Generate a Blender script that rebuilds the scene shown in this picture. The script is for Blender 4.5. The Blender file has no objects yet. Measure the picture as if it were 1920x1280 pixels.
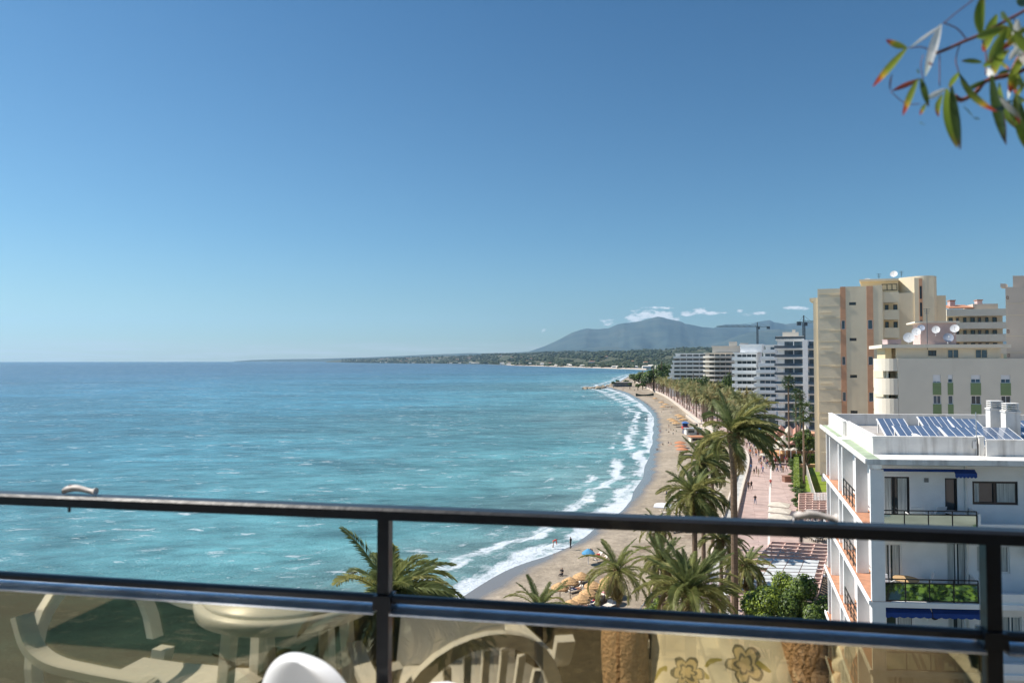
import bpy, bmesh, math, random
import numpy as np
from mathutils import Vector, Matrix, noise as mnoise
R = math.radians
random.seed(7); np.random.seed(7)
sc = bpy.context.scene
COL = sc.collection

# ------------------------------------------------------------------ camera
CAMZ = 25.0
PITCH = math.atan(36.0/1280.0)
cd = bpy.data.cameras.new('camera'); cam = bpy.data.objects.new('camera', cd); COL.objects.link(cam)
cam.location = (0, 0, CAMZ); cam.rotation_euler = (math.pi/2 + PITCH, 0, 0)
cd.sensor_width = 36; cd.lens = 24; cd.clip_start = 0.05; cd.clip_end = 90000
cd.dof.use_dof = True; cd.dof.focus_distance = 90.0; cd.dof.aperture_fstop = 4.2
sc.camera = cam

# ------------------------------------------------------------------ world, sun, exposure
SUN_EL, SUN_AZ = R(50), math.atan2(-0.97, 0.24)       # azimuth measured from +Y towards +X
w = bpy.data.worlds.new('World'); sc.world = w; w.use_nodes = True
nt = w.node_tree; N = nt.nodes; L = nt.links; N.clear()
out = N.new('ShaderNodeOutputWorld'); bg = N.new('ShaderNodeBackground'); bg.inputs[1].default_value = 0.090
sky = N.new('ShaderNodeTexSky'); sky.sky_type = 'NISHITA'; sky.sun_disc = False
sky.sun_elevation = SUN_EL; sky.sun_rotation = SUN_AZ; sky.altitude = 0; sky.air_density = 1.0; sky.dust_density = 0.4; sky.ozone_density = 1.6
tc = N.new('ShaderNodeTexCoord'); sep = N.new('ShaderNodeSeparateXYZ'); L.new(tc.outputs['Generated'], sep.inputs[0])
def wm(op, a, b=None, c=None, clamp=False):
    n = N.new('ShaderNodeMath'); n.operation = op; n.use_clamp = clamp
    for i, v in enumerate((a, b, c)):
        if v is None: continue
        if hasattr(v, 'links'): L.new(v, n.inputs[i])
        else: n.inputs[i].default_value = v
    return n.outputs[0]
zc = wm('MAXIMUM', sep.outputs[2], 0.004)
cmb = N.new('ShaderNodeCombineXYZ'); L.new(sep.outputs[0], cmb.inputs[0]); L.new(sep.outputs[1], cmb.inputs[1]); L.new(zc, cmb.inputs[2])
L.new(cmb.outputs[0], sky.inputs[0])
# thin cloud bands low over the sea horizon, all the way round
az = wm('ARCTAN2', sep.outputs[0], sep.outputs[1])
cv = N.new('ShaderNodeCombineXYZ'); L.new(wm('MULTIPLY', az, 5.0), cv.inputs[0]); L.new(wm('MULTIPLY', sep.outputs[2], 95.0), cv.inputs[1])
nz = N.new('ShaderNodeTexNoise'); nz.inputs['Scale'].default_value = 1.6; nz.inputs['Detail'].default_value = 7; nz.inputs['Roughness'].default_value = 0.6
L.new(cv.outputs[0], nz.inputs['Vector'])
thr = N.new('ShaderNodeMapRange'); thr.inputs[1].default_value = 0.46; thr.inputs[2].default_value = 0.72; L.new(nz.outputs[0], thr.inputs[0])
b1 = N.new('ShaderNodeMapRange'); b1.inputs[1].default_value = 0.030; b1.inputs[2].default_value = 0.018; L.new(sep.outputs[2], b1.inputs[0])
mask = wm('MULTIPLY', wm('MULTIPLY', wm('ADD', wm('MULTIPLY', thr.outputs[0], 0.8), 0.25), b1.outputs[0], clamp=True), 0.8)
base = N.new('ShaderNodeMixRGB'); base.inputs[2].default_value = (6.2, 6.6, 6.9, 1)
tint = N.new('ShaderNodeMixRGB'); tint.blend_type = 'MULTIPLY'; tint.inputs[0].default_value = 1; tint.inputs[2].default_value = (0.60, 0.82, 0.92, 1); L.new(sky.outputs[0], tint.inputs[1])
grad = N.new('ShaderNodeValToRGB'); gz_ = N.new('ShaderNodeMapRange'); gz_.inputs[1].default_value = 0.0; gz_.inputs[2].default_value = 0.5; L.new(sep.outputs[2], gz_.inputs[0]); L.new(gz_.outputs[0], grad.inputs[0])
ge = grad.color_ramp.elements; ge[0].color = (1.12, 1.04, 0.95, 1); ge[1].color = (0.42, 0.66, 0.78, 1); gx = ge.new(0.35); gx.color = (0.74, 0.88, 0.90, 1)
tint2 = N.new('ShaderNodeMixRGB'); tint2.blend_type = 'MULTIPLY'; tint2.inputs[0].default_value = 1; L.new(tint.outputs[0], tint2.inputs[1]); L.new(grad.outputs[0], tint2.inputs[2]); tint = tint2
L.new(mask, base.inputs[0]); L.new(tint.outputs[0], base.inputs[1])
# broken white clouds standing over the far mountains: (azimuth, elevation, half width, half height)
cn = N.new('ShaderNodeTexNoise'); cn.inputs['Scale'].default_value = 3.2; cn.inputs['Detail'].default_value = 8; cn.inputs['Roughness'].default_value = 0.62
cvv = N.new('ShaderNodeCombineXYZ'); L.new(wm('MULTIPLY', az, 26.0), cvv.inputs[0]); L.new(wm('MULTIPLY', sep.outputs[2], 62.0), cvv.inputs[1]); L.new(cvv.outputs[0], cn.inputs['Vector'])
cl = None
for px, py, hw, hh, st in ((1190, 598, 20, 8, 1), (1212, 591, 26, 9, 1), (1240, 591, 28, 9, 1), (1262, 600, 16, 8, .9), (1235, 577.5, 30, 2.6, .75), (1205, 582, 26, 3, .6), (1140, 603, 15, 7, .45), (1020, 620, 7, 4, .7), (1292, 588, 17, 5, 1), (1313, 583, 15, 6, 1), (1336, 587, 24, 3.4, .9), (1387, 583, 7, 4.4, .7), (1403, 589, 16, 3, .5), (1425, 588, 16, 3.6, .8), (1488, 577, 17, 5, 1), (1505, 579, 16, 3.6, .9)):
    a0 = math.atan((px-960)/1280.0*1.0004); e0 = (676-py)/1280.0*math.cos(a0); k = 1280/math.cos(a0)**2
    dx = wm('MULTIPLY', wm('SUBTRACT', az, a0), k/hw); dy = wm('MULTIPLY', wm('SUBTRACT', sep.outputs[2], e0), 1280/math.cos(a0)/hh)
    r2 = wm('ADD', wm('MULTIPLY', dx, dx), wm('MULTIPLY', dy, dy)); v = wm('MULTIPLY', wm('SUBTRACT', 1.25, r2), st, clamp=False)
    cl = v if cl is None else wm('MAXIMUM', cl, v)
cl = wm('MAXIMUM', cl, -1.5)
cs = wm('ADD', cl, wm('MULTIPLY', wm('SUBTRACT', cn.outputs[0], 0.53), 4.2)); cm_ = N.new('ShaderNodeMapRange'); cm_.interpolation_type = 'SMOOTHSTEP'; cm_.inputs[1].default_value = 0.05; cm_.inputs[2].default_value = 1.1; L.new(cs, cm_.inputs[0])
base2 = N.new('ShaderNodeMixRGB'); base2.inputs[2].default_value = (9.2, 9.6, 9.9, 1); L.new(cm_.outputs[0], base2.inputs[0]); L.new(base.outputs[0], base2.inputs[1]); base = base2
L.new(base.outputs[0], bg.inputs[0]); L.new(bg.outputs[0], out.inputs[0])

sd = bpy.data.lights.new('sun', 'SUN'); sun = bpy.data.objects.new('sun', sd); COL.objects.link(sun)
sd.energy = 5.0; sd.angle = R(0.5); sd.color = (1.0, 0.94, 0.86)
SUNV = Vector((math.sin(SUN_AZ)*math.cos(SUN_EL), math.cos(SUN_AZ)*math.cos(SUN_EL), math.sin(SUN_EL)))
sun.rotation_euler = SUNV.to_track_quat('Z', 'Y').to_euler(); sun.location = (0, 0, 80)
sc.view_settings.view_transform = 'Standard'; sc.view_settings.look = 'None'
sc.view_settings.exposure = 0.52; sc.view_settings.gamma = 1; sc.view_settings.use_curve_mapping = False
sc.cycles.transparent_max_bounces = 32; sc.cycles.max_bounces = 6; sc.cycles.volume_bounces = 0
sc.cycles.diffuse_bounces = 3; sc.cycles.glossy_bounces = 3
sc.cycles.use_denoising = True

# ------------------------------------------------------------------ measuring helpers (photo pixel -> place in the world)
def ray(px, py):
    a = (px-960)/1280.0; b = -(py-640)/1280.0
    c, s = math.cos(PITCH), math.sin(PITCH)
    return Vector((a, c - b*s, s + b*c))
def G(px, py, z=0.0):
    d = ray(px, py); t = (z-CAMZ)/d.z
    return Vector((d.x*t, d.y*t, z))
def P(px, py, Y):
    d = ray(px, py); t = Y/d.y
    return Vector((d.x*t, Y, CAMZ+d.z*t))

# ------------------------------------------------------------------ materials
MATS = {}
def nodes_of(name):
    m = bpy.data.materials.new(name); m.use_nodes = True
    t = m.node_tree; return m, t, t.nodes['Principled BSDF']
def nd(t, typ, **kw):
    n = t.nodes.new(typ)
    for k, v in kw.items(): setattr(n, k, v)
    return n
def mat(name, col, rough=0.65, var=0.12, scale=2.0, bump=0.0, metal=0.0, spec=0.4, stretch=(1, 1, 1), stain=None, stain_col=(0.2, 0.18, 0.15), trans=0.0, coat=0.0, bscale=None):
    if name in MATS: return MATS[name]
    m, t, p = nodes_of(name)
    p.inputs['Roughness'].default_value = rough; p.inputs['Metallic'].default_value = metal
    p.inputs['Specular IOR Level'].default_value = spec; p.inputs['Coat Weight'].default_value = coat
    c = nd(t, 'ShaderNodeTexCoord'); mp = nd(t, 'ShaderNodeMapping'); mp.inputs['Scale'].default_value = stretch
    t.links.new(c.outputs['Object'], mp.inputs[0])
    n = nd(t, 'ShaderNodeTexNoise'); n.inputs['Scale'].default_value = scale; n.inputs['Detail'].default_value = 5
    t.links.new(mp.outputs[0], n.inputs['Vector'])
    r = nd(t, 'ShaderNodeMapRange'); r.inputs[1].default_value = 0.3; r.inputs[2].default_value = 0.7
    r.inputs[3].default_value = 1-var; r.inputs[4].default_value = 1+var; t.links.new(n.outputs[0], r.inputs[0])
    mx = nd(t, 'ShaderNodeVectorMath', operation='SCALE'); mx.inputs[0].default_value = col; t.links.new(r.outputs[0], mx.inputs['Scale'])
    colout = mx.outputs[0]
    if stain:
        mp2 = nd(t, 'ShaderNodeMapping'); mp2.inputs['Scale'].default_value = (1, 1, 0.12); t.links.new(c.outputs['Object'], mp2.inputs[0])
        n2 = nd(t, 'ShaderNodeTexNoise'); n2.inputs['Scale'].default_value = stain; n2.inputs['Detail'].default_value = 6; t.links.new(mp2.outputs[0], n2.inputs['Vector'])
        r2 = nd(t, 'ShaderNodeMapRange'); r2.inputs[1].default_value = 0.54; r2.inputs[2].default_value = 0.74; r2.inputs[4].default_value = 0.6; t.links.new(n2.outputs[0], r2.inputs[0])
        mm = nd(t, 'ShaderNodeMixRGB'); t.links.new(r2.outputs[0], mm.inputs[0]); t.links.new(colout, mm.inputs[1]); mm.inputs[2].default_value = (*stain_col, 1)
        colout = mm.outputs[0]
    t.links.new(colout, p.inputs['Base Color'])
    if bump:
        b = nd(t, 'ShaderNodeBump'); b.inputs['Strength'].default_value = min(1, bump); b.inputs['Distance'].default_value = 0.03
        n3 = nd(t, 'ShaderNodeTexNoise'); n3.inputs['Scale'].default_value = bscale or scale*6; n3.inputs['Detail'].default_value = 4
        t.links.new(c.outputs['Object'], n3.inputs['Vector']); t.links.new(n3.outputs[0], b.inputs['Height']); t.links.new(b.outputs[0], p.inputs['Normal'])
    if trans:
        tr = nd(t, 'ShaderNodeBsdfTranslucent'); t.links.new(colout, tr.inputs[0])
        ms = nd(t, 'ShaderNodeMixShader'); ms.inputs[0].default_value = trans
        o = t.nodes['Material Output']; t.links.new(p.outputs[0], ms.inputs[1]); t.links.new(tr.outputs[0], ms.inputs[2]); t.links.new(ms.outputs[0], o.inputs[0])
    MATS[name] = m; return m

M_white = mat('white_render', (0.82, 0.82, 0.81), 0.7, 0.05, 1.5, 0.3)
M_white_old = mat('weathered_white_render', (0.74, 0.72, 0.68), 0.8, 0.08, 1.5, 0.4, stain=2.2, stain_col=(0.25, 0.22, 0.19))
M_cream = mat('cream_render', (0.74, 0.64, 0.47), 0.8, 0.05, 0.4, 0.1, stain=0.35, stain_col=(0.62, 0.52, 0.38))
M_cream2 = mat('pale_cream_render', (0.78, 0.71, 0.58), 0.8, 0.04, 0.4, 0.1, stain=0.5, stain_col=(0.62, 0.54, 0.43))
M_yellow = mat('yellow_cream_render', (0.76, 0.62, 0.38), 0.8, 0.04, 0.4, 0.1)
M_terra = mat('terracotta_render', (0.60, 0.33, 0.20), 0.8, 0.08, 1.0)
M_pinkwall = mat('pink_wall', (0.55, 0.42, 0.40), 0.8, 0.08, 1.0)
M_green = mat('green_panel', (0.22, 0.30, 0.14), 0.7, 0.06, 1.0)
M_greyb = mat('greige_render', (0.60, 0.52, 0.44), 0.8, 0.05, 0.3)
M_dark = mat('dark_interior', (0.03, 0.03, 0.035), 0.8, 0.2)
M_black = mat('black_metal', (0.012, 0.012, 0.014), 0.35, 0.2, 8, 0.0, spec=0.5)
M_glassd = mat('dark_window_glass', (0.03, 0.045, 0.055), 0.08, 0.4, 0.8, spec=0.8)
M_glassb = mat('blue_window_glass', (0.06, 0.11, 0.15), 0.08, 0.4, 0.8, spec=0.8)
M_curtain = mat('curtain', (0.5, 0.52, 0.5), 0.8, 0.3, 4, stretch=(6, 6, 0.2))
M_glassg = mat('mirror_green_glass', (0.42, 0.55, 0.5), 0.03, 0.05, 0.6, metal=0.95)
M_blue = mat('blue_canvas', (0.02, 0.07, 0.30), 0.8, 0.1, 3, trans=0.2)
M_tile = mat('terracotta_tile', (0.45, 0.22, 0.13), 0.8, 0.2, 3)
M_roofgrey = mat('roof_gravel', (0.42, 0.39, 0.36), 0.9, 0.2, 2, 0.3)
M_alu = mat('aluminium', (0.6, 0.62, 0.64), 0.35, 0.08, 3, metal=0.8)
M_panel = mat('solar_cell', (0.10, 0.14, 0.22), 0.12, 0.15, 2, spec=0.6)
M_wood = mat('brown_timber', (0.25, 0.13, 0.09), 0.7, 0.25, 4, stretch=(1, 1, 1))
M_steel = mat('crane_steel', (0.07, 0.10, 0.12), 0.6, 0.1)
M_trunk = mat('palm_trunk', (0.17, 0.115, 0.075), 0.9, 0.35, 3, 0.8, stretch=(1, 1, 6))
M_trunkgrey = mat('grove_trunk', (0.20, 0.14, 0.10), 0.9, 0.3, 1.5, stretch=(1, 1, 6))
M_bark = mat('bark', (0.12, 0.09, 0.06), 0.9, 0.3, 4, 0.5)
M_frond = [mat('palm_frond_a', (0.24, 0.26, 0.09), 0.5, 0.35, 1.2, trans=0.45, spec=0.3), mat('palm_frond_b', (0.33, 0.32, 0.12), 0.5, 0.35, 1.2, trans=0.45, spec=0.3),
           mat('palm_frond_c', (0.17, 0.20, 0.075), 0.5, 0.3, 1.2, trans=0.3, spec=0.35), mat('palm_frond_dry', (0.30, 0.24, 0.10), 0.7, 0.3, 1.2, trans=0.3)]
M_rachis = mat('palm_rachis', (0.26, 0.24, 0.10), 0.5, 0.2)
M_grove = [mat('grove_crown_a', (0.25, 0.25, 0.10), 0.6, 0.35, 0.5, trans=0.3), mat('grove_crown_b', (0.20, 0.22, 0.09), 0.6, 0.35, 0.5, trans=0.3), mat('grove_crown_c', (0.31, 0.26, 0.11), 0.6, 0.3, 0.5, trans=0.3)]
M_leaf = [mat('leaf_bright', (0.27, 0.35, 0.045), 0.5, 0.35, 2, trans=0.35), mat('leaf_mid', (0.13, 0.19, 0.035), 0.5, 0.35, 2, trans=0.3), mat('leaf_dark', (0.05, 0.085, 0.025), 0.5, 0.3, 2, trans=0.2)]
M_thatch = mat('thatch', (0.50, 0.31, 0.15), 0.9, 0.3, 6, 0.6)
M_canvas = mat('cream_canvas', (0.72, 0.66, 0.56), 0.8, 0.08, 2, trans=0.3)
M_orange = mat('orange_canvas', (0.65, 0.30, 0.16), 0.8, 0.08, 2, trans=0.3)
M_pinkc = mat('salmon_canvas', (0.62, 0.33, 0.26), 0.8, 0.15, 1, trans=0.2)
M_plastic = mat('white_plastic', (0.78, 0.78, 0.77), 0.3, 0.02, 3, spec=0.5)
M_lounger = mat('lounger_fabric', (0.66, 0.60, 0.52), 0.8, 0.1, 3)
M_darkfur = mat('dark_furniture', (0.05, 0.045, 0.05), 0.6, 0.2)
M_stone = mat('rubble_stone', (0.34, 0.27, 0.19), 0.9, 0.3, 3, 0.8)
M_wall = mat('promenade_wall_paint', (0.60, 0.52, 0.44), 0.8, 0.1, 1)
M_skin = mat('skin', (0.50, 0.29, 0.19), 0.6, 0.06)
M_hair = mat('dark_hair', (0.04, 0.025, 0.015), 0.6, 0.2)
M_hairs = mat('light_hair', (0.30, 0.19, 0.09), 0.6, 0.2)
CLOTH = {}
def cloth(n):
    cols = dict(red=(0.5, 0.05, 0.04), black=(0.02, 0.02, 0.025), white=(0.75, 0.75, 0.73), navy=(0.03, 0.05, 0.14), blue=(0.06, 0.16, 0.4), grey=(0.25, 0.25, 0.26),
                pink=(0.6, 0.25, 0.28), beige=(0.5, 0.42, 0.3), denim=(0.10, 0.16, 0.27), green=(0.08, 0.2, 0.1), orange=(0.6, 0.22, 0.06), brown=(0.16, 0.09, 0.05), yellow=(0.6, 0.45, 0.1), skin=(0.50, 0.29, 0.19))
    return mat('cloth_'+n, cols[n], 0.85, 0.1, 5)

# ------------------------------------------------------------------ mesh building
class MB:
    def __init__(s): s.v = []; s.f = []; s.m = []
    def poly(s, pts, mi=0):
        b = len(s.v); s.v.extend([tuple(p) for p in pts]); s.f.append(tuple(range(b, b+len(pts)))); s.m.append(mi)
    def hexa(s, p, mi=0):     # 8 corners: bottom 0-3, top 4-7
        b = len(s.v); s.v.extend([tuple(q) for q in p])
        for q in ((0, 3, 2, 1), (4, 5, 6, 7), (0, 1, 5, 4), (1, 2, 6, 5), (2, 3, 7, 6), (3, 0, 4, 7)):
            s.f.append(tuple(b+i for i in q)); s.m.append(mi)
    def box(s, x0, x1, y0, y1, z0, z1, mi=0):
        s.hexa([(x0, y0, z0), (x1, y0, z0), (x1, y1, z0), (x0, y1, z0), (x0, y0, z1), (x1, y0, z1), (x1, y1, z1), (x0, y1, z1)], mi)
    def bar(s, a, b, w, h=None, mi=0, up=(0, 0, 1)):
        a = Vector(a); b = Vector(b); h = h or w; d = (b-a).normalized(); u = Vector(up)
        if abs(d.dot(u)) > 0.97: u = Vector((1, 0, 0))
        x = d.cross(u).normalized()*w/2; y = x.cross(d).normalized()*h/2
        s.hexa([a-x-y, a+x-y, b+x-y, b-x-y, a-x+y, a+x+y, b+x+y, b-x+y], mi)
    def prism(s, pts, z0, z1, mi=0):
        n = len(pts); b = len(s.v)
        for p in pts: s.v.append((p[0], p[1], z0))
        for p in pts: s.v.append((p[0], p[1], z1))
        s.f.append(tuple(b+i for i in reversed(range(n)))); s.m.append(mi)
        s.f.append(tuple(b+n+i for i in range(n))); s.m.append(mi)
        for i in range(n):
            j = (i+1) % n; s.f.append((b+i, b+j, b+n+j, b+n+i)); s.m.append(mi)
    def tube(s, path, rad, n=8, mi=0, cap=True):
        path = [Vector(p) for p in path]; k = len(path)
        if not hasattr(rad, '__len__'): rad = [rad]*k
        b = len(s.v); prev = None
        for i, p in enumerate(path):
            d = (path[min(i+1, k-1)]-path[max(i-1, 0)]).normalized()
            if prev is None:
                u = Vector((0, 0, 1)) if abs(d.z) < 0.9 else Vector((1, 0, 0)); x = d.cross(u).normalized()
            else: x = (prev-d*prev.dot(d)).normalized()
            prev = x; y = d.cross(x)
            for j in range(n):
                a = 2*math.pi*j/n; s.v.append(tuple(p+(x*math.cos(a)+y*math.sin(a))*rad[i]))
        for i in range(k-1):
            for j in range(n):
                q = (j+1) % n; s.f.append((b+i*n+j, b+i*n+q, b+(i+1)*n+q, b+(i+1)*n+j)); s.m.append(mi)
        if cap:
            s.f.append(tuple(b+j for j in reversed(range(n)))); s.m.append(mi)
            s.f.append(tuple(b+(k-1)*n+j for j in range(n))); s.m.append(mi)
    def lathe(s, prof, c=(0, 0, 0), n=16, mi=0, wob=None):
        b = len(s.v); k = len(prof)
        for i, (r, z) in enumerate(prof):
            for j in range(n):
                a = 2*math.pi*j/n; rr = r*(1+(wob(j, i) if wob else 0)); s.v.append((c[0]+rr*math.cos(a), c[1]+rr*math.sin(a), c[2]+z))
        for i in range(k-1):
            for j in range(n):
                q = (j+1) % n; s.f.append((b+i*n+j, b+i*n+q, b+(i+1)*n+q, b+(i+1)*n+j)); s.m.append(mi)
        s.f.append(tuple(b+j for j in reversed(range(n)))); s.m.append(mi); s.f.append(tuple(b+(k-1)*n+j for j in range(n))); s.m.append(mi)
WL = {}
def link(o, parent=None, loc=None):
    COL.objects.link(o)
    if parent is not None: o.parent = parent
    return o
def tag(o, label=None, cat=None, group=None, kind=None):
    if label: o['label'] = label
    if cat: o['category'] = cat
    if group: o['group'] = group
    if kind: o['kind'] = kind
    return o
def thing(name, label, cat, loc, group=None, rz=0):
    o = bpy.data.objects.new(name, None); COL.objects.link(o); o.location = loc; o.rotation_euler = (0, 0, rz); o.empty_display_size = 0.3
    WL[o.name] = Vector(loc)
    return tag(o, label, cat, group)
def mesh_of(mb, mats, name='mesh', smooth=False, off=None):
    me = bpy.data.meshes.new(name); v = mb.v
    if off is not None: v = [(a-off[0], b-off[1], c-off[2]) for a, b, c in v]
    me.from_pydata(v, [], mb.f)
    if not isinstance(mats, (list, tuple)): mats = [mats]
    for m in mats: me.materials.append(m)
    if len(mats) > 1: me.polygons.foreach_set('material_index', mb.m)
    if smooth: me.polygons.foreach_set('use_smooth', [True]*len(mb.f))
    me.update(); return me
def part(name, mb, mats, parent, smooth=False, local=False, label=None):
    off = None if local else WL.get(parent.name if parent else '', Vector((0, 0, 0)))
    me = mesh_of(mb, mats, name, smooth, off); o = bpy.data.objects.new(name, me); link(o, parent)
    if parent is not None and not local: WL[o.name] = WL.get(parent.name, Vector((0, 0, 0)))
    if label: o['label'] = label
    return o
def solo(name, mb, mats, label, cat, loc, group=None, smooth=False):
    me = mesh_of(mb, mats, name, smooth, loc); o = bpy.data.objects.new(name, me); link(o); o.location = loc; WL[o.name] = Vector(loc)
    return tag(o, label, cat, group)
def struct(name, mb, mats, smooth=False, kind='structure'):
    me = mesh_of(mb, mats, name, smooth); o = bpy.data.objects.new(name, me); link(o); o['kind'] = kind; WL[o.name] = Vector((0, 0, 0)); return o
def inst(name, me, parent, loc=(0, 0, 0), rot=(0, 0, 0), scale=(1, 1, 1)):
    o = bpy.data.objects.new(name, me); COL.objects.link(o); o.parent = parent; o.location = loc; o.rotation_euler = rot; o.scale = scale; return o
KIDS = {}
def copy_thing(root, loc, rz=0, label=None, group=None, scale=None):
    if root.name not in KIDS: KIDS[root.name] = [(c, list(c.children)) for c in root.children]
    r = root.copy(); COL.objects.link(r); r.location = loc; r.rotation_euler = (0, 0, rz)
    if label: r['label'] = label
    if group: r['group'] = group
    if scale: r.scale = scale
    for ch, gs in KIDS[root.name]:
        c = ch.copy(); COL.objects.link(c); c.parent = r
        for g in gs:
            d = g.copy(); COL.objects.link(d); d.parent = c
    return r
class Fr:
    """building frame: origin, u along the facade, s into the depth"""
    def __init__(s, O, u, d): s.O = Vector((O[0], O[1], 0)); s.u = Vector((u[0], u[1], 0)).normalized(); s.s = Vector((d[0], d[1], 0)).normalized()
    def p(s, u, d, z): q = s.O+s.u*u+s.s*d; return (q.x, q.y, z)
    def box(s, mb, u0, u1, d0, d1, z0, z1, mi=0):
        mb.hexa([s.p(u0, d0, z0), s.p(u1, d0, z0), s.p(u1, d1, z0), s.p(u0, d1, z0), s.p(u0, d0, z1), s.p(u1, d0, z1), s.p(u1, d1, z1), s.p(u0, d1, z1)], mi)
    def ua(s, px, d):          # u where the column px of the photo meets the plane at depth d
        k = (px-960)/1280.0/math.cos(PITCH)
        q = s.O+s.s*d; return (k*q.y-q.x)/(s.u.x-k*s.u.y)
    def za(s, py, px, d):
        u = s.ua(px, d); q = s.O+s.s*d+s.u*u; r = ray(px, py); return CAMZ+r.z*q.y/r.y
    def swap(s): f = Fr((0, 0), (1, 0), (0, 1)); f.O = s.O; f.u = s.s; f.s = s.u; return f
def holed(mb, fr, u0, u1, d0, d1, z0, z1, holes, mi=0):
    us = sorted({u0, u1, *[min(max(h[i], u0), u1) for h in holes for i in (0, 1)]}); zs = sorted({z0, z1, *[min(max(h[i], z0), z1) for h in holes for i in (2, 3)]})
    for j in range(len(zs)-1):
        run = None
        for i in range(len(us)-1):
            cu = (us[i]+us[i+1])/2; cz = (zs[j]+zs[j+1])/2
            solid = not any(h[0] < cu < h[1] and h[2] < cz < h[3] for h in holes)
            if solid and run is None: run = us[i]
            if (not solid or i == len(us)-2) and run is not None:
                e = us[i+1] if solid else us[i]
                fr.box(mb, run, e, d0, d1, zs[j], zs[j+1], mi); run = None
def window(parent, fr, u0, u1, z0, z1, d, fm, gm, nm=2, t=0.06, rec=0.12, sgn=1, shut=None):
    mb = MB(); a, b = d+sgn*(rec-0.05), d+sgn*rec
    fr.box(mb, u0, u1, a, b, z1-t, z1); fr.box(mb, u0, u1, a, b, z0, z0+t)
    for i in range(nm+1):
        c = u0+(u1-u0-t)*i/nm; fr.box(mb, c, c+t, a, b, z0+t, z1-t)
    f = part('window', mb, fm, parent)
    g = MB(); fr.box(g, u0+t/2, u1-t/2, b+sgn*0.004, b+sgn*0.03, z0+t/2, z1-t/2)
    part('pane', g, gm, f)
    if shut:
        k = MB(); fr.box(k, u0+t, u1-t, a-sgn*0.02, a-sgn*0.003, z1-t-(z1-z0)*shut, z1-t); part('roller_shutter', k, M_white, f)
    return f
# ------------------------------------------------------------------ coast lines
SEA = -2.0
shore_px = [(560, 1290), (700, 1215), (800, 1165), (870, 1122), (905, 1100), (960, 1066), (1020, 1038), (1060, 1020), (1105, 994), (1150, 962), (1185, 925), (1204, 895), (1214, 865), (1219, 835), (1225, 805), (1224, 782), (1212, 765), (1192, 750), (1168, 737), (1143, 729), (1133, 725.5), (1146, 721), (1160, 716), (1172, 709), (1185, 703), (1215, 697)]
SH = [G(x, y, SEA) for x, y in shore_px]
SH = [Vector((-60, 14, SEA)), Vector((-44, 30, SEA))] + SH
def catmull(pts, n):
    o = []
    for i in range(len(pts)-1):
        p0, p1, p2, p3 = pts[max(i-1, 0)], pts[i], pts[i+1], pts[min(i+2, len(pts)-1)]
        for k in range(n):
            t = k/n; o.append(0.5*((2*p1)+(p2-p0)*t+(2*p0-5*p1+4*p2-p3)*t*t+(3*p1-p0-3*p2+p3)*t**3))
    o.append(pts[-1]); return o
SHD = catmull(SH, 10)
# far bay: after the headland the coast runs back and then left along the horizon
far_px = [(1215, 693.5), (1190, 692.3), (1150, 691), (1100, 689.2), (1050, 687.6), (1000, 686), (960, 685), (940, 684), (915, 682.6), (860, 682), (800, 681.3), (740, 680.8), (690, 680.3), (650, 679.7), (628, 679.2)]
FARC = [G(x, y, SEA) for x, y in far_px]
wall_px = [(1340, 1180), (1352, 1100), (1364, 1035), (1378, 973), (1390, 923), (1403, 862), (1386, 837), (1356, 815), (1325, 797), (1307, 787), (1250, 744), (1222, 731), (1203, 722), (1193, 714), (1200, 706)]
WLN = [Vector((9, 14, 0)), Vector((14, 30, 0))] + [G(x, y, 0) for x, y in wall_px]
WD = catmull(WLN, 10)
def seg_dist(px, py, line):
    best = np.full(px.shape, 1e9); al = np.zeros(px.shape); acc = 0
    for a, b in zip(line[:-1], line[1:]):
        dx, dy = b.x-a.x, b.y-a.y; l = math.hypot(dx, dy)
        if l < 1e-6: continue
        t = np.clip(((px-a.x)*dx+(py-a.y)*dy)/(l*l), 0, 1)
        d = np.hypot(px-(a.x+t*dx), py-(a.y+t*dy)); m = d < best
        best[m] = d[m]; al[m] = (acc+t*l)[m]; acc += l
    return best, al
def sset(me, name, arr):
    a = me.attributes.new(name, 'FLOAT', 'POINT'); a.data.foreach_set('value', np.asarray(arr, dtype=np.float32))

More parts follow.
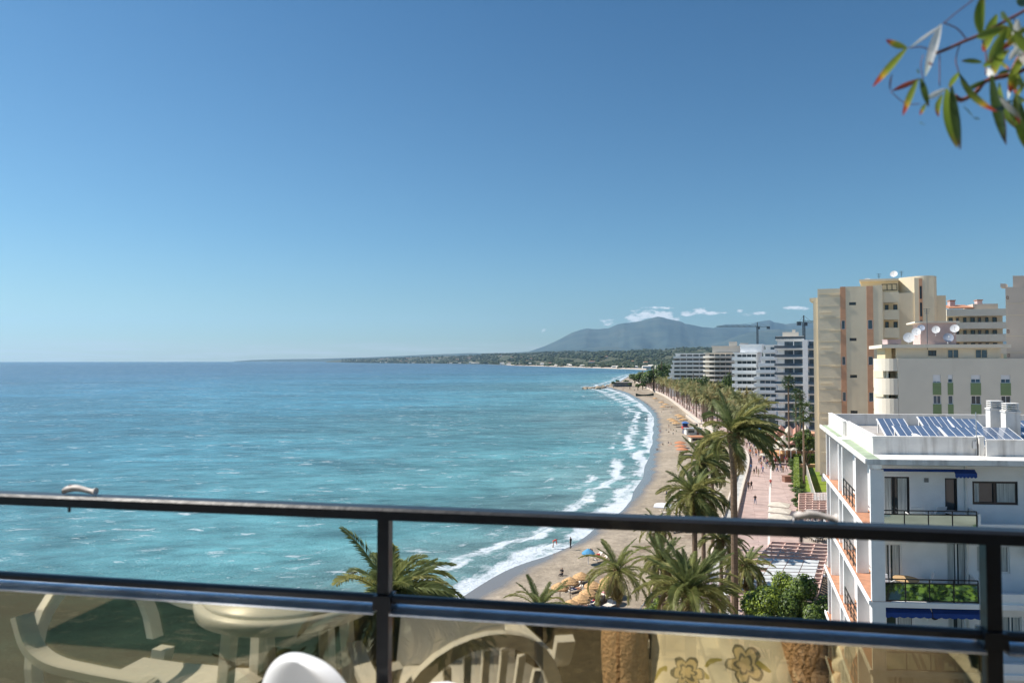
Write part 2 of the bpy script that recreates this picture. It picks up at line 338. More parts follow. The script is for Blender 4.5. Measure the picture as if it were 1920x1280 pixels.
# ------------------------------------------------------------------ sea
def build_sea():
    nr, na = 640, 560
    rad = np.concatenate([[14.0], np.geomspace(28, 18800, nr-1)])
    ang = np.concatenate([np.linspace(-180, -46, 50, endpoint=False), np.linspace(-46, 46, na-100, endpoint=False), np.linspace(46, 180, 51)])*math.pi/180
    na = len(ang); Rr, A = np.meshgrid(rad, ang, indexing='ij')
    X = Rr*np.sin(A); Y = Rr*np.cos(A); nv = X.size
    fl = X.ravel(), Y.ravel()
    near = (Rr.ravel() < 1500)
    sh = np.full(nv, 900.0); al = np.zeros(nv)
    d, a = seg_dist(fl[0][near], fl[1][near], SHD); sh[near] = np.minimum(d, 900); al[near] = a
    far = ~near & (Rr.ravel() < 16000)
    d2, a2 = seg_dist(fl[0][far], fl[1][far], FARC); sh[far] = np.minimum(d2, 900); al[far] = a2
    Z = np.full(nv, SEA)
    # gentle swell lines running to the beach
    Z += np.where(near & (sh < 90), 0.16*np.exp(-sh/30)*np.sin(sh/2.6+0.6*np.sin(al/17)+0.4*np.sin(al/5.3)), 0)
    co = np.stack([fl[0], fl[1], Z], 1).astype(np.float32)
    idx = np.arange(nv).reshape(nr, na)
    q = np.stack([idx[:-1, :-1], idx[:-1, 1:], idx[1:, 1:], idx[1:, :-1]], -1).reshape(-1, 4)[:, ::-1]
    me = bpy.data.meshes.new('sea'); me.vertices.add(nv); me.vertices.foreach_set('co', co.ravel())
    nf = len(q); me.loops.add(nf*4); me.polygons.add(nf)
    me.loops.foreach_set('vertex_index', q.ravel().astype(np.int32)); me.polygons.foreach_set('loop_start', np.arange(nf, dtype=np.int32)*4)
    me.polygons.foreach_set('use_smooth', np.ones(nf, dtype=bool)); me.update(calc_edges=True)
    sset(me, 'shore', sh); sset(me, 'along', al)
    o = bpy.data.objects.new('sea', me); link(o); o['kind'] = 'structure'
    me.materials.append(sea_mat()); return o
def sea_mat():
    m, t, p = nodes_of('sea_water'); lk = t.links.new
    def mth(op, a, b=None, c=None, clamp=False):
        n = nd(t, 'ShaderNodeMath', operation=op, use_clamp=clamp)
        for i, v in enumerate((a, b, c)):
            if v is None: continue
            if hasattr(v, 'links'): lk(v, n.inputs[i])
            else: n.inputs[i].default_value = v
        return n.outputs[0]
    def mr(x, a, b, c=0.0, d=1.0, sm=False):
        n = nd(t, 'ShaderNodeMapRange'); n.interpolation_type = 'SMOOTHSTEP' if sm else 'LINEAR'
        lk(x, n.inputs[0])
        for i, v in enumerate((a, b, c, d)): n.inputs[i+1].default_value = v
        return n.outputs[0]
    def noise(vec, s, det=4, ro=0.55, dist=0.0):
        n = nd(t, 'ShaderNodeTexNoise'); n.inputs['Scale'].default_value = s; n.inputs['Detail'].default_value = det
        n.inputs['Roughness'].default_value = ro; n.inputs['Distortion'].default_value = dist; lk(vec, n.inputs['Vector']); return n.outputs[0]
    geo = nd(t, 'ShaderNodeNewGeometry'); pos = geo.outputs['Position']
    mp = nd(t, 'ShaderNodeMapping'); mp.inputs['Rotation'].default_value = (0, 0, R(-35)); mp.inputs['Scale'].default_value = (0.45, 1.0, 1.0); lk(pos, mp.inputs[0]); wv = mp.outputs[0]
    at = nd(t, 'ShaderNodeAttribute', attribute_name='shore'); shd = at.outputs['Fac']
    at2 = nd(t, 'ShaderNodeAttribute', attribute_name='along'); alg = at2.outputs['Fac']
    sp = nd(t, 'ShaderNodeSeparateXYZ'); lk(pos, sp.inputs[0])
    big = noise(wv, 0.006, 4); mid = noise(wv, 0.035, 5, 0.6); sm = noise(wv, 0.22, 5, 0.6)
    dist = mth('POWER', mth('ADD', mth('MULTIPLY', sp.outputs[0], sp.outputs[0]), mth('MULTIPLY', sp.outputs[1], sp.outputs[1])), 0.5)
    # depth colour: shallow turquoise over sand, deeper blue offshore
    off = mth('ADD', shd, mth('MULTIPLY', mth('SUBTRACT', big, 0.5), 260))
    cr = nd(t, 'ShaderNodeValToRGB'); lk(mr(off, 0, 900), cr.inputs[0]); e = cr.color_ramp.elements
    e[0].position = 0.0; e[0].color = (0.14, 0.25, 0.25, 1); e[1].position = 1.0; e[1].color = (0.034, 0.095, 0.165, 1)
    for po, c in ((0.03, (0.085, 0.22, 0.235, 1)), (0.2, (0.040, 0.150, 0.20, 1)), (0.5, (0.032, 0.128, 0.195, 1))):
        x = e.new(po); x.color = c
    deep = nd(t, 'ShaderNodeMixRGB'); lk(mr(dist, 600, 3600), deep.inputs[0]); lk(cr.outputs[0], deep.inputs[1]); deep.inputs[2].default_value = (0.024, 0.052, 0.10, 1)
    vr = nd(t, 'ShaderNodeVectorMath', operation='SCALE'); lk(deep.outputs[0], vr.inputs[0])
    lk(mth('MULTIPLY', mr(mid, 0.3, 0.7, 0.62, 1.38), mth('MULTIPLY', mr(big, 0.35, 0.65, 0.66, 1.3), mr(sm, 0.3, 0.7, 0.6, 1.5))), vr.inputs['Scale'])
    # white caps, more in streaks, and sun sparkle painted as white specks
    cap = noise(wv, 0.42, 6, 0.72, 0.4); capf = noise(wv, 0.06, 4, 0.7)
    cm = mth('MULTIPLY', mr(cap, 0.57, 0.64), mr(capf, 0.46, 0.56), clamp=True)
    capb = noise(wv, 0.10, 7, 0.78, 0.6); cb = mth('MULTIPLY', mr(capb, 0.62, 0.67), mr(mid, 0.47, 0.56), clamp=True)
    glint_noise = noise(pos, 1.1, 7, 0.8, 0.3); sk = mth('MULTIPLY', mr(glint_noise, 0.62, 0.70), mr(sm, 0.46, 0.60), clamp=True)
    caps_glints = mth('MAXIMUM', mth('MAXIMUM', mth('MULTIPLY', cm, 0.75), cb), mth('MULTIPLY', sk, 0.8))
    fc_ = noise(wv, 0.045, 8, 0.85, 0.2); fcm = mth('MULTIPLY', mr(fc_, 0.57, 0.66), mth('MULTIPLY', mr(dist, 250, 900), mr(big, 0.42, 0.55, 0.35, 1)), clamp=True)
    caps_glints = mth('MAXIMUM', caps_glints, mth('MULTIPLY', fcm, 0.8))
    # surf: lines parallel to the shore, broken up along it
    cvx = nd(t, 'ShaderNodeCombineXYZ'); lk(mth('MULTIPLY', alg, 0.05), cvx.inputs[0]); lk(mth('MULTIPLY', shd, 0.02), cvx.inputs[1])
    wob = noise(cvx.outputs[0], 1.0, 5, 0.6)
    cvy = nd(t, 'ShaderNodeCombineXYZ'); lk(mth('MULTIPLY', alg, 0.06), cvy.inputs[0]); lk(mth('MULTIPLY', shd, 0.5), cvy.inputs[1])
    lace = noise(pos, 0.35, 9, 0.78, 1.2); lace2 = noise(cvy.outputs[0], 1.0, 6, 0.7, 0.5)
    wide = mr(alg, 330, 560, 0.9, 1.7)
    sw = mth('DIVIDE', shd, wide)
    dd = mth('ADD', sw, mth('MULTIPLY', mth('SUBTRACT', wob, 0.5), 20))
    def band(c, wd, amt):
        x = mth('ABSOLUTE', mth('SUBTRACT', dd, c)); return mth('MULTIPLY', mr(x, wd, wd*0.25, 0, 1, True), amt)
    lines = mth('MAXIMUM', mth('MAXIMUM', band(1.0, 3.2, 1.0), mth('MULTIPLY', band(8.5, 2.3, 1.0), mr(wob, 0.36, 0.5))), mth('MAXIMUM', mth('MULTIPLY', band(15, 1.7, 0.9), mr(wob, 0.52, 0.60)), mth('MULTIPLY', band(24, 1.3, 0.8), mr(wob, 0.56, 0.62))))
    near = mr(sw, 20, 3, 0, 1, True)
    fo = mth('ADD', mth('MULTIPLY', lines, 0.62), mth('MULTIPLY', near, 0.10))
    fo = mth('ADD', fo, mth('MULTIPLY', mth('SUBTRACT', mth('ADD', mth('MULTIPLY', lace, 0.5), mth('MULTIPLY', lace2, 0.5)), 0.5), 3.2))
    foam = mr(fo, 0.16, 0.80, 0, 1, True)
    foam = mth('MULTIPLY', foam, mr(sw, 45, 24), clamp=True)
    tot = mth('MAXIMUM', foam, mth('MULTIPLY', caps_glints, mr(dist, 9000, 2500, 0.2, 0.9)), clamp=True)
    tot = mth('MULTIPLY', tot, 1.0, clamp=True)
    mx = nd(t, 'ShaderNodeMixRGB'); lk(tot, mx.inputs[0]); lk(vr.outputs[0], mx.inputs[1]); mx.inputs[2].default_value = (0.55, 0.60, 0.64, 1)
    lk(mx.outputs[0], p.inputs['Base Color']); lk(mr(tot, 0, 1, 0.22, 0.8), p.inputs['Roughness']); p.inputs['IOR'].default_value = 1.33
    p.inputs['Specular IOR Level'].default_value = 0.35
    h = mth('ADD', mth('MULTIPLY', noise(wv, 0.16, 3), 1.6), mth('ADD', mth('MULTIPLY', noise(wv, 0.7, 4, 0.6), 0.5), mth('MULTIPLY', noise(pos, 2.6, 3), 0.22)))
    h = mth('ADD', h, mth('MULTIPLY', tot, 0.08))
    bp = nd(t, 'ShaderNodeBump'); bp.inputs['Strength'].default_value = 0.75; bp.inputs['Distance'].default_value = 1.0; lk(h, bp.inputs['Height']); lk(bp.outputs[0], p.inputs['Normal'])
    return m
build_sea()

# ------------------------------------------------------------------ beach
def sand_mat():
    m, t, p = nodes_of('beach_sand'); lk = t.links.new
    geo = nd(t, 'ShaderNodeNewGeometry'); pos = geo.outputs['Position']; at = nd(t, 'ShaderNodeAttribute', attribute_name='shore'); s = at.outputs['Fac']
    def noise(v, sc_, det=5, ro=0.6):
        n = nd(t, 'ShaderNodeTexNoise'); n.inputs['Scale'].default_value = sc_; n.inputs['Detail'].default_value = det; n.inputs['Roughness'].default_value = ro; lk(v, n.inputs['Vector']); return n.outputs[0]
    def mr(x, a, b, c=0.0, d=1.0):
        n = nd(t, 'ShaderNodeMapRange'); lk(x, n.inputs[0])
        for i, v in enumerate((a, b, c, d)): n.inputs[i+1].default_value = v
        return n.outputs[0]
    def mth(op, a, b, clamp=False):
        n = nd(t, 'ShaderNodeMath', operation=op, use_clamp=clamp)
        for i, v in enumerate((a, b)):
            if hasattr(v, 'links'): lk(v, n.inputs[i])
            else: n.inputs[i].default_value = v
        return n.outputs[0]
    big = noise(pos, 0.05); md = noise(pos, 0.5, 5, 0.65); fine = noise(pos, 2.2, 4, 0.7)
    base = nd(t, 'ShaderNodeMixRGB'); lk(mr(big, 0.35, 0.65), base.inputs[0]); base.inputs[1].default_value = (0.30, 0.245, 0.18, 1); base.inputs[2].default_value = (0.38, 0.315, 0.24, 1)
    v = nd(t, 'ShaderNodeVectorMath', operation='SCALE'); lk(base.outputs[0], v.inputs[0]); lk(mth('MULTIPLY', mr(md, 0.3, 0.7, 0.70, 1.22), mr(fine, 0.3, 0.7, 0.76, 1.2)), v.inputs['Scale'])
    # line of dried seaweed and debris
    sdist = mth('ADD', s, mth('MULTIPLY', mth('SUBTRACT', noise(pos, 0.06, 3), 0.5), 16))
    ln = mr(mth('ABSOLUTE', mth('SUBTRACT', sdist, 13.0), 0), 3.4, 0.3)
    weed = mth('MULTIPLY', mth('MULTIPLY', ln, mr(noise(pos, 0.9, 5, 0.75), 0.42, 0.56), True), 0.8)
    mx = nd(t, 'ShaderNodeMixRGB'); lk(weed, mx.inputs[0]); lk(v.outputs[0], mx.inputs[1]); mx.inputs[2].default_value = (0.16, 0.11, 0.07, 1)
    sd2 = mth('ADD', s, mth('MULTIPLY', mth('SUBTRACT', noise(pos, 0.12, 4), 0.5), 5))
    wet = mr(sd2, 4.2, 1.6)
    mw = nd(t, 'ShaderNodeMixRGB'); lk(wet, mw.inputs[0]); lk(mx.outputs[0], mw.inputs[1]); mw.inputs[2].default_value = (0.17, 0.15, 0.13, 1)
    lk(mw.outputs[0], p.inputs['Base Color']); lk(mr(wet, 0.2, 1.0, 0.95, 0.10), p.inputs['Roughness'])
    bp = nd(t, 'ShaderNodeBump'); bp.inputs['Distance'].default_value = 0.25; lk(mr(wet, 0, 0.6, 0.9, 0.02), bp.inputs['Strength']); lk(noise(pos, 1.3, 5, 0.7), bp.inputs['Height']); lk(bp.outputs[0], p.inputs['Normal'])
    return m
M_sand = sand_mat()
WTOT = WD
def build_beach():
    ns = 320
    def resample(line, n, y0=None):
        cum = [0]
        for a, b in zip(line[:-1], line[1:]): cum.append(cum[-1]+(b-a).length)
        o = []
        for k in range(n):
            t = cum[-1]*((k/(n-1))**1.7); i = max(j for j in range(len(cum)) if cum[j] <= t+1e-9); i = min(i, len(line)-2)
            f = (t-cum[i])/max(cum[i+1]-cum[i], 1e-9); o.append(line[i].lerp(line[i+1], f))
        return o
    A = resample(SHD, ns); B = resample(WD, ns)
    fr_ = [-0.12, -0.05, -0.02, 0, 0.02, 0.05, 0.09, 0.14, 0.2, 0.28, 0.38, 0.5, 0.65, 0.8, 0.92, 1.0]
    vs = []; shd = []
    for i in range(ns):
        a, b = A[i], B[i]; wdt = math.hypot(b.x-a.x, b.y-a.y)
        for f in fr_:
            x = a.x+(b.x-a.x)*f; y = a.y+(b.y-a.y)*f
            dd = f*wdt
            if f <= 0: z = SEA-0.02+dd*0.10
            else: z = SEA-0.02+0.9*(1-math.exp(-dd/9.0))+0.45*f + 0.10*mnoise.noise(Vector((x*0.25, y*0.25, 0)))*min(1, dd/6)
            vs.append((x, y, min(z, -0.35))); shd.append(dd)
    k = len(fr_); fs = [(i*k+j, i*k+j+1, (i+1)*k+j+1, (i+1)*k+j) for i in range(ns-1) for j in range(k-1)]
    me = bpy.data.meshes.new('beach'); me.from_pydata(vs, [], fs); me.materials.append(M_sand); me.polygons.foreach_set('use_smooth', [True]*len(fs)); me.update(); 
    sset(me, 'shore', np.maximum(seg_dist(np.array([v[0] for v in vs]), np.array([v[1] for v in vs]), SHD)[0]*np.sign(np.array(shd)+1e-6), -5))
    o = bpy.data.objects.new('beach', me); link(o); o['kind'] = 'structure'
build_beach()
def sand_z(p):
    d, _ = seg_dist(np.array([p[0]]), np.array([p[1]]), SHD); d = float(d[0]); return min(SEA-0.02+0.9*(1-math.exp(-d/9.0))+0.2, -0.4)
def GS(px, py):
    p = G(px, py, -1.1); z = sand_z(p); q = G(px, py, z); q.z = z; return q

# ------------------------------------------------------------------ promenade and inland ground
def offset(line, d):
    o = []
    for i, p in enumerate(line):
        a = line[max(i-1, 0)]; b = line[min(i+1, len(line)-1)]; t = (b-a); t.z = 0; t.normalize(); o.append(Vector((p.x+t.y*d, p.y-t.x*d, p.z)))
    return o
def strip(mb, A, B, z, mi=0):
    for i in range(len(A)-1): mb.poly([(A[i].x, A[i].y, z), (B[i].x, B[i].y, z), (B[i+1].x, B[i+1].y, z), (A[i+1].x, A[i+1].y, z)], mi)
def paving_mat():
    m, t, p = nodes_of('promenade_paving'); lk = t.links.new
    geo = nd(t, 'ShaderNodeNewGeometry'); mp = nd(t, 'ShaderNodeMapping'); mp.inputs['Rotation'].default_value = (0, 0, R(18)); lk(geo.outputs['Position'], mp.inputs[0])
    br = nd(t, 'ShaderNodeTexBrick'); br.inputs['Scale'].default_value = 1.0; br.inputs['Color1'].default_value = (0.43, 0.31, 0.27, 1); br.inputs['Color2'].default_value = (0.50, 0.38, 0.335, 1); br.inputs['Mortar'].default_value = (0.31, 0.21, 0.19, 1)
    br.inputs['Brick Width'].default_value = 6.0; br.inputs['Row Height'].default_value = 0.9; br.inputs['Mortar Size'].default_value = 0.05; lk(mp.outputs[0], br.inputs[0])
    n = nd(t, 'ShaderNodeTexNoise'); n.inputs['Scale'].default_value = 0.5; n.inputs['Detail'].default_value = 6; lk(geo.outputs['Position'], n.inputs['Vector'])
    r = nd(t, 'ShaderNodeMapRange'); r.inputs[1].default_value = 0.3; r.inputs[2].default_value = 0.7; r.inputs[3].default_value = 0.78; r.inputs[4].default_value = 1.15; lk(n.outputs[0], r.inputs[0])
    v = nd(t, 'ShaderNodeVectorMath', operation='SCALE'); lk(br.outputs[0], v.inputs[0]); lk(r.outputs[0], v.inputs['Scale']); lk(v.outputs[0], p.inputs['Base Color']); p.inputs['Roughness'].default_value = 0.75
    return m
M_paving = paving_mat()
M_ground = mat('town_ground', (0.36, 0.30, 0.25), 0.9, 0.25, 0.2)
M_lawn = mat('lawn_grass', (0.17, 0.24, 0.025), 0.9, 0.25, 1.0, 0.6)
W_out = offset(WD, 9.5)
mb = MB(); strip(mb, offset(WD, 0.3), W_out, 0.0); struct('promenade', mb, M_paving)
mb = MB(); strip(mb, offset(WD, 4.9), offset(WD, 5.2), 0.006); struct('promenade_white_line', mb, mat('white_line_paint', (0.72, 0.66, 0.6), 0.7, 0.1))
mb = MB(); gl = [p for p in offset(WD, 9.0)]; mono = [gl[0]]
for p in gl[1:]:
    if p.y > mono[-1].y+0.5 and p.y < 700: mono.append(p)
for a_, b_ in zip(mono[:-1], mono[1:]): mb.poly([(a_.x, a_.y, -0.02), (a_.x+300, a_.y, -0.02), (b_.x+300, b_.y, -0.02), (b_.x, b_.y, -0.02)])
e_ = mono[-1]; mb.poly([(mono[0].x+300, mono[0].y, -0.02), (3500, mono[0].y, -0.02), (3500, e_.y, -0.02), (e_.x+300, e_.y, -0.02)])
mb.poly([(e_.x, e_.y, -0.02), (3500, e_.y, -0.02), (3500, 1500, -0.02), (335, 1500, -0.02), (205, 1000, -0.02), (e_.x+8, 780, -0.02)])
mb.poly([(14, 14, -.02), (14, -400, -.02), (700, -400, -.02), (700, 14, -.02)])
struct('ground', mb, M_ground)
# wall between promenade and beach, with a lower walkway
mb = MB(); A, B = offset(WD, -0.1), offset(WD, 0.3)
for i in range(len(A)-1):
    if (WD[i]-WD[i+1]).length < 0.01: continue
    mb.hexa([(A[i].x, A[i].y, -1.9), (B[i].x, B[i].y, -1.9), (B[i+1].x, B[i+1].y, -1.9), (A[i+1].x, A[i+1].y, -1.9), (A[i].x, A[i].y, 0.75), (B[i].x, B[i].y, 0.75), (B[i+1].x, B[i+1].y, 0.75), (A[i+1].x, A[i+1].y, 0.75)])
tag(struct('promenade_wall', mb, M_wall), 'low cream wall between the pink promenade and the beach', 'wall')
del bpy.data.objects['promenade_wall']['kind']
nW = [i for i, p in enumerate(WD) if 40 < p.y < 330]
mb = MB(); A, B = offset(WD, -1.8), offset(WD, -0.1); strip(mb, [A[i] for i in nW], [B[i] for i in nW], -0.30); struct('beach_walkway', mb, mat('pale_walkway', (0.40, 0.40, 0.38), 0.7, 0.25, 0.5))
mb = MB(); A, B = offset(WD, -2.05), offset(WD, -1.8)
for i in nW[:-1]: mb.hexa([(A[i].x, A[i].y, -1.9), (B[i].x, B[i].y, -1.9), (B[i+1].x, B[i+1].y, -1.9), (A[i+1].x, A[i+1].y, -1.9), (A[i].x, A[i].y, 0.2), (B[i].x, B[i].y, 0.2), (B[i+1].x, B[i+1].y, 0.2), (A[i+1].x, A[i+1].y, 0.2)])
o = struct('walkway_kerb_wall', mb, M_wall); del o['kind']; tag(o, 'thin cream kerb wall on the beach side of the pale walkway', 'wall')
def near_wall(px, py, z=0.0):
    g = G(px, py, z); return g
def on_prom(y, off):
    L_ = offset(WD, off)
    for a, b in zip(L_[:-1], L_[1:]):
        if a.y <= y <= b.y: return a.lerp(b, (y-a.y)/max(b.y-a.y, 1e-6))
    return L_[-1]

# ------------------------------------------------------------------ far land, hills, mountains
def wood_mat(name, c1, c2, c3, s):
    m, t, p = nodes_of(name); lk = t.links.new; geo = nd(t, 'ShaderNodeNewGeometry')
    n = nd(t, 'ShaderNodeTexNoise'); n.inputs['Scale'].default_value = s; n.inputs['Detail'].default_value = 8; n.inputs['Roughness'].default_value = 0.7; lk(geo.outputs['Position'], n.inputs['Vector'])
    cr = nd(t, 'ShaderNodeValToRGB'); lk(n.outputs[0], cr.inputs[0]); e = cr.color_ramp.elements; e[0].position = 0.38; e[0].color = (*c1, 1); e[1].position = 0.62; e[1].color = (*c3, 1); x = e.new(0.5); x.color = (*c2, 1)
    lk(cr.outputs[0], p.inputs['Base Color']); p.inputs['Roughness'].default_value = 0.95; p.inputs['Specular IOR Level'].default_value = 0.1; return m
M_far = wood_mat('far_country', (0.035, 0.055, 0.03), (0.06, 0.075, 0.04), (0.20, 0.17, 0.13), 0.02)
M_mount = wood_mat('haze_tinted_rock', (0.05, 0.075, 0.075), (0.07, 0.10, 0.09), (0.10, 0.12, 0.10), 0.002)  # bluish green base colours carry some of the distance haze
def lerp_tab(tab, x):
    if x <= tab[0][0]: return tab[0][1]
    for (a, b), (c, d) in zip(tab[:-1], tab[1:]):
        if x <= c: return b+(d-b)*(x-a)/(c-a)
    return tab[-1][1]
coast_R = [(628, 0)]
fc = sorted([((p.x/p.y*math.cos(PITCH)*1280)+960, p.y) for p in FARC])
def coastY(px): return lerp_tab(fc, px) if px < 1215 else max(950, 2300-(px-1215)*12)
sky_el = [(600, 677.5), (640, 672.5), (700, 670.5), (800, 667.5), (900, 663), (960, 661), (1020, 658), (1100, 657), (1180, 655), (1260, 652), (1400, 650), (2100, 640)]
def far_h(px, Y):
    cy = coastY(px); t = max(0.0, min(1.0, (Y-cy)/(max(14500-cy, 1))))
    el = lerp_tab(sky_el, px); top = (676-el)/1280.0
    Ys = cy+(14500-cy)*0.42
    H = top*Ys+CAMZ-2-8
    u = min(1.0, (Y-cy)/(Ys-cy)); s = u*u*(3-2*u)
    return -1.6+min(Y-cy, 30)*0.05+ max(H, 4)*s*(0.9+0.12*mnoise.noise(Vector((px*0.02, Y*0.0006, 0))))
mb = MB(); pxs = list(np.linspace(612, 1260, 110))+list(np.linspace(1280, 2300, 40)); nrr = 50
for i, px in enumerate(pxs):
    cy = coastY(px)
    for j in range(nrr):
        Y = cy+(14500-cy)*(j/(nrr-1))**1.8; k = (px-960)/1280/math.cos(PITCH)
        mb.v.append((k*Y, Y, SEA-0.5 if j == 0 else far_h(px, Y)))
for i in range(len(pxs)-1):
    for j in range(nrr-1): mb.f.append((i*nrr+j, (i+1)*nrr+j, (i+1)*nrr+j+1, i*nrr+j+1)); mb.m.append(0)
struct('far_coast_land', mb, M_far, True)
mb = MB()
for i, px in enumerate(np.linspace(950, 1215, 80)):
    cy = coastY(px); k = (px-960)/1280/math.cos(PITCH); wd_ = 60 if px > 1000 else 90
    mb.v.extend([(k*(cy-30), cy-30, SEA-0.1), (k*(cy+wd_), cy+wd_, max(far_h(px, cy+wd_)+1.5, 0.8))])
    if i: mb.f.append((2*i-2, 2*i, 2*i+1, 2*i-1)); mb.m.append(0)
struct('far_beach', mb, mat('far_sand', (0.50, 0.42, 0.34), 0.9, 0.1, 0.01))

def ridge(name, prof, Y, depth, seed, base=0.0, rough=0.05, m=M_mount):
    """prof: (px, py) skyline as seen at distance Y, built as a hill with flanks"""
    mb = MB(); pxs = np.linspace(prof[0][0], prof[-1][0], 170); nj = 22
    for i, px in enumerate(pxs):
        py = lerp_tab(prof, px); k = (px-960)/1280/math.cos(PITCH); H = max((676-py)/1280*Y+CAMZ, 5)
        for j in range(nj):
            u = j/(nj-1)*2-1; yy = Y+u*depth; a = 1-abs(u)
            prof_a = a**1.15
            gul = mnoise.fractal(Vector((px*0.03+seed, u*1.2+seed, seed)), 1.0, 2.0, 5)
            z = H*prof_a + (gul*rough*H*(1-a*0.85))*3
            mb.v.append((k*yy+gul*60, yy, max(z, -1) if j not in (0, nj-1) else -5))
    for i in range(len(pxs)-1):
        for j in range(nj-1): mb.f.append((i*nj+j, (i+1)*nj+j, (i+1)*nj+j+1, i*nj+j+1)); mb.m.append(0)
    return struct(name, mb, m, True)
ridge('mountain', [(955, 668), (985, 660), (1020, 648), (1045, 636), (1070, 622), (1090, 615), (1105, 612), (1120, 614), (1140, 613), (1155, 606), (1170, 602), (1185, 600), (1200, 598), (1215, 594), (1232, 590), (1250, 593), (1266, 597), (1285, 603), (1310, 608), (1340, 612), (1370, 614), (1420, 618), (1480, 622), (1560, 630), (1700, 650)], 20000, 4500, 1.3)
ridge('mountain', [(1290, 640), (1330, 615), (1345, 609), (1360, 605), (1385, 606), (1405, 605), (1425, 599), (1440, 597), (1455, 600), (1475, 603), (1500, 601), (1530, 604), (1570, 606), (1700, 612), (1900, 630)], 21800, 4000, 5.3)
ridge('hills', [(1270, 662), (1320, 652), (1350, 640), (1380, 629), (1405, 620), (1440, 615), (1480, 614), (1530, 611), (1600, 610), (1800, 615), (2100, 640)], 16000, 3000, 9.1)
ridge('hills', [(820, 670), (900, 665), (960, 660), (1010, 657), (1060, 654), (1110, 650), (1150, 649), (1200, 652), (1260, 650), (1340, 646), (1500, 640), (1800, 640)], 15200, 2200, 3.7)
ridge('hills', [(440, 677), (470, 674.5), (520, 673), (600, 672), (680, 669.5), (720, 668), (800, 664), (880, 661), (960, 661)], 17300, 1200, 6.2)
# ================================================================== BUILDINGS
def disc(mb, c, r, axis, th=0.04, n=20, mi=0, bowl=0.18):
    """a dish: shallow bowl facing along axis"""
    ax = Vector(axis).normalized(); x = ax.orthogonal().normalized(); y = ax.cross(x); c = Vector(c); b = len(mb.v); K = 4
    for i in range(K+1):
        rr = r*i/K; dz = bowl*r*(i/K)**2
        for j in range(n):
            a = 2*math.pi*j/n; mb.v.append(tuple(c+x*rr*math.cos(a)+y*rr*math.sin(a)+ax*dz))
    for i in range(K):
        for j in range(n):
            q = (j+1) % n; mb.f.append((b+i*n+j, b+i*n+q, b+(i+1)*n+q, b+(i+1)*n+j)); mb.m.append(mi)
M_dish = mat('dish_paint', (0.62, 0.63, 0.64), 0.5, 0.1, 2)
M_dishd = mat('dish_grey_paint', (0.30, 0.34, 0.42), 0.5, 0.1, 2)
def sat_dish(c, r, axis, label, m=M_dish, pole=0.8):
    t = thing('satellite_dish', label, 'satellite dish', (c[0], c[1], c[2]-pole), 'satellite dishes on the rooftops')
    a = MB(); disc(a, c, r, axis); part('reflector', a, m, t, True)
    b = MB(); b.tube([(c[0], c[1]+0.1, c[2]-pole), (c[0], c[1]+0.1, c[2])], 0.05, 6); part('mast', b, M_dish, t)
    ax = Vector(axis).normalized(); e = Vector(c)+ax*r*0.9; g = MB(); g.tube([Vector(c)-Vector((0, 0, r*0.8)), e], 0.025, 5); g.box(e.x-.07, e.x+.07, e.y-.07, e.y+.07, e.z-.07, e.z+.07); part('feed_arm', g, M_dish, t)
    return t

# ------------------------------------------------------------------ the white neighbour building
NB = Fr((15.45, 29.0), (1, -0.07), (4.8, 14.7)); SD = NB.swap()
ZR = 20.83; PH = 2.87          # roof slab top, storey height
fl = [ZR-0.22-PH*(k+1) for k in range(8)]   # balcony floors
nbt = thing('apartment_building', 'white apartment block with blue awnings, roof terrace walls and solar panels nearest the balcony', 'building', NB.p(0, 0, 0))
WP = 1.35                       # depth of the wall plane behind the slab edge
mb = MB(); holes = []
W = []
top = ZR-0.22
uA, uB = NB.ua(1645, WP), NB.ua(1701, WP); uC, uD = NB.ua(1767, WP), NB.ua(1790, WP); uE, uF = NB.ua(1818, WP), NB.ua(1903, WP)
UR = 16.0
for k in range(8):
    z0, z1 = fl[k], fl[k]+PH-0.22
    if k == 0: W += [(uA, uB, z0+0.1, NB.za(893, 1660, WP), 'dd', k), (uC, uD, z0+0.1, NB.za(896, 1780, WP), 'd1', k), (uE, uF, NB.za(946, 1860, WP), NB.za(902, 1860, WP), 'dw', k)]
    elif k == 1: W += [(uA-0.1, uA+0.9, z0+0.1, z0+2.1, 'w1', k), (uC, uD+0.35, z0+0.1, z0+2.2, 'w1', k), (uE+0.1, uE+1.5, z0+0.9, z0+2.1, 'w1', k)]
    elif k == 2: W += [(uA-0.05, uB+0.1, z0+0.1, z0+2.25, 'open', k), (uC, uD+0.2, z0+0.1, z0+2.15, 'w1', k), (uE+0.3, uE+0.85, z0+0.75, z0+1.95, 'wg', k), (uE+1.05, uE+1.95, z0+0.75, z0+1.95, 'wg', k)]
    else: W += [(uA-0.05, uB+0.1, z0+0.1, z0+2.25, 'w1', k), (uC, uD+0.2, z0+0.1, z0+2.15, 'w1', k), (uE+0.3, uE+1.9, z0+0.75, z0+1.95, 'wg', k)]
    W += [(uF+1.2, uF+2.6, z0+0.9, z0+2.1, 'w1', k), (uF+4.0, uF+5.6, z0+0.9, z0+2.1, 'w1', k)]
for k in range(8):
    z0, z1 = fl[k], fl[k]+PH-0.22
    holed(mb, NB, 0.55, UR, WP, WP+0.22, z0, z1, [(a, b, c, d) for a, b, c, d, _, kk in W if kk == k])
NB.box(mb, 0.55, UR, 13.5, 13.8, 0, top); NB.box(mb, UR-0.3, UR, WP+0.22, 13.5, 0, top)
part('wall', mb, M_white, nbt)
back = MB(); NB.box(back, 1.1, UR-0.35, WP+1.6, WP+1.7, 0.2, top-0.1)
for k in range(8): NB.box(back, 0.8, UR-0.35, WP+0.25, WP+3, fl[k]-0.05, fl[k]-0.01)
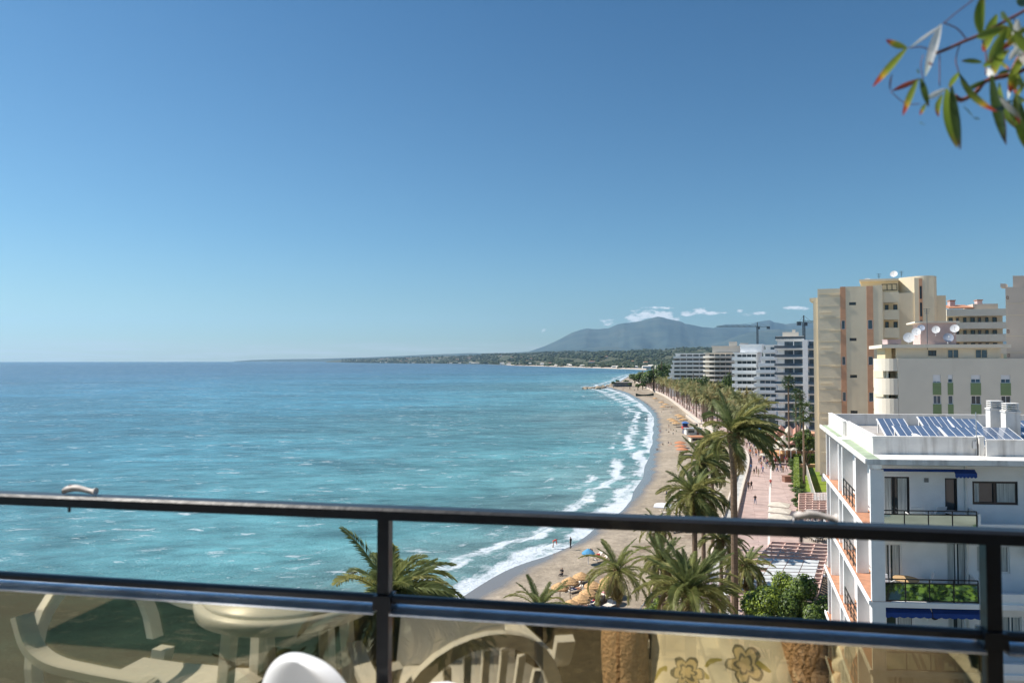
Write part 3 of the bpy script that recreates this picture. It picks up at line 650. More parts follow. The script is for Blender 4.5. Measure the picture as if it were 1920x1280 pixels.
part('room_back_wall', back, mat('room_wall', (0.25, 0.24, 0.22), 0.9, 0.2), nbt)
for a, b, c, d, ty, k in W:
    fm = M_black if ty in ('dd', 'd1', 'dw') else M_plastic
    f = window(nbt, NB, a, b, c, d, WP, fm, M_glassd if ty != 'wg' else M_glassb, 2 if b-a > 0.8 else 1, 0.07 if ty != 'dw' else 0.10, 0.12)
    if ty in ('dd', 'dw', 'open', 'wg', 'w1'):
        cm = MB(); w_ = (b-a)
        segs = [(a+0.08, a+w_*0.16), (a+w_*0.55, b-0.1)] if ty in ('dw', 'open') else [(a+0.08, a+w_*0.4), (a+w_*0.62, b-0.1)]
        for s0, s1 in segs:
            nn = max(4, int((s1-s0)/0.05))
            cm = MB()
            for i in range(nn):
                x0 = s0+(s1-s0)*i/nn; x1 = s0+(s1-s0)*(i+1)/nn; dd = 0.03 if i % 2 else 0.0
                NB.box(cm, x0, x1, WP+0.085+dd*0.5, WP+0.095+dd, c+0.08, d-0.08)
            part('curtain', cm, M_curtain, f)
# floor slabs
for k in range(8):
    s_ = MB(); NB.box(s_, -0.35, UR, 0.0, WP, fl[k]-0.22, fl[k]); NB.box(s_, -0.35, 0.55, WP, 15.6, fl[k]-0.22, fl[k])
    NB.box(s_, -0.43, -0.35, -0.03, 15.6, fl[k]-0.12, fl[k]+0.06)
    part('floor_slab', s_, M_white, nbt)
    tt = MB(); NB.box(tt, -0.33, 0.5, 0.05, 15.4, fl[k]+0.004, fl[k]+0.03); part('terrace_tiles', tt, M_tile, nbt)
# roof slab and its lip
s_ = MB(); NB.box(s_, -0.45, UR, -0.15, 16.2, ZR-0.2, ZR); NB.box(s_, -0.53, -0.45, -0.2, 16.2, ZR-0.16, ZR+0.05); NB.box(s_, -0.45, UR, -0.22, -0.15, ZR-0.2, ZR+0.03); part('roof_slab', s_, M_white_old, nbt)
g_ = MB(); NB.box(g_, -0.42, 0.1, 0.0, 7.6, ZR+0.004, ZR+0.02); NB.box(g_, -0.42, -0.1, 9, 16, ZR+0.004, ZR+0.02); part('roof_gutter', g_, mat('gutter_paint', (0.33, 0.40, 0.28), 0.8, 0.2), nbt)
# roof parapets
def wallseg(nm, u0, u1, d0, d1, h, z=ZR, m=M_white_old):
    a = MB(); NB.box(a, u0, u1, d0, d1, z, z+h)
    NB.box(a, u0-0.025, u1+0.025, d0-0.025, d1+0.025, z+h, z+h+0.05); return part(nm, a, m, nbt)
uP = NB.ua(1634, 1.7); uQ = NB.ua(1828, 1.7)
wallseg('parapet', uP, uQ, 1.7, 1.9, 0.75); wallseg('parapet', uP, uP+0.2, 1.95, 9.3, 0.75); wallseg('parapet', uQ+0.03, uQ+0.23, 1.45, 1.95, 0.80)
wallseg('parapet', uQ+0.27, UR, 1.3, 1.5, 0.68); wallseg('parapet', 0.02, uP+0.2, 9.35, 9.55, 0.78); wallseg('parapet', 0.0, 0.2, 9.6, 15.8, 0.78); wallseg('parapet', 0.25, UR, 15.6, 15.8, 0.72)
wallseg('parapet', uP+2.6, uP+2.75, 3.4, 5.6, 0.5)
rf = MB(); NB.box(rf, uP+0.25, UR-0.1, 2.0, 15.5, ZR+0.004, ZR+0.03); part('roof_floor', rf, M_roofgrey, nbt)
# columns on the sea side and its windows and railings
for s0, s1, u0, u1 in ((0.0, 0.22, -0.3, 0.25), (4.0, 4.25, -0.25, 0.3), (8.3, 8.55, -0.25, 0.3), (9.7, 9.95, -0.25, 0.3), (13.4, 13.65, -0.25, 0.3), (15.0, 15.2, -0.25, 0.3)):
    for k in range(8):
        c = MB(); NB.box(c, u0, u1, s0, s1, fl[k]+0.03, fl[k]+PH-0.22); part('column', c, M_white, nbt)
side = MB(); sh_ = []
for k in range(8):
    sh_ = [(2.0, 3.6, fl[k]+0.05, fl[k]+2.2), (5.0, 7.7, fl[k]+0.05, fl[k]+2.2), (10.3, 12.6, fl[k]+0.05, fl[k]+2.2)]
    holed(side, SD, WP+0.0, 13.5, 0.45, 0.55, fl[k], fl[k]+PH-0.22, sh_)
    for a, b, c, d in sh_: window(nbt, SD, a, b, c, d, 0.45, M_black if k < 2 else M_plastic, M_glassg if a > 4 else M_glassd, 2, 0.06, 0.08)
part('side_wall', side, M_white, nbt)
for k in range(6):
    for a, b in ((4.3, 8.2),):
        r_ = MB(); r_.bar(SD.p(a, -0.22, fl[k]+0.95), SD.p(b, -0.22, fl[k]+0.95), 0.05); r_.bar(SD.p(a, -0.22, fl[k]+0.6), SD.p(b, -0.22, fl[k]+0.6), 0.03); r_.bar(SD.p(a, -0.22, fl[k]+0.2), SD.p(b, -0.22, fl[k]+0.2), 0.03)
        for i in range(5): q = a+(b-a)*i/4; r_.bar(SD.p(q, -0.22, fl[k]+0.03), SD.p(q, -0.22, fl[k]+0.95), 0.035)
        part('side_railing', r_, M_black, nbt)
# front balcony railings with glass
uL, uR = NB.ua(1646, 0.1), NB.ua(1825, 0.1)
for k in range(8):
    z0 = fl[k]; fr_ = MB()
    for i in range(5):
        q = uL+(uR-uL)*i/4; NB.box(fr_, q-0.02, q+0.02, 0.08, 0.12, z0, z0+0.95)
    for zz in (0.03, 0.76, 0.92): NB.box(fr_, uL, uR, 0.075, 0.125, z0+zz, z0+zz+0.04)
    f = part('balcony_railing', fr_, M_black if k < 3 else M_plastic, nbt)
    for i in range(4):
        a = uL+(uR-uL)*i/4+0.025; b = uL+(uR-uL)*(i+1)/4-0.025; g = MB(); NB.box(g, a, b, 0.093, 0.105, z0+0.075, z0+0.755); part('glass_panel', g, M_glassg, f)
    e = MB(); NB.box(e, uR+0.04, uR+0.14, 0.02, WP, z0, z0+0.85); NB.box(e, uR+0.14, UR, 0.05, 0.2, z0, z0+0.42); part('balcony_wall', e, M_white, nbt)
# awnings
def awning(px0, px1, k, drop, reach, label=None, closed=False):
    u0, u1 = NB.ua(px0, 0.5), NB.ua(px1, 0.5); z = fl[k]+PH-0.26; a = MB(); n = 24; d0 = 0.7
    NB.box(a, u0, u1, d0-0.06, d0+0.06, z-0.09, z-.01, 0)
    pr = None
    for i in range(n+1):
        u = u0+(u1-u0)*i/n; sc_ = 0.05*abs(math.sin(math.pi*i/4)) if reach > .2 else -.09
        row = [NB.p(u, d0, z-0.03), NB.p(u, d0-reach, z-0.03-drop*0.7), NB.p(u, d0-reach-0.01, z-0.03-drop*0.7-0.14-sc_)]
        if pr:
            for q in range(2): a.poly([pr[q], row[q], row[q+1], pr[q+1]]); a.poly([tuple(Vector(x)-Vector((0, 0, .012))) for x in (pr[q], row[q], row[q+1], pr[q+1])])
        pr = row
    return part('awning', a, M_blue, nbt)
awning(1646, 1735, 2, 0.28, 0.55); awning(1737, 1828, 2, 0.28, 0.55); awning(1650, 1790, 0, 0.02, 0.1); awning(1785, 1826, 0, 0.14, 0.3)
fan = MB(); NB.box(fan, uB+0.62, uB+0.80, WP-0.04, WP-0.003, ZR-1.15, ZR-0.97); part('wall_vent', fan, mat('vent_grey', (0.2, 0.2, 0.2)), nbt)
tex = MB()
for i in range(2):
    pass
# solar panels
def solar(u0, u1, d0, d1, z0, z1, nx, lab):
    t = thing('solar_panel', lab, 'solar panel', NB.p(u0, d0, ZR+0.03), 'solar panels on the white roof')
    def q(a, b, lift=0): p0 = Vector(NB.p(u0+(u1-u0)*a, d0+(d1-d0)*b, ZR+0.03+z0+(z1-z0)*b+lift)); return p0
    fr_ = MB()
    for a, b in (((0, 0), (1, 0)), ((0, 1), (1, 1)), ((0, 0), (0, 1)), ((1, 0), (1, 1))): fr_.bar(q(*a), q(*b), 0.07)
    for i in range(1, nx): fr_.bar(q(i/nx, 0), q(i/nx, 1), 0.07)
    for a in (0.05, 0.95):
        fr_.bar(q(a, 0.95, -0.02), (q(a, 0.95).x, q(a, 0.95).y, ZR+0.03), 0.05); fr_.bar((q(a, 0.05).x, q(a, 0.05).y, ZR+0.03), (q(a, 0.95).x, q(a, 0.95).y, ZR+0.04), 0.04)
    part('frame', fr_, M_alu, t)
    for i in range(nx):
        g = MB(); a, b = i/nx+0.012, (i+1)/nx-0.012
        g.hexa([q(a, 0.01, 0), q(b, 0.01, 0), q(b, .99, 0), q(a, .99, 0), q(a, 0.01, .03), q(b, 0.01, .03), q(b, .99, .03), q(a, .99, .03)]); part('cell_panel', g, M_panel, t)
M_panel.node_tree.nodes['Principled BSDF'].inputs['Coat Weight'].default_value = 0.3
# rows tilt towards the sun on the left: build with the high side on the right end
def solar_px(c, u, d, tilt, nx, lab):
    """c = (u,d) low-left corner; panels are strips running into depth, rising to the right"""
    t = thing('solar_panel', lab, 'solar panel', NB.p(c[0], c[1], ZR+0.03), 'solar panels on the white roof')
    def q(a, b, lift=0): return Vector(NB.p(c[0]+u*a, c[1]+d*b, ZR+0.08+tilt*b+lift))
    f = MB()
    for i in range(nx+1): f.bar(q(i/nx, 0), q(i/nx, 1), 0.09, 0.05)
    for b in (0, 0.5, 1): f.bar(q(0, b), q(1, b), 0.05, 0.05)
    for a in (0.04, 0.96): f.bar(q(a, 0.96, -0.03), (q(a, 0.96).x, q(a, 0.96).y, ZR+0.03), 0.06)
    part('frame', f, M_plastic, t)
    for i in range(nx):
        a, b = (i+0.06)/nx, (i+0.94)/nx; g = MB()
        g.hexa([q(a, .02, .01), q(b, .02, .01), q(b, .98, .01), q(a, .98, .01), q(a, .02, .05), q(b, .02, .05), q(b, .98, .05), q(a, .98, .05)]); part('solar_cell_strip', g, M_panel, t)
uu = lambda px, d: NB.ua(px, d)
solar_px((uu(1655, 9.0), 8.4), 1.45, 2.6, 0.75, 4, 'small solar panel array at the left end of the white roof behind the parapet')
solar_px((uu(1690, 5.6), 5.3), 2.2, 2.6, 0.62, 6, 'solar panel array in the middle of the white roof, front row')
solar_px((uu(1738, 9.0), 8.6), 1.9, 2.8, 0.85, 6, 'solar panel array in the middle of the white roof, behind the front row')
solar_px((uu(1786, 4.6), 4.2), 3.4, 3.0, 0.62, 8, 'wide solar panel array in front of the two chimneys')
solar_px((uu(1800, 8.4), 8.0), 1.5, 3.0, 0.75, 4, 'solar panel array just left of the two chimneys')
solar_px((uu(1905, 7.5), 7.2), 3.0, 3.0, 0.75, 6, 'solar panel array at the right edge beyond the chimneys')
for px, d, h in ((1867, 8.5, 1.55), (1896, 7.2, 1.5)):
    u0 = uu(px-13, d); a = MB(); NB.box(a, u0, u0+0.72, d, d+0.7, ZR+0.03, ZR+h); NB.box(a, u0-0.04, u0+0.76, d-0.04, d+0.74, ZR+h, ZR+h+0.07)
    c = part('chimney', a, M_white_old, nbt); l_ = MB()
    for i in range(4): NB.box(l_, u0+0.02, u0+0.70, d+0.02, d+0.68, ZR+h+0.10+i*0.11, ZR+h+0.14+i*0.11)
    for a_, b_ in ((0.05, 0.05), (0.6, 0.05), (0.05, 0.6), (0.6, 0.6)): NB.box(l_, u0+a_, u0+a_+0.06, d+b_, d+b_+0.06, ZR+h+0.07, ZR+h+0.44)
    part('louvred_cap', l_, M_white_old, c)
a = MB(); u0 = uu(1825, 1.8); a.tube([NB.p(u0, 1.65, ZR), NB.p(u0, 1.65, ZR+1.9)], 0.02, 6); a.box(*[0]*6) if False else None
NB.box(a, u0-0.16, u0-0.02, 1.55, 1.66, ZR+0.3, ZR+0.62)
solo('antenna_mast', a, M_alu, 'thin antenna mast fixed to the front parapet of the white block', 'antenna', NB.p(u0, 1.65, ZR))
# drainpipes, air conditioners and cables on the facade
for u0 in (uE-0.28, uF+0.55):
    a = MB(); a.tube([NB.p(u0, WP-0.05, 1.0), NB.p(u0, WP-0.05, ZR-0.25)], 0.045, 8); part('drainpipe', a, M_white_old, nbt)
for k_, u0 in ((0, uF+0.65), (2, uC-0.9), (1, uE+2.1), (3, uE+2.2)):
    a = MB(); NB.box(a, u0, u0+0.8, WP-0.32, WP-0.01, fl[k_]+1.75, fl[k_]+2.3); o = part('air_conditioner', a, M_plastic, nbt); g = MB(); disc(g, NB.p(u0+0.3, WP-0.33, fl[k_]+2.02), 0.2, (0, -1, 0), bowl=0.01); part('fan_grille', g, M_dark, o)
# things on the balconies
M_chairw = mat('white_sling_fabric', (0.62, 0.63, 0.66), 0.7, 0.05)
def bchair(u, d, z, rz, lab):
    t = thing('balcony_chair', lab, 'chair', NB.p(u, d, z+0.035), 'white chairs on the neighbour balconies', rz)
    def pt(nm, f, m): b = MB(); f(b); part(nm, b, m, t, local=True)
    pt('seat', lambda b: b.box(-.25, .25, -.25, .25, .40, .44), M_chairw)
    pt('backrest', lambda b: b.hexa([(-.25, .22, .46), (.25, .22, .46), (.25, .26, .46), (-.25, .26, .46), (-.25, .38, 1.0), (.25, .38, 1.0), (.25, .42, 1.0), (-.25, .42, 1.0)]), M_chairw)
    for x in (-.23, .21):
        for y in (-.23, .21): pt('leg', lambda b: b.box(x, x+.025, y, y+.025, 0, .40), M_plastic)
    pt('armrest', lambda b: (b.box(-.29, -.25, -.25, .28, .62, .65), b.box(.25, .29, -.25, .28, .62, .65), b.box(-.285, -.26, -.25, -.22, 0, .62), b.box(.26, .285, -.25, -.22, 0, .62)), M_plastic)
    return t
def btable(u, d, z, lab, r=0.4, m=M_chairw):
    t = thing('balcony_table', lab, 'table', NB.p(u, d, z+0.035), 'tables on the neighbour balconies')
    b = MB(); b.lathe([(r, .70), (r, .73)], n=20); part('tabletop', b, m, t, local=True)
    b = MB(); b.tube([(0, 0, .02), (0, 0, .70)], .03); b.lathe([(.22, 0), (.2, .03)], n=12); part('pedestal', b, M_plastic, t, local=True)
bchair(uL+0.45, 0.7, fl[2], 2.4, 'white chair at the left of the lower balcony under the blue awning')
bchair(uL+1.55, 0.8, fl[2], -2.4, 'white high backed chair in front of the dark open door of the lower balcony')
btable(uL+1.0, 0.75, fl[2], 'small table between the two white chairs on the lower balcony', 0.35)
bchair(uR-0.6, 0.9, fl[2], 1.2, 'small white chair at the right end of the lower balcony')
bchair(uL+0.35, 0.9, fl[1], 2.2, 'white chair left of the round wooden table on the middle balcony')
bchair(uL+1.9, 0.9, fl[1], -2.0, 'white reclined chair right of the round wooden table on the middle balcony')
btable(uL+1.15, 0.8, fl[1], 'round light wood table on the middle balcony', 0.5, mat('light_wood', (0.5, 0.33, 0.17)))
bchair(uL+1.55, 0.8, fl[0], 2.9, 'white chair beside the sliding door of the top balcony')
bchair(uL+2.4, 0.9, fl[0], -2.9, 'second white chair on the top balcony, under the wall vent')
btable(uL+3.2, 0.8, fl[0], 'low white table at the right of the top balcony', 0.4)

# ------------------------------------------------------------------ the beige tower
def bfr(px, Y, ux=(1, 0), dv=(0.3, 1)):
    p = P(px, 676, Y); return Fr((p.x, p.y), ux, dv)
TW = bfr(1545, 132, (1, -0.32), (0.55, 1)); tw = thing('apartment_tower', 'tall beige tower with two terracotta stripes and small windows', 'building', TW.p(0, 0, 0))
u_ = lambda px, d=0: TW.ua(px, d); z_ = lambda py, px=1600, d=0: TW.za(py, px, d)
zb = z_(893)
stripes = [(1576.5, 1586.5), (1626, 1638)]
wz = [(600, 617), (668, 684), (735, 752), (806, 822)]
hol = []
for a, b in stripes:
    for c, d in wz: hol.append((u_(a+1.5), u_(b-1.5), z_(d), z_(c), 's'))
for c in (569, 636, 705, 772, 840): hol.append((u_(1593), u_(1606), z_(c+3), z_(c-2.5), 'h'))
mb = MB(); segs = [(u_(1534), u_(stripes[0][0])), (u_(stripes[0][1]), u_(stripes[1][0])), (u_(stripes[1][1]), u_(1656))]
tops = [z_(540), z_(537), z_(536)]
for (a, b), tp in zip(segs, tops): holed(mb, TW, a, b, 0, 0.4, zb, tp, [h[:4] for h in hol if h[4] == 'h'])
TW.box(mb, u_(1534), u_(1656), 0.4, 16, zb, z_(545)); 
part('wall', mb, M_cream, tw)
mb = MB(); TW.box(mb, u_(1525), u_(1534), 0.5, 15, zb+0.5, z_(556)); TW.box(mb, u_(1518), u_(1526), 0.8, 6, z_(562), z_(556)); part('side_bay', mb, M_cream, tw)
for i, (a, b) in enumerate(stripes):
    mb = MB(); holed(mb, TW, u_(a), u_(b), -0.06, 0.38, zb+0.1, z_(537), [h[:4] for h in hol if h[4] == 's']); part('terracotta_stripe', mb, M_terra, tw)
for h in hol: window(tw, TW, h[0], h[1], h[2], h[3], 0, M_plastic if h[4] == 's' else M_black, M_glassb if h[4] == 's' else M_glassd, 2 if h[4] == 'h' else 1, 0.08, 0.2)
# horizontal panel joints and the ledge stubs
for i in range(16):
    z = z_(550+i*22.6); mb = MB(); TW.box(mb, u_(1534.5), u_(1576), -0.035, -0.002, z, z+0.07); part('facade_panel', mb, M_cream if i % 2 else M_yellow, tw)
for i, y in enumerate((553, 586, 620, 653, 687, 720, 753, 787, 818, 851, 883)):
    z = z_(y); a, b = ((1538, 1560) if i % 2 else (1557, 1576)); mb = MB(); TW.box(mb, u_(a), u_(b), -0.22, -0.036, z, z+0.15); part('ledge', mb, M_cream, tw)
# right hand part with balconies
bal = [(568, 582), (600, 615), (634, 648), (666, 681), (699, 714), (733, 747), (766, 780)]
mb = MB(); holed(mb, TW, u_(1656.2), u_(1687), 0.35, 0.7, zb, z_(549), [(u_(1657.5), u_(1685), z_(b), z_(a)) for a, b in bal]); TW.box(mb, u_(1656.2), u_(1720), 3.2, 16, zb, z_(549)); part('balcony_wing', mb, M_cream, tw)
for a, b in bal:
    f = MB(); holed(f, TW, u_(1657), u_(1686), 2.6, 2.8, z_(b)-0.6, z_(a), [(u_(1660), u_(1667), z_(b), z_(a)-0.3), (u_(1676), u_(1684), z_(b), z_(a)-0.3)])
    TW.box(f, u_(1657), u_(1686), 0.75, 2.6, z_(b)-0.75, z_(b)-0.65); o = part('loggia', f, M_yellow, tw)
    for c, d in ((1660, 1667), (1676, 1684)): window(tw, TW, u_(c), u_(d), z_(b), z_(a)-0.3, 2.6, M_black, M_glassd, 1, 0.1, 0.15)
mb = MB(); TW.box(mb, u_(1615, 4), u_(1686, 4), 4, 14, z_(549), z_(527, 1650, 4)); TW.box(mb, u_(1615, 4), u_(1630, 4), 3.9, 4.0, z_(549), z_(524, 1650, 4)); part('penthouse', mb, M_yellow, tw)
mb = MB(); TW.box(mb, u_(1613, 3.5), u_(1687, 3.5), 3.3, 14, z_(527, 1650, 3.5), z_(523, 1650, 3.5)); part('penthouse_roof', mb, M_cream, tw)
window(tw, TW, u_(1655, 4), u_(1684, 4), z_(545, 1650, 4), z_(533, 1650, 4), 3.9, M_black, M_glassd, 3, 0.1, 0.1)
mb = MB(); cx = u_(1712, 6); c0 = TW.p(cx, 8.5, 0); pts = []
for i in range(25): a = math.pi*1.0+math.pi*i/24; pts.append((c0[0]+5.6*math.cos(a)*0.62, c0[1]+5.6*math.sin(a)))
pts += [(c0[0]+3.6, c0[1]+6), (c0[0]-3.6, c0[1]+6)]; mb.prism(pts, zb, z_(519, 1700, 4)); part('rounded_stair_tower', mb, M_cream, tw)
mb = MB(); TW.box(mb, u_(1716, 3), u_(1753, 3), 3.0, 13, zb, z_(520, 1740, 3)); part('stair_tower', mb, M_cream, tw)
mb = MB(); TW.box(mb, u_(1725, 3), u_(1731, 3), 2.93, 2.99, z_(700), z_(522, 1740, 3)); part('terracotta_stripe', mb, M_terra, tw)
for a, b in ((567, 593), (536, 560), (600, 640)): 
    window(tw, TW, u_(1726, 3), u_(1730, 3), z_(b, 1740, 3), z_(a, 1740, 3), 2.8, M_black, M_glassd, 1, 0.08, 0.1)
mb = MB(); TW.box(mb, u_(1754.5, 5), u_(1775, 5), 5.0, 14, zb, z_(554, 1760, 5)); part('rear_wing', mb, M_cream, tw)
mb = MB(); TW.box(mb, u_(1545), u_(1561), 1.5, 12, 0, zb); part('base_column', mb, M_terra, tw); mb = MB(); TW.box(mb, u_(1562), u_(1656), 3, 15, 0, zb); part('ground_floor_wall', mb, M_terra, tw)
mb = MB(); TW.box(mb, u_(1537), u_(1549), 0.2, 1.2, z_(905), z_(896)); part('air_conditioner', mb, M_plastic, tw)
sat_dish(Vector(P(1626, 531, 134)), 1.0, (-0.5, -1, 0.4), 'round grey satellite dish on the left roof edge of the beige tower', M_dish)
sat_dish(Vector(P(1676, 514, 140)), 0.7, (-0.8, -1, 0.5), 'small satellite dish on the highest roof of the beige tower', M_dish)
def aerial(px, py, Y, h, lab):
    p = P(px, py, Y); a = MB(); a.tube([p, p+Vector((0, 0, h))], 0.05, 5)
    for i in range(3): a.bar(p+Vector((-0.5+i*.1, 0, h-0.1-i*0.3)), p+Vector((0.5-i*.1, 0, h-0.1-i*0.3)), 0.05)
    solo('roof_aerial', a, M_steel, lab, 'aerial', tuple(p), 'aerials on the rooftops')
aerial(1690, 519, 140, 1.2, 'short aerial next to the dish on the top of the beige tower'); aerial(1648, 522, 138, 1.0, 'low aerial on the yellow penthouse roof of the tower')
aerial(1739, 655, 100, 6.0, 'tall thin aerial rising behind the pink roof hut')

# ------------------------------------------------------------------ cream block with rounded balconies
CB = bfr(1652, 99, (1, -0.16), (0.35, 1)); cb = thing('apartment_block', 'cream apartment block with rounded corner balconies and green panels under windows', 'building', CB.p(0, 0, 0))
u_ = lambda px, d=0: CB.ua(px, d); z_ = lambda py, px=1750, d=0: CB.za(py, px, d)
cols = [(1748, 1762.5), (1776, 1785), (1819, 1837), (1875, 1893)]
rows = [(702, 717), (741, 757), (780, 796), (819, 835), (858, 874)]
hol = [(u_(a), u_(b), z_(d), z_(c)) for a, b in cols for c, d in rows]
mb = MB(); holed(mb, CB, u_(1683), u_(2080), 0, 0.3, 0, z_(672), hol); CB.box(mb, u_(1683), u_(2080), 0.3, 14, 0, z_(676)); part('wall', mb, M_cream2, cb)
for i, h in enumerate(hol):
    narrow = (i // 5) == 1
    f = window(cb, CB, *h, 0, M_plastic, M_glassd if (i % 5 == 1 and i > 9) else M_glassb, 1 if narrow else 2, 0.07, 0.15, shut=0.8 if i in (0,) else (0.5 if i in (5, 10, 15) else None))
    g = MB(); CB.box(g, h[0]-0.05, h[1]+0.05, -0.03, -0.002, h[2]-1.75, h[2]-0.02); part('green_panel', g, M_green, f)
zt = z_(672)
pr = [(692, 672), (737, 709.5), (778, 747.5), (816, 786), (855, 825)]
for i, (b, a) in enumerate(pr):
    z0, z1 = z_(b+1.5), z_(a); cc = CB.p(u_(1652, 0)+1.35, 2.2, 0); pts = []
    for j in range(13): an = math.pi*1.5-math.pi*j/12; pts.append((cc[0]+1.9*math.cos(an)*1.0, cc[1]+2.2*math.sin(an)))
    pts = [CB.p(u_(1682.5), 0.0, 0)[:2]]+pts+[CB.p(u_(1682.5), 4.4, 0)[:2]]
    inner = [(cc[0]+(p[0]-cc[0])*0.93, cc[1]+(p[1]-cc[1])*0.93) for p in pts]
    mb = MB(); n = len(pts); o_ = len(mb.v)
    for q in range(n-1):
        (x0, y0), (x1, y1), (x2, y2), (x3, y3) = pts[q], pts[q+1], inner[q+1], inner[q]
        mb.hexa([(x0, y0, z0), (x1, y1, z0), (x2, y2, z0), (x3, y3, z0), (x0, y0, z1), (x1, y1, z1), (x2, y2, z1), (x3, y3, z1)])
    mb.prism(pts, z0-0.15, z0); part('rounded_balcony', mb, M_cream2, cb, True if False else False)
    mb = MB(); CB.box(mb, u_(1660, 2), u_(1682.5, 2), 2.6, 13, z0-3.0, z0-0.16); part('balcony_back_wall', mb, M_cream, cb)
    mb = MB(); CB.box(mb, u_(1661, 2), u_(1662, 2), 0.8, 2.5, z0-2.9, z0-0.16); part('balcony_post', mb, M_cream2, cb)
    window(cb, CB, u_(1664, 2.6), u_(1668, 2.6), z0-2.8, z0-0.5, 2.45, M_black, M_glassd, 1, 0.08, 0.1)
# recessed top floor, roof slab, pink hut
mb = MB(); CB.box(mb, u_(1680, 2.5), u_(1876, 2.5), 2.5, 12, zt-0.3, z_(652, 1750, 2.5)); part('top_floor_wall', mb, M_cream2, cb)
mb = MB(); CB.box(mb, u_(1663, 1.5), u_(1675, 1.5), 3, 10, zt-0.3, z_(652, 1750, 2.5)); part('top_floor_wall', mb, M_yellow, cb)
for a, b, m in ((1740, 1755, M_glassd), (1776, 1797, M_glassb), (1828, 1851, M_glassb)): window(cb, CB, u_(a, 2.5), u_(b, 2.5), z_(671 if a > 1760 else 667, 1750, 2.5), z_(655 if a > 1760 else 657, 1750, 2.5), 2.4, M_black if a < 1760 else M_cream, m, 2, 0.07, 0.09)
mb = MB(); CB.box(mb, u_(1653, 1), u_(1896, 1), 1.0, 12.5, z_(652, 1750, 1), z_(645.5, 1750, 1)); part('roof_slab', mb, M_cream2, cb)
mb = MB(); CB.box(mb, u_(1726, 4), u_(1793, 4), 4, 9, z_(646, 1750, 4), z_(604.5, 1750, 4)); part('roof_hut', mb, M_pinkwall, cb)
mb = MB(); CB.box(mb, u_(1716, 3.6), u_(1800, 3.6), 3.6, 9.6, z_(605, 1750, 3.6), z_(602, 1750, 3.6)); part('roof_hut_slab', mb, M_cream2, cb)
for px, py, r, ax, d, m, lab in ((1704, 633, 0.75, (-0.55, -1, 0.35), 1.7, M_dish, 'large white satellite dish left of the pink roof hut'), (1718, 622, 0.6, (-0.75, -1, 0.45), 3.0, M_dish, 'white satellite dish tilted up behind the large dish'),
        (1755, 618, 0.55, (-0.9, -1, 0.25), 3.2, M_dish, 'white dish mounted on the middle of the pink hut wall'), (1790, 616, 0.6, (-0.8, -1, 0.4), 3.2, M_dish, 'white dish at the right end of the pink hut'), (1778, 633, 0.68, (-0.4, -1, 0.3), 3.3, M_dishd, 'blue grey dish low in front of the pink hut'), (1727, 615, 0.5, (-0.5, -1, 0.5), 3.4, M_dishd, 'grey dish on the left corner of the pink hut')):
    q_ = CB.p(CB.ua(px, d), d, 0); p = P(px, py, q_[1]-.25); sat_dish(p, r, ax, lab, m, 0.9)
a = MB(); p = P(1677, 645, 100); a.box(p.x-1, p.x+1, p.y, p.y+1.4, p.z, p.z+0.6); a.box(p.x-1.05, p.x+1.05, p.y-.05, p.y+1.45, p.z+0.6, p.z+0.7)
for i in range(6): a.box(p.x-0.95+i*0.36, p.x-0.85+i*0.36, p.y-0.03, p.y, p.z+0.05, p.z+0.58)
solo('roof_air_conditioner', a, M_pinkwall, 'pinkish cooling unit on the roof slab left of the dishes', 'air conditioner', tuple(p))
# low pinkish wall line in front of the block, just above the white roof
# ------------------------------------------------------------------ terrace block behind, with a tiled roof
BB = bfr(1775, 165, (1, -0.2), (0.3, 1)); bb = thing('terraced_building', 'cream building with long balcony parapets and a red tiled roof behind the dishes', 'building', BB.p(0, 0, 0))
u_ = lambda px, d=0: BB.ua(px, d); z_ = lambda py, px=1830, d=0: BB.za(py, px, d)
mb = MB(); BB.box(mb, u_(1777, 2), u_(1882, 2), 2.4, 14, 0, z_(578)); part('wall', mb, M_cream, bb)
bands = [(579, 592), (604, 616), (626.5, 640), (650, 663)]
for a, b in bands:
    mb = MB(); BB.box(mb, u_(1776), u_(1888), 0, 0.25, z_(b), z_(a)); BB.box(mb, u_(1776), u_(1888), 0.25, 2.4, z_(b), z_(b)+0.25); part('balcony_parapet', mb, M_cream2, bb)
for (a0, b0), (a1, b1) in zip(bands[:-1], bands[1:]):
    for i in range(7):
        px = 1785+i*14; window(bb, BB, u_(px), u_(px+(6 if i % 3 else 8)), z_(a1+1), z_(b0+2), 2.15, M_wood if i % 3 == 1 else M_black, M_glassd, 1, 0.1, 0.2)
mb = MB(); x0, x1 = u_(1786), u_(1834)
mb.hexa([BB.p(x0, 2.2, z_(577)), BB.p(x1, 2.2, z_(577)), BB.p(x1, 9, z_(569)), BB.p(x0, 9, z_(569)), BB.p(x0, 2.2, z_(575)), BB.p(x1, 2.2, z_(575)), BB.p(x1, 9, z_(566)), BB.p(x0, 9, z_(566))]); part('roof', mb, M_tile, bb)
mb = MB(); BB.box(mb, u_(1834), u_(1882), 3, 10, z_(578), z_(568)); part('upper_storey', mb, M_greyb, bb)
for px in (1804, 1857):
    mb = MB(); BB.box(mb, u_(px-6), u_(px+4), 6, 8, z_(572), z_(560)); c = part('chimney', mb, M_pinkwall, bb); k = MB(); BB.box(k, u_(px-7), u_(px+5), 5.8, 8.2, z_(560)+0.05, z_(558)); part('chimney_cap', k, M_tile, c)
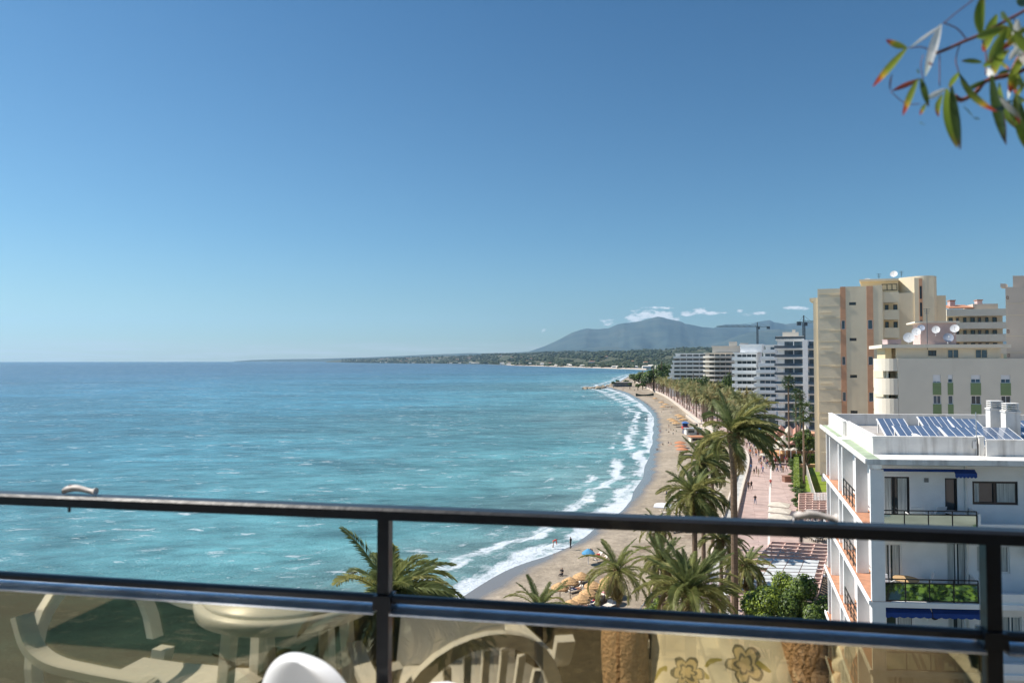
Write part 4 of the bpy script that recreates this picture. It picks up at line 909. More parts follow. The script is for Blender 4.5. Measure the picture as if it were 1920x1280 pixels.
# greige tower at the right edge
RT = bfr(1880, 112, (1, -0.1), (0.9, 1)); rt = thing('apartment_tower', 'greige windowless tower cut by the right edge of the view', 'building', RT.p(0, 0, 0))
u_ = lambda px, d=0: RT.ua(px, d); z_ = lambda py, px=1900, d=0: RT.za(py, px, d)
mb = MB(); RT.box(mb, u_(1887), u_(2120), 0, 14, 0, z_(538)); RT.box(mb, u_(1900), u_(2120), 1, 13, z_(538), z_(516)); part('wall', mb, M_greyb, rt)
mb = MB(); RT.box(mb, u_(1877), u_(1887), 0.5, 3, z_(538), z_(531)); part('eave', mb, M_greyb, rt)
for y in (568, 590, 629, 660): mb = MB(); RT.box(mb, u_(1887), u_(2100), -0.06, -0.003, z_(y+1), z_(y)); part('string_course', mb, M_cream, rt)
for y in (555, 618, 663): window(rt, RT, u_(1889), u_(1893), z_(y+6), z_(y), -0.1, M_wood, M_glassd, 1, 0.08, 0.1)

# ------------------------------------------------------------------ white beachfront blocks further along
def banded(name, label, fr, U, D, ztop, floors, pitch, wallm, parm, glassm, bays, setback=1.8, ph=1.0, glass_par=False, sidebays=3, step=None, curve=False, base=0.0):
    t = thing(name, label, 'building', fr.p(0, 0, 0)); mb = MB()
    for k in range(floors):
        z1 = ztop-k*pitch; z0 = z1-pitch if k < floors-1 else base; s = step(k) if step else 0
        hs = [(U*(i+0.05)/bays, U*(i+0.95)/bays, z1-pitch+0.02, z1-0.55) for i in range(bays)]
        holed(mb, fr, s+0.8, U, setback, setback+0.25, z0, z1, hs); fr.box(mb, s+0.9, U, setback+0.5, D, z0, z1)
        sf = fr.swap()
    part('wall', mb, wallm, t)
    for k in range(floors-1):
        z1 = ztop-k*pitch; s = step(k) if step else 0; zf = z1-pitch
        for i in range(bays):
            a, b = U*(i+0.05)/bays, U*(i+0.95)/bays
            if a < s+0.8: continue
            g = MB(); fr.box(g, a, b, setback+0.12, setback+0.2, zf+0.02, z1-0.55); fr.box(g, (a+b)/2-0.05, (a+b)/2+0.05, setback+0.06, setback+0.11, zf+0.02, z1-0.55); part('window', g, glassm, t)
        p_ = MB()
        if curve:
            n = 12; pr = None
            for i in range(n+1):
                x = s+(U-s)*i/n; dpt = -5.0*math.sin(math.pi*i/n)
                if pr: p_.hexa([fr.p(pr[0], pr[1], zf-0.1), fr.p(x, dpt, zf-0.1), fr.p(x, setback, zf-0.1), fr.p(pr[0], setback, zf-0.1), fr.p(pr[0], pr[1], zf+0.12), fr.p(x, dpt, zf+0.12), fr.p(x, setback, zf+0.12), fr.p(pr[0], setback, zf+0.12)]); p_.hexa([fr.p(pr[0], pr[1], zf+0.12), fr.p(x, dpt, zf+0.12), fr.p(x, dpt+.2, zf+0.12), fr.p(pr[0], pr[1]+.2, zf+0.12), fr.p(pr[0], pr[1], zf+ph), fr.p(x, dpt, zf+ph), fr.p(x, dpt+.2, zf+ph), fr.p(pr[0], pr[1]+.2, zf+ph)])
                pr = (x, dpt)
            part('balcony', p_, parm, t)
        else:
            fr.box(p_, s, U, 0, setback, zf-0.15, zf+0.12); fr.box(p_, s, s+0.9, setback, D*0.9, zf-0.15, zf+0.12); part('balcony_slab', p_, M_white if glass_par else parm, t)
            q = MB(); fr.box(q, s, U, 0, 0.18, zf+0.12, zf+ph); fr.box(q, s, s+0.18, 0.18, D*0.9, zf+0.12, zf+ph); part('balcony_parapet', q, parm, t)
            fins = MB()
            if not glass_par:
                for i in range(0, bays+1, 2): x = min(U*i/bays, U-0.3); 
            # side windows in the face towards the sea
        for i in range(sidebays):
            a = setback+1+(D-setback-2)*(i+0.15)/sidebays; b = setback+1+(D-setback-2)*(i+0.85)/sidebays
            g = MB(); fr.box(g, s+0.82, s+0.9, a, b, zf+0.02, z1-0.6); part('window', g, glassm, t)
    r_ = MB(); s = step(0) if step else 0; fr.box(r_, s+0.3, U+0.2, setback-0.6, D+0.3, ztop, ztop+0.35); part('roof_slab', r_, M_white if glass_par else parm, t)
    return t
M_bluegl = mat('blue_glass_parapet', (0.045, 0.09, 0.14), 0.12, 0.3, 0.5, spec=0.8)
M_wbld = mat('bright_white_render', (0.86, 0.86, 0.85), 0.7, 0.03, 0.1)
M_cbld = mat('warm_white_render', (0.74, 0.68, 0.59), 0.7, 0.05, 0.1)
f4 = bfr(1452, 226, (1, -0.34), (0.42, 1)); t4 = banded('apartment_building', 'white beachfront block with dark blue glass balconies, nearest of the row', f4, 8.9, 16, P(1480, 637, 226).z, 11, 2.93, M_wbld, M_bluegl, M_glassb, 3, glass_par=True, sidebays=4)
f4b = bfr(1505, 223, (1, -0.34), (0.42, 1)); mb = MB(); f4b.box(mb, 0, 1.6, -0.4, 10, 0, P(1480, 637, 224).z); part('stair_core', mb, M_wbld, t4)
f4c = bfr(1515, 222, (1, -0.34), (0.42, 1)); mb = MB(); f4c.box(mb, 0, 8, 1.5, 12, 0, P(1480, 637, 223).z)
part('right_wing', mb, M_wbld, t4)
for k in range(11):
    z = P(1480, 637, 223).z-k*2.93-2.9; mb = MB(); f4c.box(mb, 0, 8, 0.0, 0.15, z+0.1, z+1.0); part('balcony_parapet', mb, M_bluegl, t4); mb = MB(); f4c.box(mb, 0, 8, 0.15, 1.5, z-0.15, z+0.1); part('balcony_slab', mb, M_wbld, t4); mb = MB(); f4c.box(mb, 0.4, 1.9, 1.4, 1.49, z+0.1, z+2.4); part('window', mb, M_glassb, t4)
mb = MB(); f4.box(mb, 0.5, 9.2, 2, 14, P(1480, 633, 226).z, P(1480, 630, 226).z); f4.box(mb, 2.5, 7.5, 4, 12, P(1480, 630, 226).z, P(1480, 622, 226).z); f4.box(mb, 5.5, 6.5, 5, 7, P(1480, 622, 226).z, P(1480, 617, 226).z); part('roof_terrace', mb, M_cbld, t4)
mb = MB(); f4.box(mb, 0.2, 9.4, 1.2, 1.25, P(1480, 636, 226).z, P(1480, 631, 226).z); part('roof_railing', mb, M_steel, t4)
f3 = bfr(1372, 300, (1, -0.34), (0.5, 1)); banded('apartment_building', 'long white block with solid white balcony bands, left of the blue glass one', f3, 10.0, 22, P(1400, 662, 300).z, 10, 2.93, M_wbld, M_wbld, M_glassd, 5, ph=1.25, sidebays=5, step=lambda k: 0 if k < 6 else 1.5)
f3b = bfr(1413, 285, (1, -0.34), (0.5, 1)); banded('apartment_building', 'stepped white block between the white banded one and the blue glass one', f3b, 8.5, 20, P(1430, 648, 285).z, 11, 2.8, M_wbld, M_wbld, M_glassb, 4, ph=1.15, sidebays=4, step=lambda k: max(0, 4-k)*0.9)
mb = MB(); f3.box(mb, 3.0, 12, 4, 14, P(1400, 662, 300).z+.4, P(1400, 647, 300).z); f3.box(mb, 2.6, 12.4, 3.6, 14.4, P(1400, 647, 300).z, P(1400, 645, 300).z)
solo('roof_terrace_house', mb, M_wbld, 'white penthouse storey on the roof of the white banded block', 'penthouse', f3.p(3, 4, P(1400, 662, 300).z+.4))
f2 = bfr(1318, 440, (1, -0.18), (0.55, 1)); banded('apartment_building', 'cream beachfront block with curved balconies, third of the row', f2, 20.5, 26, P(1340, 662, 440).z, 9, 2.93, M_cbld, M_cbld, M_glassd, 6, ph=1.1, sidebays=3, curve=True, step=lambda k: (0, 0, 0, 0, 0, 0, 0, 0, 0)[k])
mb = MB(); f2.box(mb, 5, 24, 4, 18, P(1340, 661, 440).z+.3, P(1340, 650, 440).z); f2.box(mb, 4.5, 24.5, 3.5, 18.5, P(1340, 650, 440).z, P(1340, 648, 440).z); f2.box(mb, 15, 19, 6, 12, P(1340, 648, 440).z, P(1340, 640, 440).z); f2.box(mb, 22, 26, 6, 12, P(1340, 648, 440).z, P(1340, 643, 440).z)
solo('roof_terrace_house', mb, M_cbld, 'cream penthouse storey on top of the curved balcony block', 'penthouse', f2.p(5, 4, P(1340, 661, 440).z+.3))
f1 = bfr(1250, 480, (1, -0.18), (0.6, 1)); banded('apartment_building', 'white terraced block stepping down to the palms, farthest of the row', f1, 26, 26, P(1280, 663, 480).z, 8, 2.93, M_wbld, M_wbld, M_glassd, 6, ph=1.15, sidebays=3, step=lambda k: 4.5-min(k, 5)*0.8)
# tower cranes
def crane(px, pytop, Y, jl, cl, lab, a=0.0, hb=0.0):
    p = P(px, pytop, Y); t = thing('tower_crane', lab, 'crane', (p.x, p.y, 0), 'tower cranes behind the buildings'); s = 1.1
    m = MB(); 
    for dx in (-s/2, s/2):
        for dy in (-s/2, s/2): m.bar((p.x+dx, p.y+dy, 0), (p.x+dx, p.y+dy, p.z), 0.28)
    z = 0; k = 0
    while z < p.z-1.5:
        q = 1 if k % 2 else -1; m.bar((p.x-q*s/2, p.y-s/2, z), (p.x+q*s/2, p.y-s/2, z+2.0), 0.16); m.bar((p.x-q*s/2, p.y+s/2, z), (p.x+q*s/2, p.y+s/2, z+2.0), 0.16); z += 2.0; k += 1
    part('mast', m, M_steel, t)
    j = MB(); e = Vector((math.cos(a), math.sin(a), 0)); b0 = p+Vector((0, 0, 0.0))
    for off in ((0, 0.5), (0, -0.5)): j.bar(b0+Vector((0, off[1], 0))-e*cl, b0+Vector((0, off[1], 0))-e*(-jl), 0.3)
    j.bar(b0+Vector((0, 0, 1.1))-e*cl*0.3, b0+Vector((0, 0, 0.9))+e*jl, 0.25)
    n = 14
    for i in range(n): x0 = jl*i/n; x1 = jl*(i+1)/n; j.bar(b0+e*x0+Vector((0, 0, 0.1)), b0+e*x1+Vector((0, 0, 1.0 if i % 2 == 0 else 0.1)), 0.15)
    part('jib', j, M_steel, t)
    c = MB(); c.bar(b0, b0+Vector((0, 0, 4.2)), 0.6); c.bar(b0+Vector((0, 0, 4.2)), b0+e*jl*0.6+Vector((0, 0, 1)), 0.1); c.bar(b0+Vector((0, 0, 4.2)), b0-e*cl*0.9, 0.1); part('tower_head', c, M_steel, t)
    w_ = MB(); q = b0-e*cl*0.9; w_.box(q.x-1.3, q.x+1.3, q.y-.6, q.y+.6, q.z-2, q.z+.3); part('counterweight', w_, M_steel, t)
    w_ = MB(); w_.box(p.x+.6, p.x+2.0, p.y-.8, p.y+.8, p.z-2.2, p.z); part('cab', w_, M_steel, t)
crane(1420, 612.5, 620, 37, 11, 'tower crane with its long jib pointing left in front of the mountain', math.pi)
crane(1507, 604, 420, 8, 4, 'small tower crane beside the beige tower roof edge', 0.3)
# ================================================================== PALMS AND TREES
def frond_mesh(name, L, droop, side, nl, seed, m, wl=0.55, vee=0.5):
    rnd = random.Random(seed); mb = MB(); pts = []; p = Vector((0, 0, 0)); el = 0.35; az = 0.0; n = 14
    for i in range(n+1):
        pts.append(p.copy()); f = i/n
        el -= droop*(0.5+1.2*f)/n; az += side*(0.3+1.4*f)/n
        p = p+Vector((math.cos(el)*math.cos(az), math.cos(el)*math.sin(az), math.sin(el)))*(L/n)
    for i in range(n):
        a, b = pts[i], pts[i+1]; w0 = 0.05*(1-i/n)+0.01; w1 = 0.05*(1-(i+1)/n)+0.01
        d = (b-a).normalized(); s = d.cross(Vector((0, 0, 1))).normalized(); u = s.cross(d)
        mb.poly([a-s*w0, a-u*w0, b-u*w1, b-s*w1], 1); mb.poly([a-u*w0, a+s*w0, b+s*w1, b-u*w1], 1); mb.poly([a+s*w0, a-s*w0, b-s*w1, b+s*w1], 1)
    for i in range(nl):
        f = 0.10+0.90*i/nl; x = f*n; k = min(int(x), n-1); q = pts[k].lerp(pts[k+1], x-k); d = (pts[k+1]-pts[k]).normalized()
        s0 = d.cross(Vector((0, 0, 1))).normalized(); u = s0.cross(d)
        l = wl*math.sin(math.pi*min(1, (0.18+f*0.80)))**0.7*(0.85+0.3*rnd.random())+0.06
        for sg in (-1, 1):
            dr = (s0*sg*(0.72+0.2*rnd.random())+d*(0.75+0.35*f)+u*(vee*(0.9-0.7*f)+rnd.uniform(-.25, .25))).normalized()
            tip = q+dr*l+Vector((0, 0, -0.12*l-0.2*l*rnd.random())); mid = q+dr*l*0.5; wv = d*0.022*L/3.5+u*0.012
            wv = wv*1.1; mb.poly([q-wv*.7, q+wv*.7, mid+wv*1.1, tip, mid-wv*1.1], 0)
    return mesh_of(mb, [m, M_rachis], name)
FR = {}
def fronds(sc_key, L, nl, wl):
    o = []
    for i, (dr, sd_, m) in enumerate(((0.75, 0, 0), (1.15, 0.1, 1), (1.6, -0.1, 0), (1.2, 0.75, 2), (1.2, -0.75, 0), (0.5, 0.12, 2), (2.0, 0.1, 1), (2.3, 0, 3), (0.3, 0, 2), (0.9, 0.5, 1), (0.9, -0.5, 2))):
        o.append(frond_mesh('frond_blade_%s' % sc_key, L, dr, sd_, nl, i+len(FR)*20, M_frond[m], wl))
    FR[sc_key] = o; return o
F_big = fronds('long', 4.2, 92, 0.72); F_mid = fronds('mid', 3.4, 72, 0.6); F_thin = fronds('thin', 3.3, 56, 0.5)
def palm(loc, H, fset, n, label, rt=0.22, wind=0.5, skirt=6, lean=(0, 0), seed=0, s=1.0, spread=(1.25, -0.6), boot=True, dryc=7):
    rnd = random.Random(seed); t = thing('palm_tree', label, 'palm tree', loc, 'tall palms in front of the balcony')
    tr = MB(); k = 26; path = [Vector((lean[0]*(i/k)**2, lean[1]*(i/k)**2, H*i/k)) for i in range(k+1)]
    rad = [rt*(1.12-0.2*i/k)*(1+0.05*(i % 2)) for i in range(k+1)]
    if boot:
        for i in range(k-2, k+1): rad[i] = rt*(1.25, 1.5, 1.05)[i-(k-2)]
    tr.tube(path, rad, 12); part('trunk', tr, M_trunk, t, local=True)
    top = path[-1]
    if boot:
        b = MB()
        for i in range(46):
            a = i*2.4; z = -0.75+0.75*(i/46); r0 = rt*1.15; dv = Vector((math.cos(a), math.sin(a), 0)); q = top+Vector((0, 0, z))+dv*r0; b.bar(q, q+dv*0.16+Vector((0, 0, 0.26)), 0.13, 0.05)
        part('leaf_bases', b, mat('leaf_bases', (0.25, 0.15, 0.08), 0.9, 0.3, 3), t, local=True)
    for i in range(n):
        f = (i+0.5)/n; az = i*2.39996+rnd.uniform(-.2, .2); el = spread[0]+(spread[1]-spread[0])*f**0.85+rnd.uniform(-.12, .12)
        # wind from the left: fronds lean over to +x
        c, s_ = math.cos(az), math.sin(az)
        d = Vector((c*math.cos(el), s_*math.cos(el), math.sin(el))); d = (d+Vector((wind*0.5*(1-0.3*f), 0, 0))).normalized()
        el2 = math.asin(max(-1, min(1, d.z))); az2 = math.atan2(d.y, d.x)
        lat = -math.sin(az2)*wind      # bend sideways towards +x
        if el2 < spread[1]+0.25 and i > n-dryc: v = 7
        elif abs(lat) > 0.28 and rnd.random() < 0.75: v = (3 if lat > 0 else 4) if rnd.random() < 0.6 else (9 if lat > 0 else 10)
        elif el2 > 0.8: v = rnd.choice([0, 5, 8, 5])
        else: v = rnd.choice([0, 1, 2, 1, 6])
        o = bpy.data.objects.new('frond', fset[v]); COL.objects.link(o); o.parent = t; o.location = top+Vector((0, 0, 0.05+0.1*rnd.random()))
        sc_ = s*rnd.uniform(0.85, 1.1)*(0.8 if f < 0.15 else 1); o.rotation_euler = (rnd.uniform(-.35, .35), -(el2-0.35), az2); o.rotation_mode = 'XYZ'; o.scale = (sc_, sc_, sc_)
    return t
def palm_px(px, py, Y, fset, n, label, gz=-0.5, **k):
    p = P(px, py, Y); return palm((p.x, p.y, gz), p.z-gz-0.1, fset, n, label, **k)
palm_px(1375, 812, 50, F_big, 42, 'very tall palm with a dark slim trunk, wind-bent crown above the promenade', rt=0.24, wind=1.15, seed=3, s=0.95, spread=(1.35, -0.25), gz=-1, dryc=2)
palm_px(1302, 925, 64, F_big, 56, 'broad feathery palm left of the tall trunk, just above the top rail', rt=0.24, wind=0.35, seed=5, s=0.92, spread=(1.3, -0.95))
palm_px(1318, 868, 78, F_big, 50, 'yellowish green palm behind the broad one, at the beach edge', rt=0.22, wind=0.5, seed=7, s=0.95)
palm_px(1335, 832, 92, F_big, 44, 'palm crown behind the tall trunk, farther back over the sunbeds', rt=0.22, wind=0.5, seed=8, s=0.9)
palm_px(1158, 1068, 52, F_thin, 34, 'slender open palm standing alone on the sand beside the thatch umbrellas', rt=0.135, wind=0.1, seed=11, s=1.0, spread=(1.35, -0.75), gz=-1.0)
palm_px(1010, 1140, 47, F_thin, 34, 'short dark green palm at the left of the thatch umbrellas', rt=0.3, wind=0.1, seed=12, s=0.88, spread=(1.3, -0.2), gz=-1.2)
palm_px(730, 1125, 37, F_big, 64, 'wind-swept palm in front of the sea behind the railing post', rt=0.24, wind=0.9, seed=14, s=1.12, spread=(1.3, -0.4), gz=-1.5)
palm_px(1294, 1108, 44, F_big, 54, 'large palm with a thick brown trunk over the cafe terrace', rt=0.36, wind=0.25, seed=16, s=0.86, spread=(1.45, -0.1), gz=0)
palm_px(1243, 1052, 60, F_mid, 40, 'smaller palm left of the thick trunked one', rt=0.2, wind=0.2, seed=18, s=0.9, spread=(1.2, -0.6), gz=-0.5)
palm_px(1398, 1058, 58, F_mid, 40, 'grey green palm crown right of the tall trunk, over the terrace', rt=0.18, wind=0.4, seed=20, s=0.82, spread=(1.2, -0.8), gz=0)
palm_px(1232, 985, 82, F_mid, 34, 'palm whose dark tip shows just above the rail near the white canopy', rt=0.2, wind=0.1, seed=22, s=0.85, gz=-0.8)
palm_px(1352, 1010, 66, F_mid, 34, 'palm half hidden behind the top rail beside the tall trunk', rt=0.18, wind=0.3, seed=24, s=0.85, gz=0)
palm_px(868, 1200, 44, F_mid, 36, 'low palm seen mostly through the tinted glass right of the railing post', rt=0.2, wind=0.3, seed=26, s=0.8, gz=-1.2)
palm_px(500, 1300, 30, F_mid, 26, 'palm seen only through the tinted glass behind the white chair', rt=0.2, wind=0.4, seed=28, s=0.9, gz=-1.2)
# grove along the promenade
def grove_crown(seed, m, L=3.6, n=46, fan=False):
    rnd = random.Random(seed); mb = MB()
    for i in range(n):
        f = (i+.5)/n; az = i*2.39996+rnd.uniform(-.3, .3); el = 1.3-2.0*f+rnd.uniform(-.15, .15); d = Vector((math.cos(az)*math.cos(el)+0.2, math.sin(az)*math.cos(el), math.sin(el))).normalized()
        p = Vector((0, 0, 0)); w0 = 0.12; ns = 5; Lf = L*rnd.uniform(.8, 1.1); prev = None
        for k in range(ns+1):
            g = k/ns; s = d.cross(Vector((0, 0, 1))); s = s.normalized() if s.length > 1e-3 else Vector((1, 0, 0))
            if prev is not None:
                for q in range(4):
                    b0 = prev[0].lerp(p, q/4); 
                    for sg in (-1, 1):
                        l = 0.62*math.sin(math.pi*min(1, .2+.75*(k-1+q/4)/ns))**.6; tip = b0+(s*sg*0.8+d*0.7+Vector((0, 0, rnd.uniform(-.35, .35)))).normalized()*l
                        mb.poly([b0, b0+d*0.16, tip+d*0.05, tip], 0)
            prev = (p.copy(), s); d = (d+Vector((0.03, 0, -0.19-0.08*g))).normalized(); p = p+d*Lf/ns
    return mesh_of(mb, [m], 'grove_crown')
CR = [grove_crown(100+i, M_grove[i % 3], 3.4+0.3*(i % 2)) for i in range(6)]
tmb = MB(); tmb.tube([(0, 0, 10*i/8) for i in range(9)], [0.26-0.008*i for i in range(9)], 8); TRK = mesh_of(tmb, M_trunkgrey, 'trunk')
rnd = random.Random(5)
rows = [(1.6, 'palm in the front row of the grove along the promenade wall'), (6.2, 'palm in the middle row of the promenade grove'), (11.5, 'palm in the row behind the promenade, near the white blocks'), (17.5, 'palm in the garden strip inland of the promenade')]
for off, lab in rows:
    Lc = offset(WD, off); acc = 0; 
    for a, b in zip(Lc[:-1], Lc[1:]):
        d = (b-a).length
        if d > 40: continue
        acc += d
        while acc > (8.3 if off < 5 else 9.5):
            acc -= (8.3 if off < 5 else 9.5); q = a.lerp(b, rnd.random())
            if q.y < (205 if off < 3 else 235) or q.y > 790 or rnd.random() < 0.08: continue
            H = rnd.uniform(8.2, 11.0)+(0.8 if off > 8 else 0); x = q.x+rnd.uniform(-.8, .8); y = q.y+rnd.uniform(-2, 2)
            if x/y > 0.37 and off > 10: continue
            if y < 420 and x < on_prom(y, 1.0).x: continue
            ci = rnd.randrange(6); seg = ('nearest the cafe parasols', 'across from the lifeguard tower', 'below the blue glass block', 'below the white banded block', 'below the curved block', 'at the far headland end')[min(5, int((y-205)/95))]
            rw = {1.6: 'front row', 6.2: 'second row', 11.5: 'third row', 17.5: 'back row'}[off]; L2 = '%s palm in the %s of the grove, %s' % (('Olive', 'Grey green', 'Straw tinted')[ci % 3], rw, seg)
            t = thing('grove_palm', L2[0].lower()+L2[1:], 'palm tree', (x, y, 0), 'palms of the promenade grove')
            inst('trunk', TRK, t, scale=(1, 1, H/10)); inst('crown', CR[ci], t, (0, 0, H), (0, 0, rnd.uniform(-.6, .6)), (rnd.uniform(.85, 1.12),)*3)
# fan palms beside the blue glass block
def fan_crown(seed):
    rnd = random.Random(seed); mb = MB()
    for i in range(34):
        f = i/34; az = i*2.4; el = 1.3-2.3*f; d = Vector((math.cos(az)*math.cos(el), math.sin(az)*math.cos(el), math.sin(el))); c = d*1.1; s = d.cross(Vector((0, 0, 1))).normalized(); u = s.cross(d)
        mb.bar((0, 0, 0), c, 0.04)
        for k in range(11):
            a = (k-5)*0.26; e = (d*math.cos(a)+s*math.sin(a)); tip = c+e*1.0+Vector((0, 0, -0.35*abs(k-5)/5-.15)); w_ = (s*math.cos(a)-d*math.sin(a))*0.06; mb.poly([c-w_, c+w_, tip]); 
    return mesh_of(mb, [M_leaf[2]], 'fan_crown')
FC = [fan_crown(i) for i in range(2)]
for i, (px, pyc, Y, r, lab) in enumerate(((1478, 715, 170, 1.15, 'tallest slim fan palm in front of the blue glass block'), (1492, 738, 175, 1.0, 'middle fan palm of the three by the blue glass block'), (1500, 742, 172, 1.0, 'right fan palm of the three by the blue glass block'), (1506, 772, 140, 1.55, 'bushy fan palm just left of the beige tower'))):
    p = P(px, pyc, Y); t = thing('fan_palm', lab, 'palm tree', (p.x, p.y, 0), 'fan palms by the white blocks'); m = MB(); m.tube([(0, 0, 0), (0, 0, p.z/2), (0, 0, p.z)], [0.25, 0.2, 0.17], 8); part('trunk', m, M_trunkgrey, t, local=True)
    inst('crown', FC[i % 2], t, (0, 0, p.z), (0, 0, i), (r, r, r))
# broad-leaved trees: leaf clumps on limbs
def leafy(rad, n, ls, seed, mats, squash=0.8, lobes=9):
    rnd = random.Random(seed); mb = MB(); L_ = []
    for i in range(lobes):
        a = rnd.uniform(0, 6.28); z = rnd.uniform(-0.6, 0.9); r = rad*0.62*rnd.uniform(.5, 1); L_.append((Vector((math.cos(a)*r, math.sin(a)*r, z*rad*squash*0.75)), rad*rnd.uniform(.28, .5)))
    for i in range(n):
        c, r = L_[rnd.randrange(lobes)]; v = Vector((rnd.gauss(0, 1), rnd.gauss(0, 1), rnd.gauss(0, 1))).normalized(); q = c+v*r*(rnd.random()**0.35)*Vector((1, 1, 1)).length/1.732
        q.z = q.z*1.0; nrm = (v+Vector((rnd.uniform(-.7, .7), rnd.uniform(-.7, .7), rnd.uniform(0, .9)))).normalized(); s = nrm.orthogonal().normalized()*ls*rnd.uniform(.6, 1.3); u = nrm.cross(s)*rnd.uniform(.5, .9)
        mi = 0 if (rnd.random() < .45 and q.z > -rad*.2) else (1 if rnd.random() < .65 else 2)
        mb.poly([q-s, q-u, q+s, q+u], mi)
    return mesh_of(mb, mats, 'crown_leaves')
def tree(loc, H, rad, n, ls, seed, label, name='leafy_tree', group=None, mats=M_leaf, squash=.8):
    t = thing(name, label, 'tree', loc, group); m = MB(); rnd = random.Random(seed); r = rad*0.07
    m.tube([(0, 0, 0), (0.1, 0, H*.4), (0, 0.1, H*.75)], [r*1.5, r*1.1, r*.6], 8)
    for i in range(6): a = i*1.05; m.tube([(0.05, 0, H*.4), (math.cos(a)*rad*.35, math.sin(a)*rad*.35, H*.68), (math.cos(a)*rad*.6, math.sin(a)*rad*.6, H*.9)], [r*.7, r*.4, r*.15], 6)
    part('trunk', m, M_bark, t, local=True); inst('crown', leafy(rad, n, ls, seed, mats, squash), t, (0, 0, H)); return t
for px, py, Y, rad, n, lab in ((1448, 1165, 50, 2.3, 15000, 'bright green leafy tree in front of the white pergola roof, left half'), (1512, 1172, 49, 2.4, 15000, 'dark green leafy tree against the white block, right of the bright one'), (1480, 1140, 54, 1.9, 9000, 'leafy tree top between the two larger trees below the pergola')):
    p = P(px, py, Y); tree((p.x, p.y, 0), p.z, rad, n, 0.10, px, lab, squash=1.5, mats=M_leaf if px < 1500 else [M_leaf[1], M_leaf[2], M_leaf[1]])
for px, py, Y, rad, n, lab in ((1238, 1140, 62, 1.0, 2500, 'small bright shrub tree by the sand and the stone wall'), (1218, 1150, 60, 0.9, 2000, 'low shrub beside the beach steps')):
    p = P(px, py, Y); tree((p.x, p.y, -0.8), p.z+0.8, rad, n, 0.07, px, lab)
# bigger trees round the far blocks
far_trees = [(1322, 702, 420, 6.0, 'dark round tree in front of the curved balcony block'), (1300, 700, 430, 4.5, 'brownish tree left of the dark round tree'), (1225, 690, 560, 9, 'dark tree clump behind the palms by the terraced block, left'), (1240, 678, 600, 9, 'tall dark tree beside the terraced white block'), (1205, 695, 640, 8, 'dark tree at the end of the palm grove'), (1258, 700, 540, 6, 'tree below the terraced white block'), (1368, 690, 360, 3.5, 'tree at the left corner of the white banded block'), (1190, 700, 760, 7, 'tree on the headland above the rocks'), (1280, 706, 500, 5, 'tree before the lowest terrace of the white block'), (1345, 712, 400, 4, 'tree between the curved and the banded blocks')]
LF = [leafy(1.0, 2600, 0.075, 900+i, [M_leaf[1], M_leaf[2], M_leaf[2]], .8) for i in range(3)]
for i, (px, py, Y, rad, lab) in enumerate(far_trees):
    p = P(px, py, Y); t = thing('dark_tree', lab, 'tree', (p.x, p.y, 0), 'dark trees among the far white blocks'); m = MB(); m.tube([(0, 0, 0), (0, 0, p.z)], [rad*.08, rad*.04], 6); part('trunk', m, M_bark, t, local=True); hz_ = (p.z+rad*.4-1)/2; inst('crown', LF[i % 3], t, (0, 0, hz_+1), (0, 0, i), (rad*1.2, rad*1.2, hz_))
# distant wood: one mass of small crowns over the far coast
def far_wood():
    rnd = random.Random(77); ico = []
    bm = bmesh.new(); bmesh.ops.create_icosphere(bm, subdivisions=1, radius=1); base_v = [v.co.copy() for v in bm.verts]; base_f = [tuple(v.index for v in f.verts) for f in bm.faces]; bm.free()
    mb = MB(); 
    for i in range(11000):
        px = rnd.uniform(640, 1560); cy = coastY(px); t_ = rnd.random(); Y = cy+rnd.uniform(20, 120)+(t_**1.6)*5200
        if px > 1200: Y = max(Y, 1100+rnd.random()*400)
        if px < 900 and rnd.random() < .5: continue
        if mnoise.noise(Vector((px*0.03, Y*0.0012, 3))) < -0.18: continue
        k = (px-960)/1280/math.cos(PITCH); x = k*Y; z = far_h(px, Y); r = rnd.uniform(4, 9)*(1 if Y < 4000 else 1.5)
        b = len(mb.v); sx, sy, sz = r*rnd.uniform(.7, 1.4), r*rnd.uniform(.7, 1.3), r*rnd.uniform(.6, 1.1)
        for v in base_v: j = rnd.uniform(.75, 1.2); mb.v.append((x+v.x*sx*j, Y+v.y*sy*j, z+sz*.5+v.z*sz*j))
        mi = 0 if rnd.random() < .45 else 1
        for f in base_f: mb.f.append((b+f[0], b+f[1], b+f[2])); mb.m.append(mi)
    o = struct('far_wood', mb, [mat('far_trees_a', (0.035, 0.055, 0.028), 0.9, 0.3, 0.02), mat('far_trees_b', (0.06, 0.075, 0.035), 0.9, 0.3, 0.02)], kind='stuff')
far_wood()
rnd = random.Random(31)
cap_ = ['low white villa among the far trees', 'cream villa above the far beach', 'small tiled house far along the coast', 'pale apartment house on the far shore']
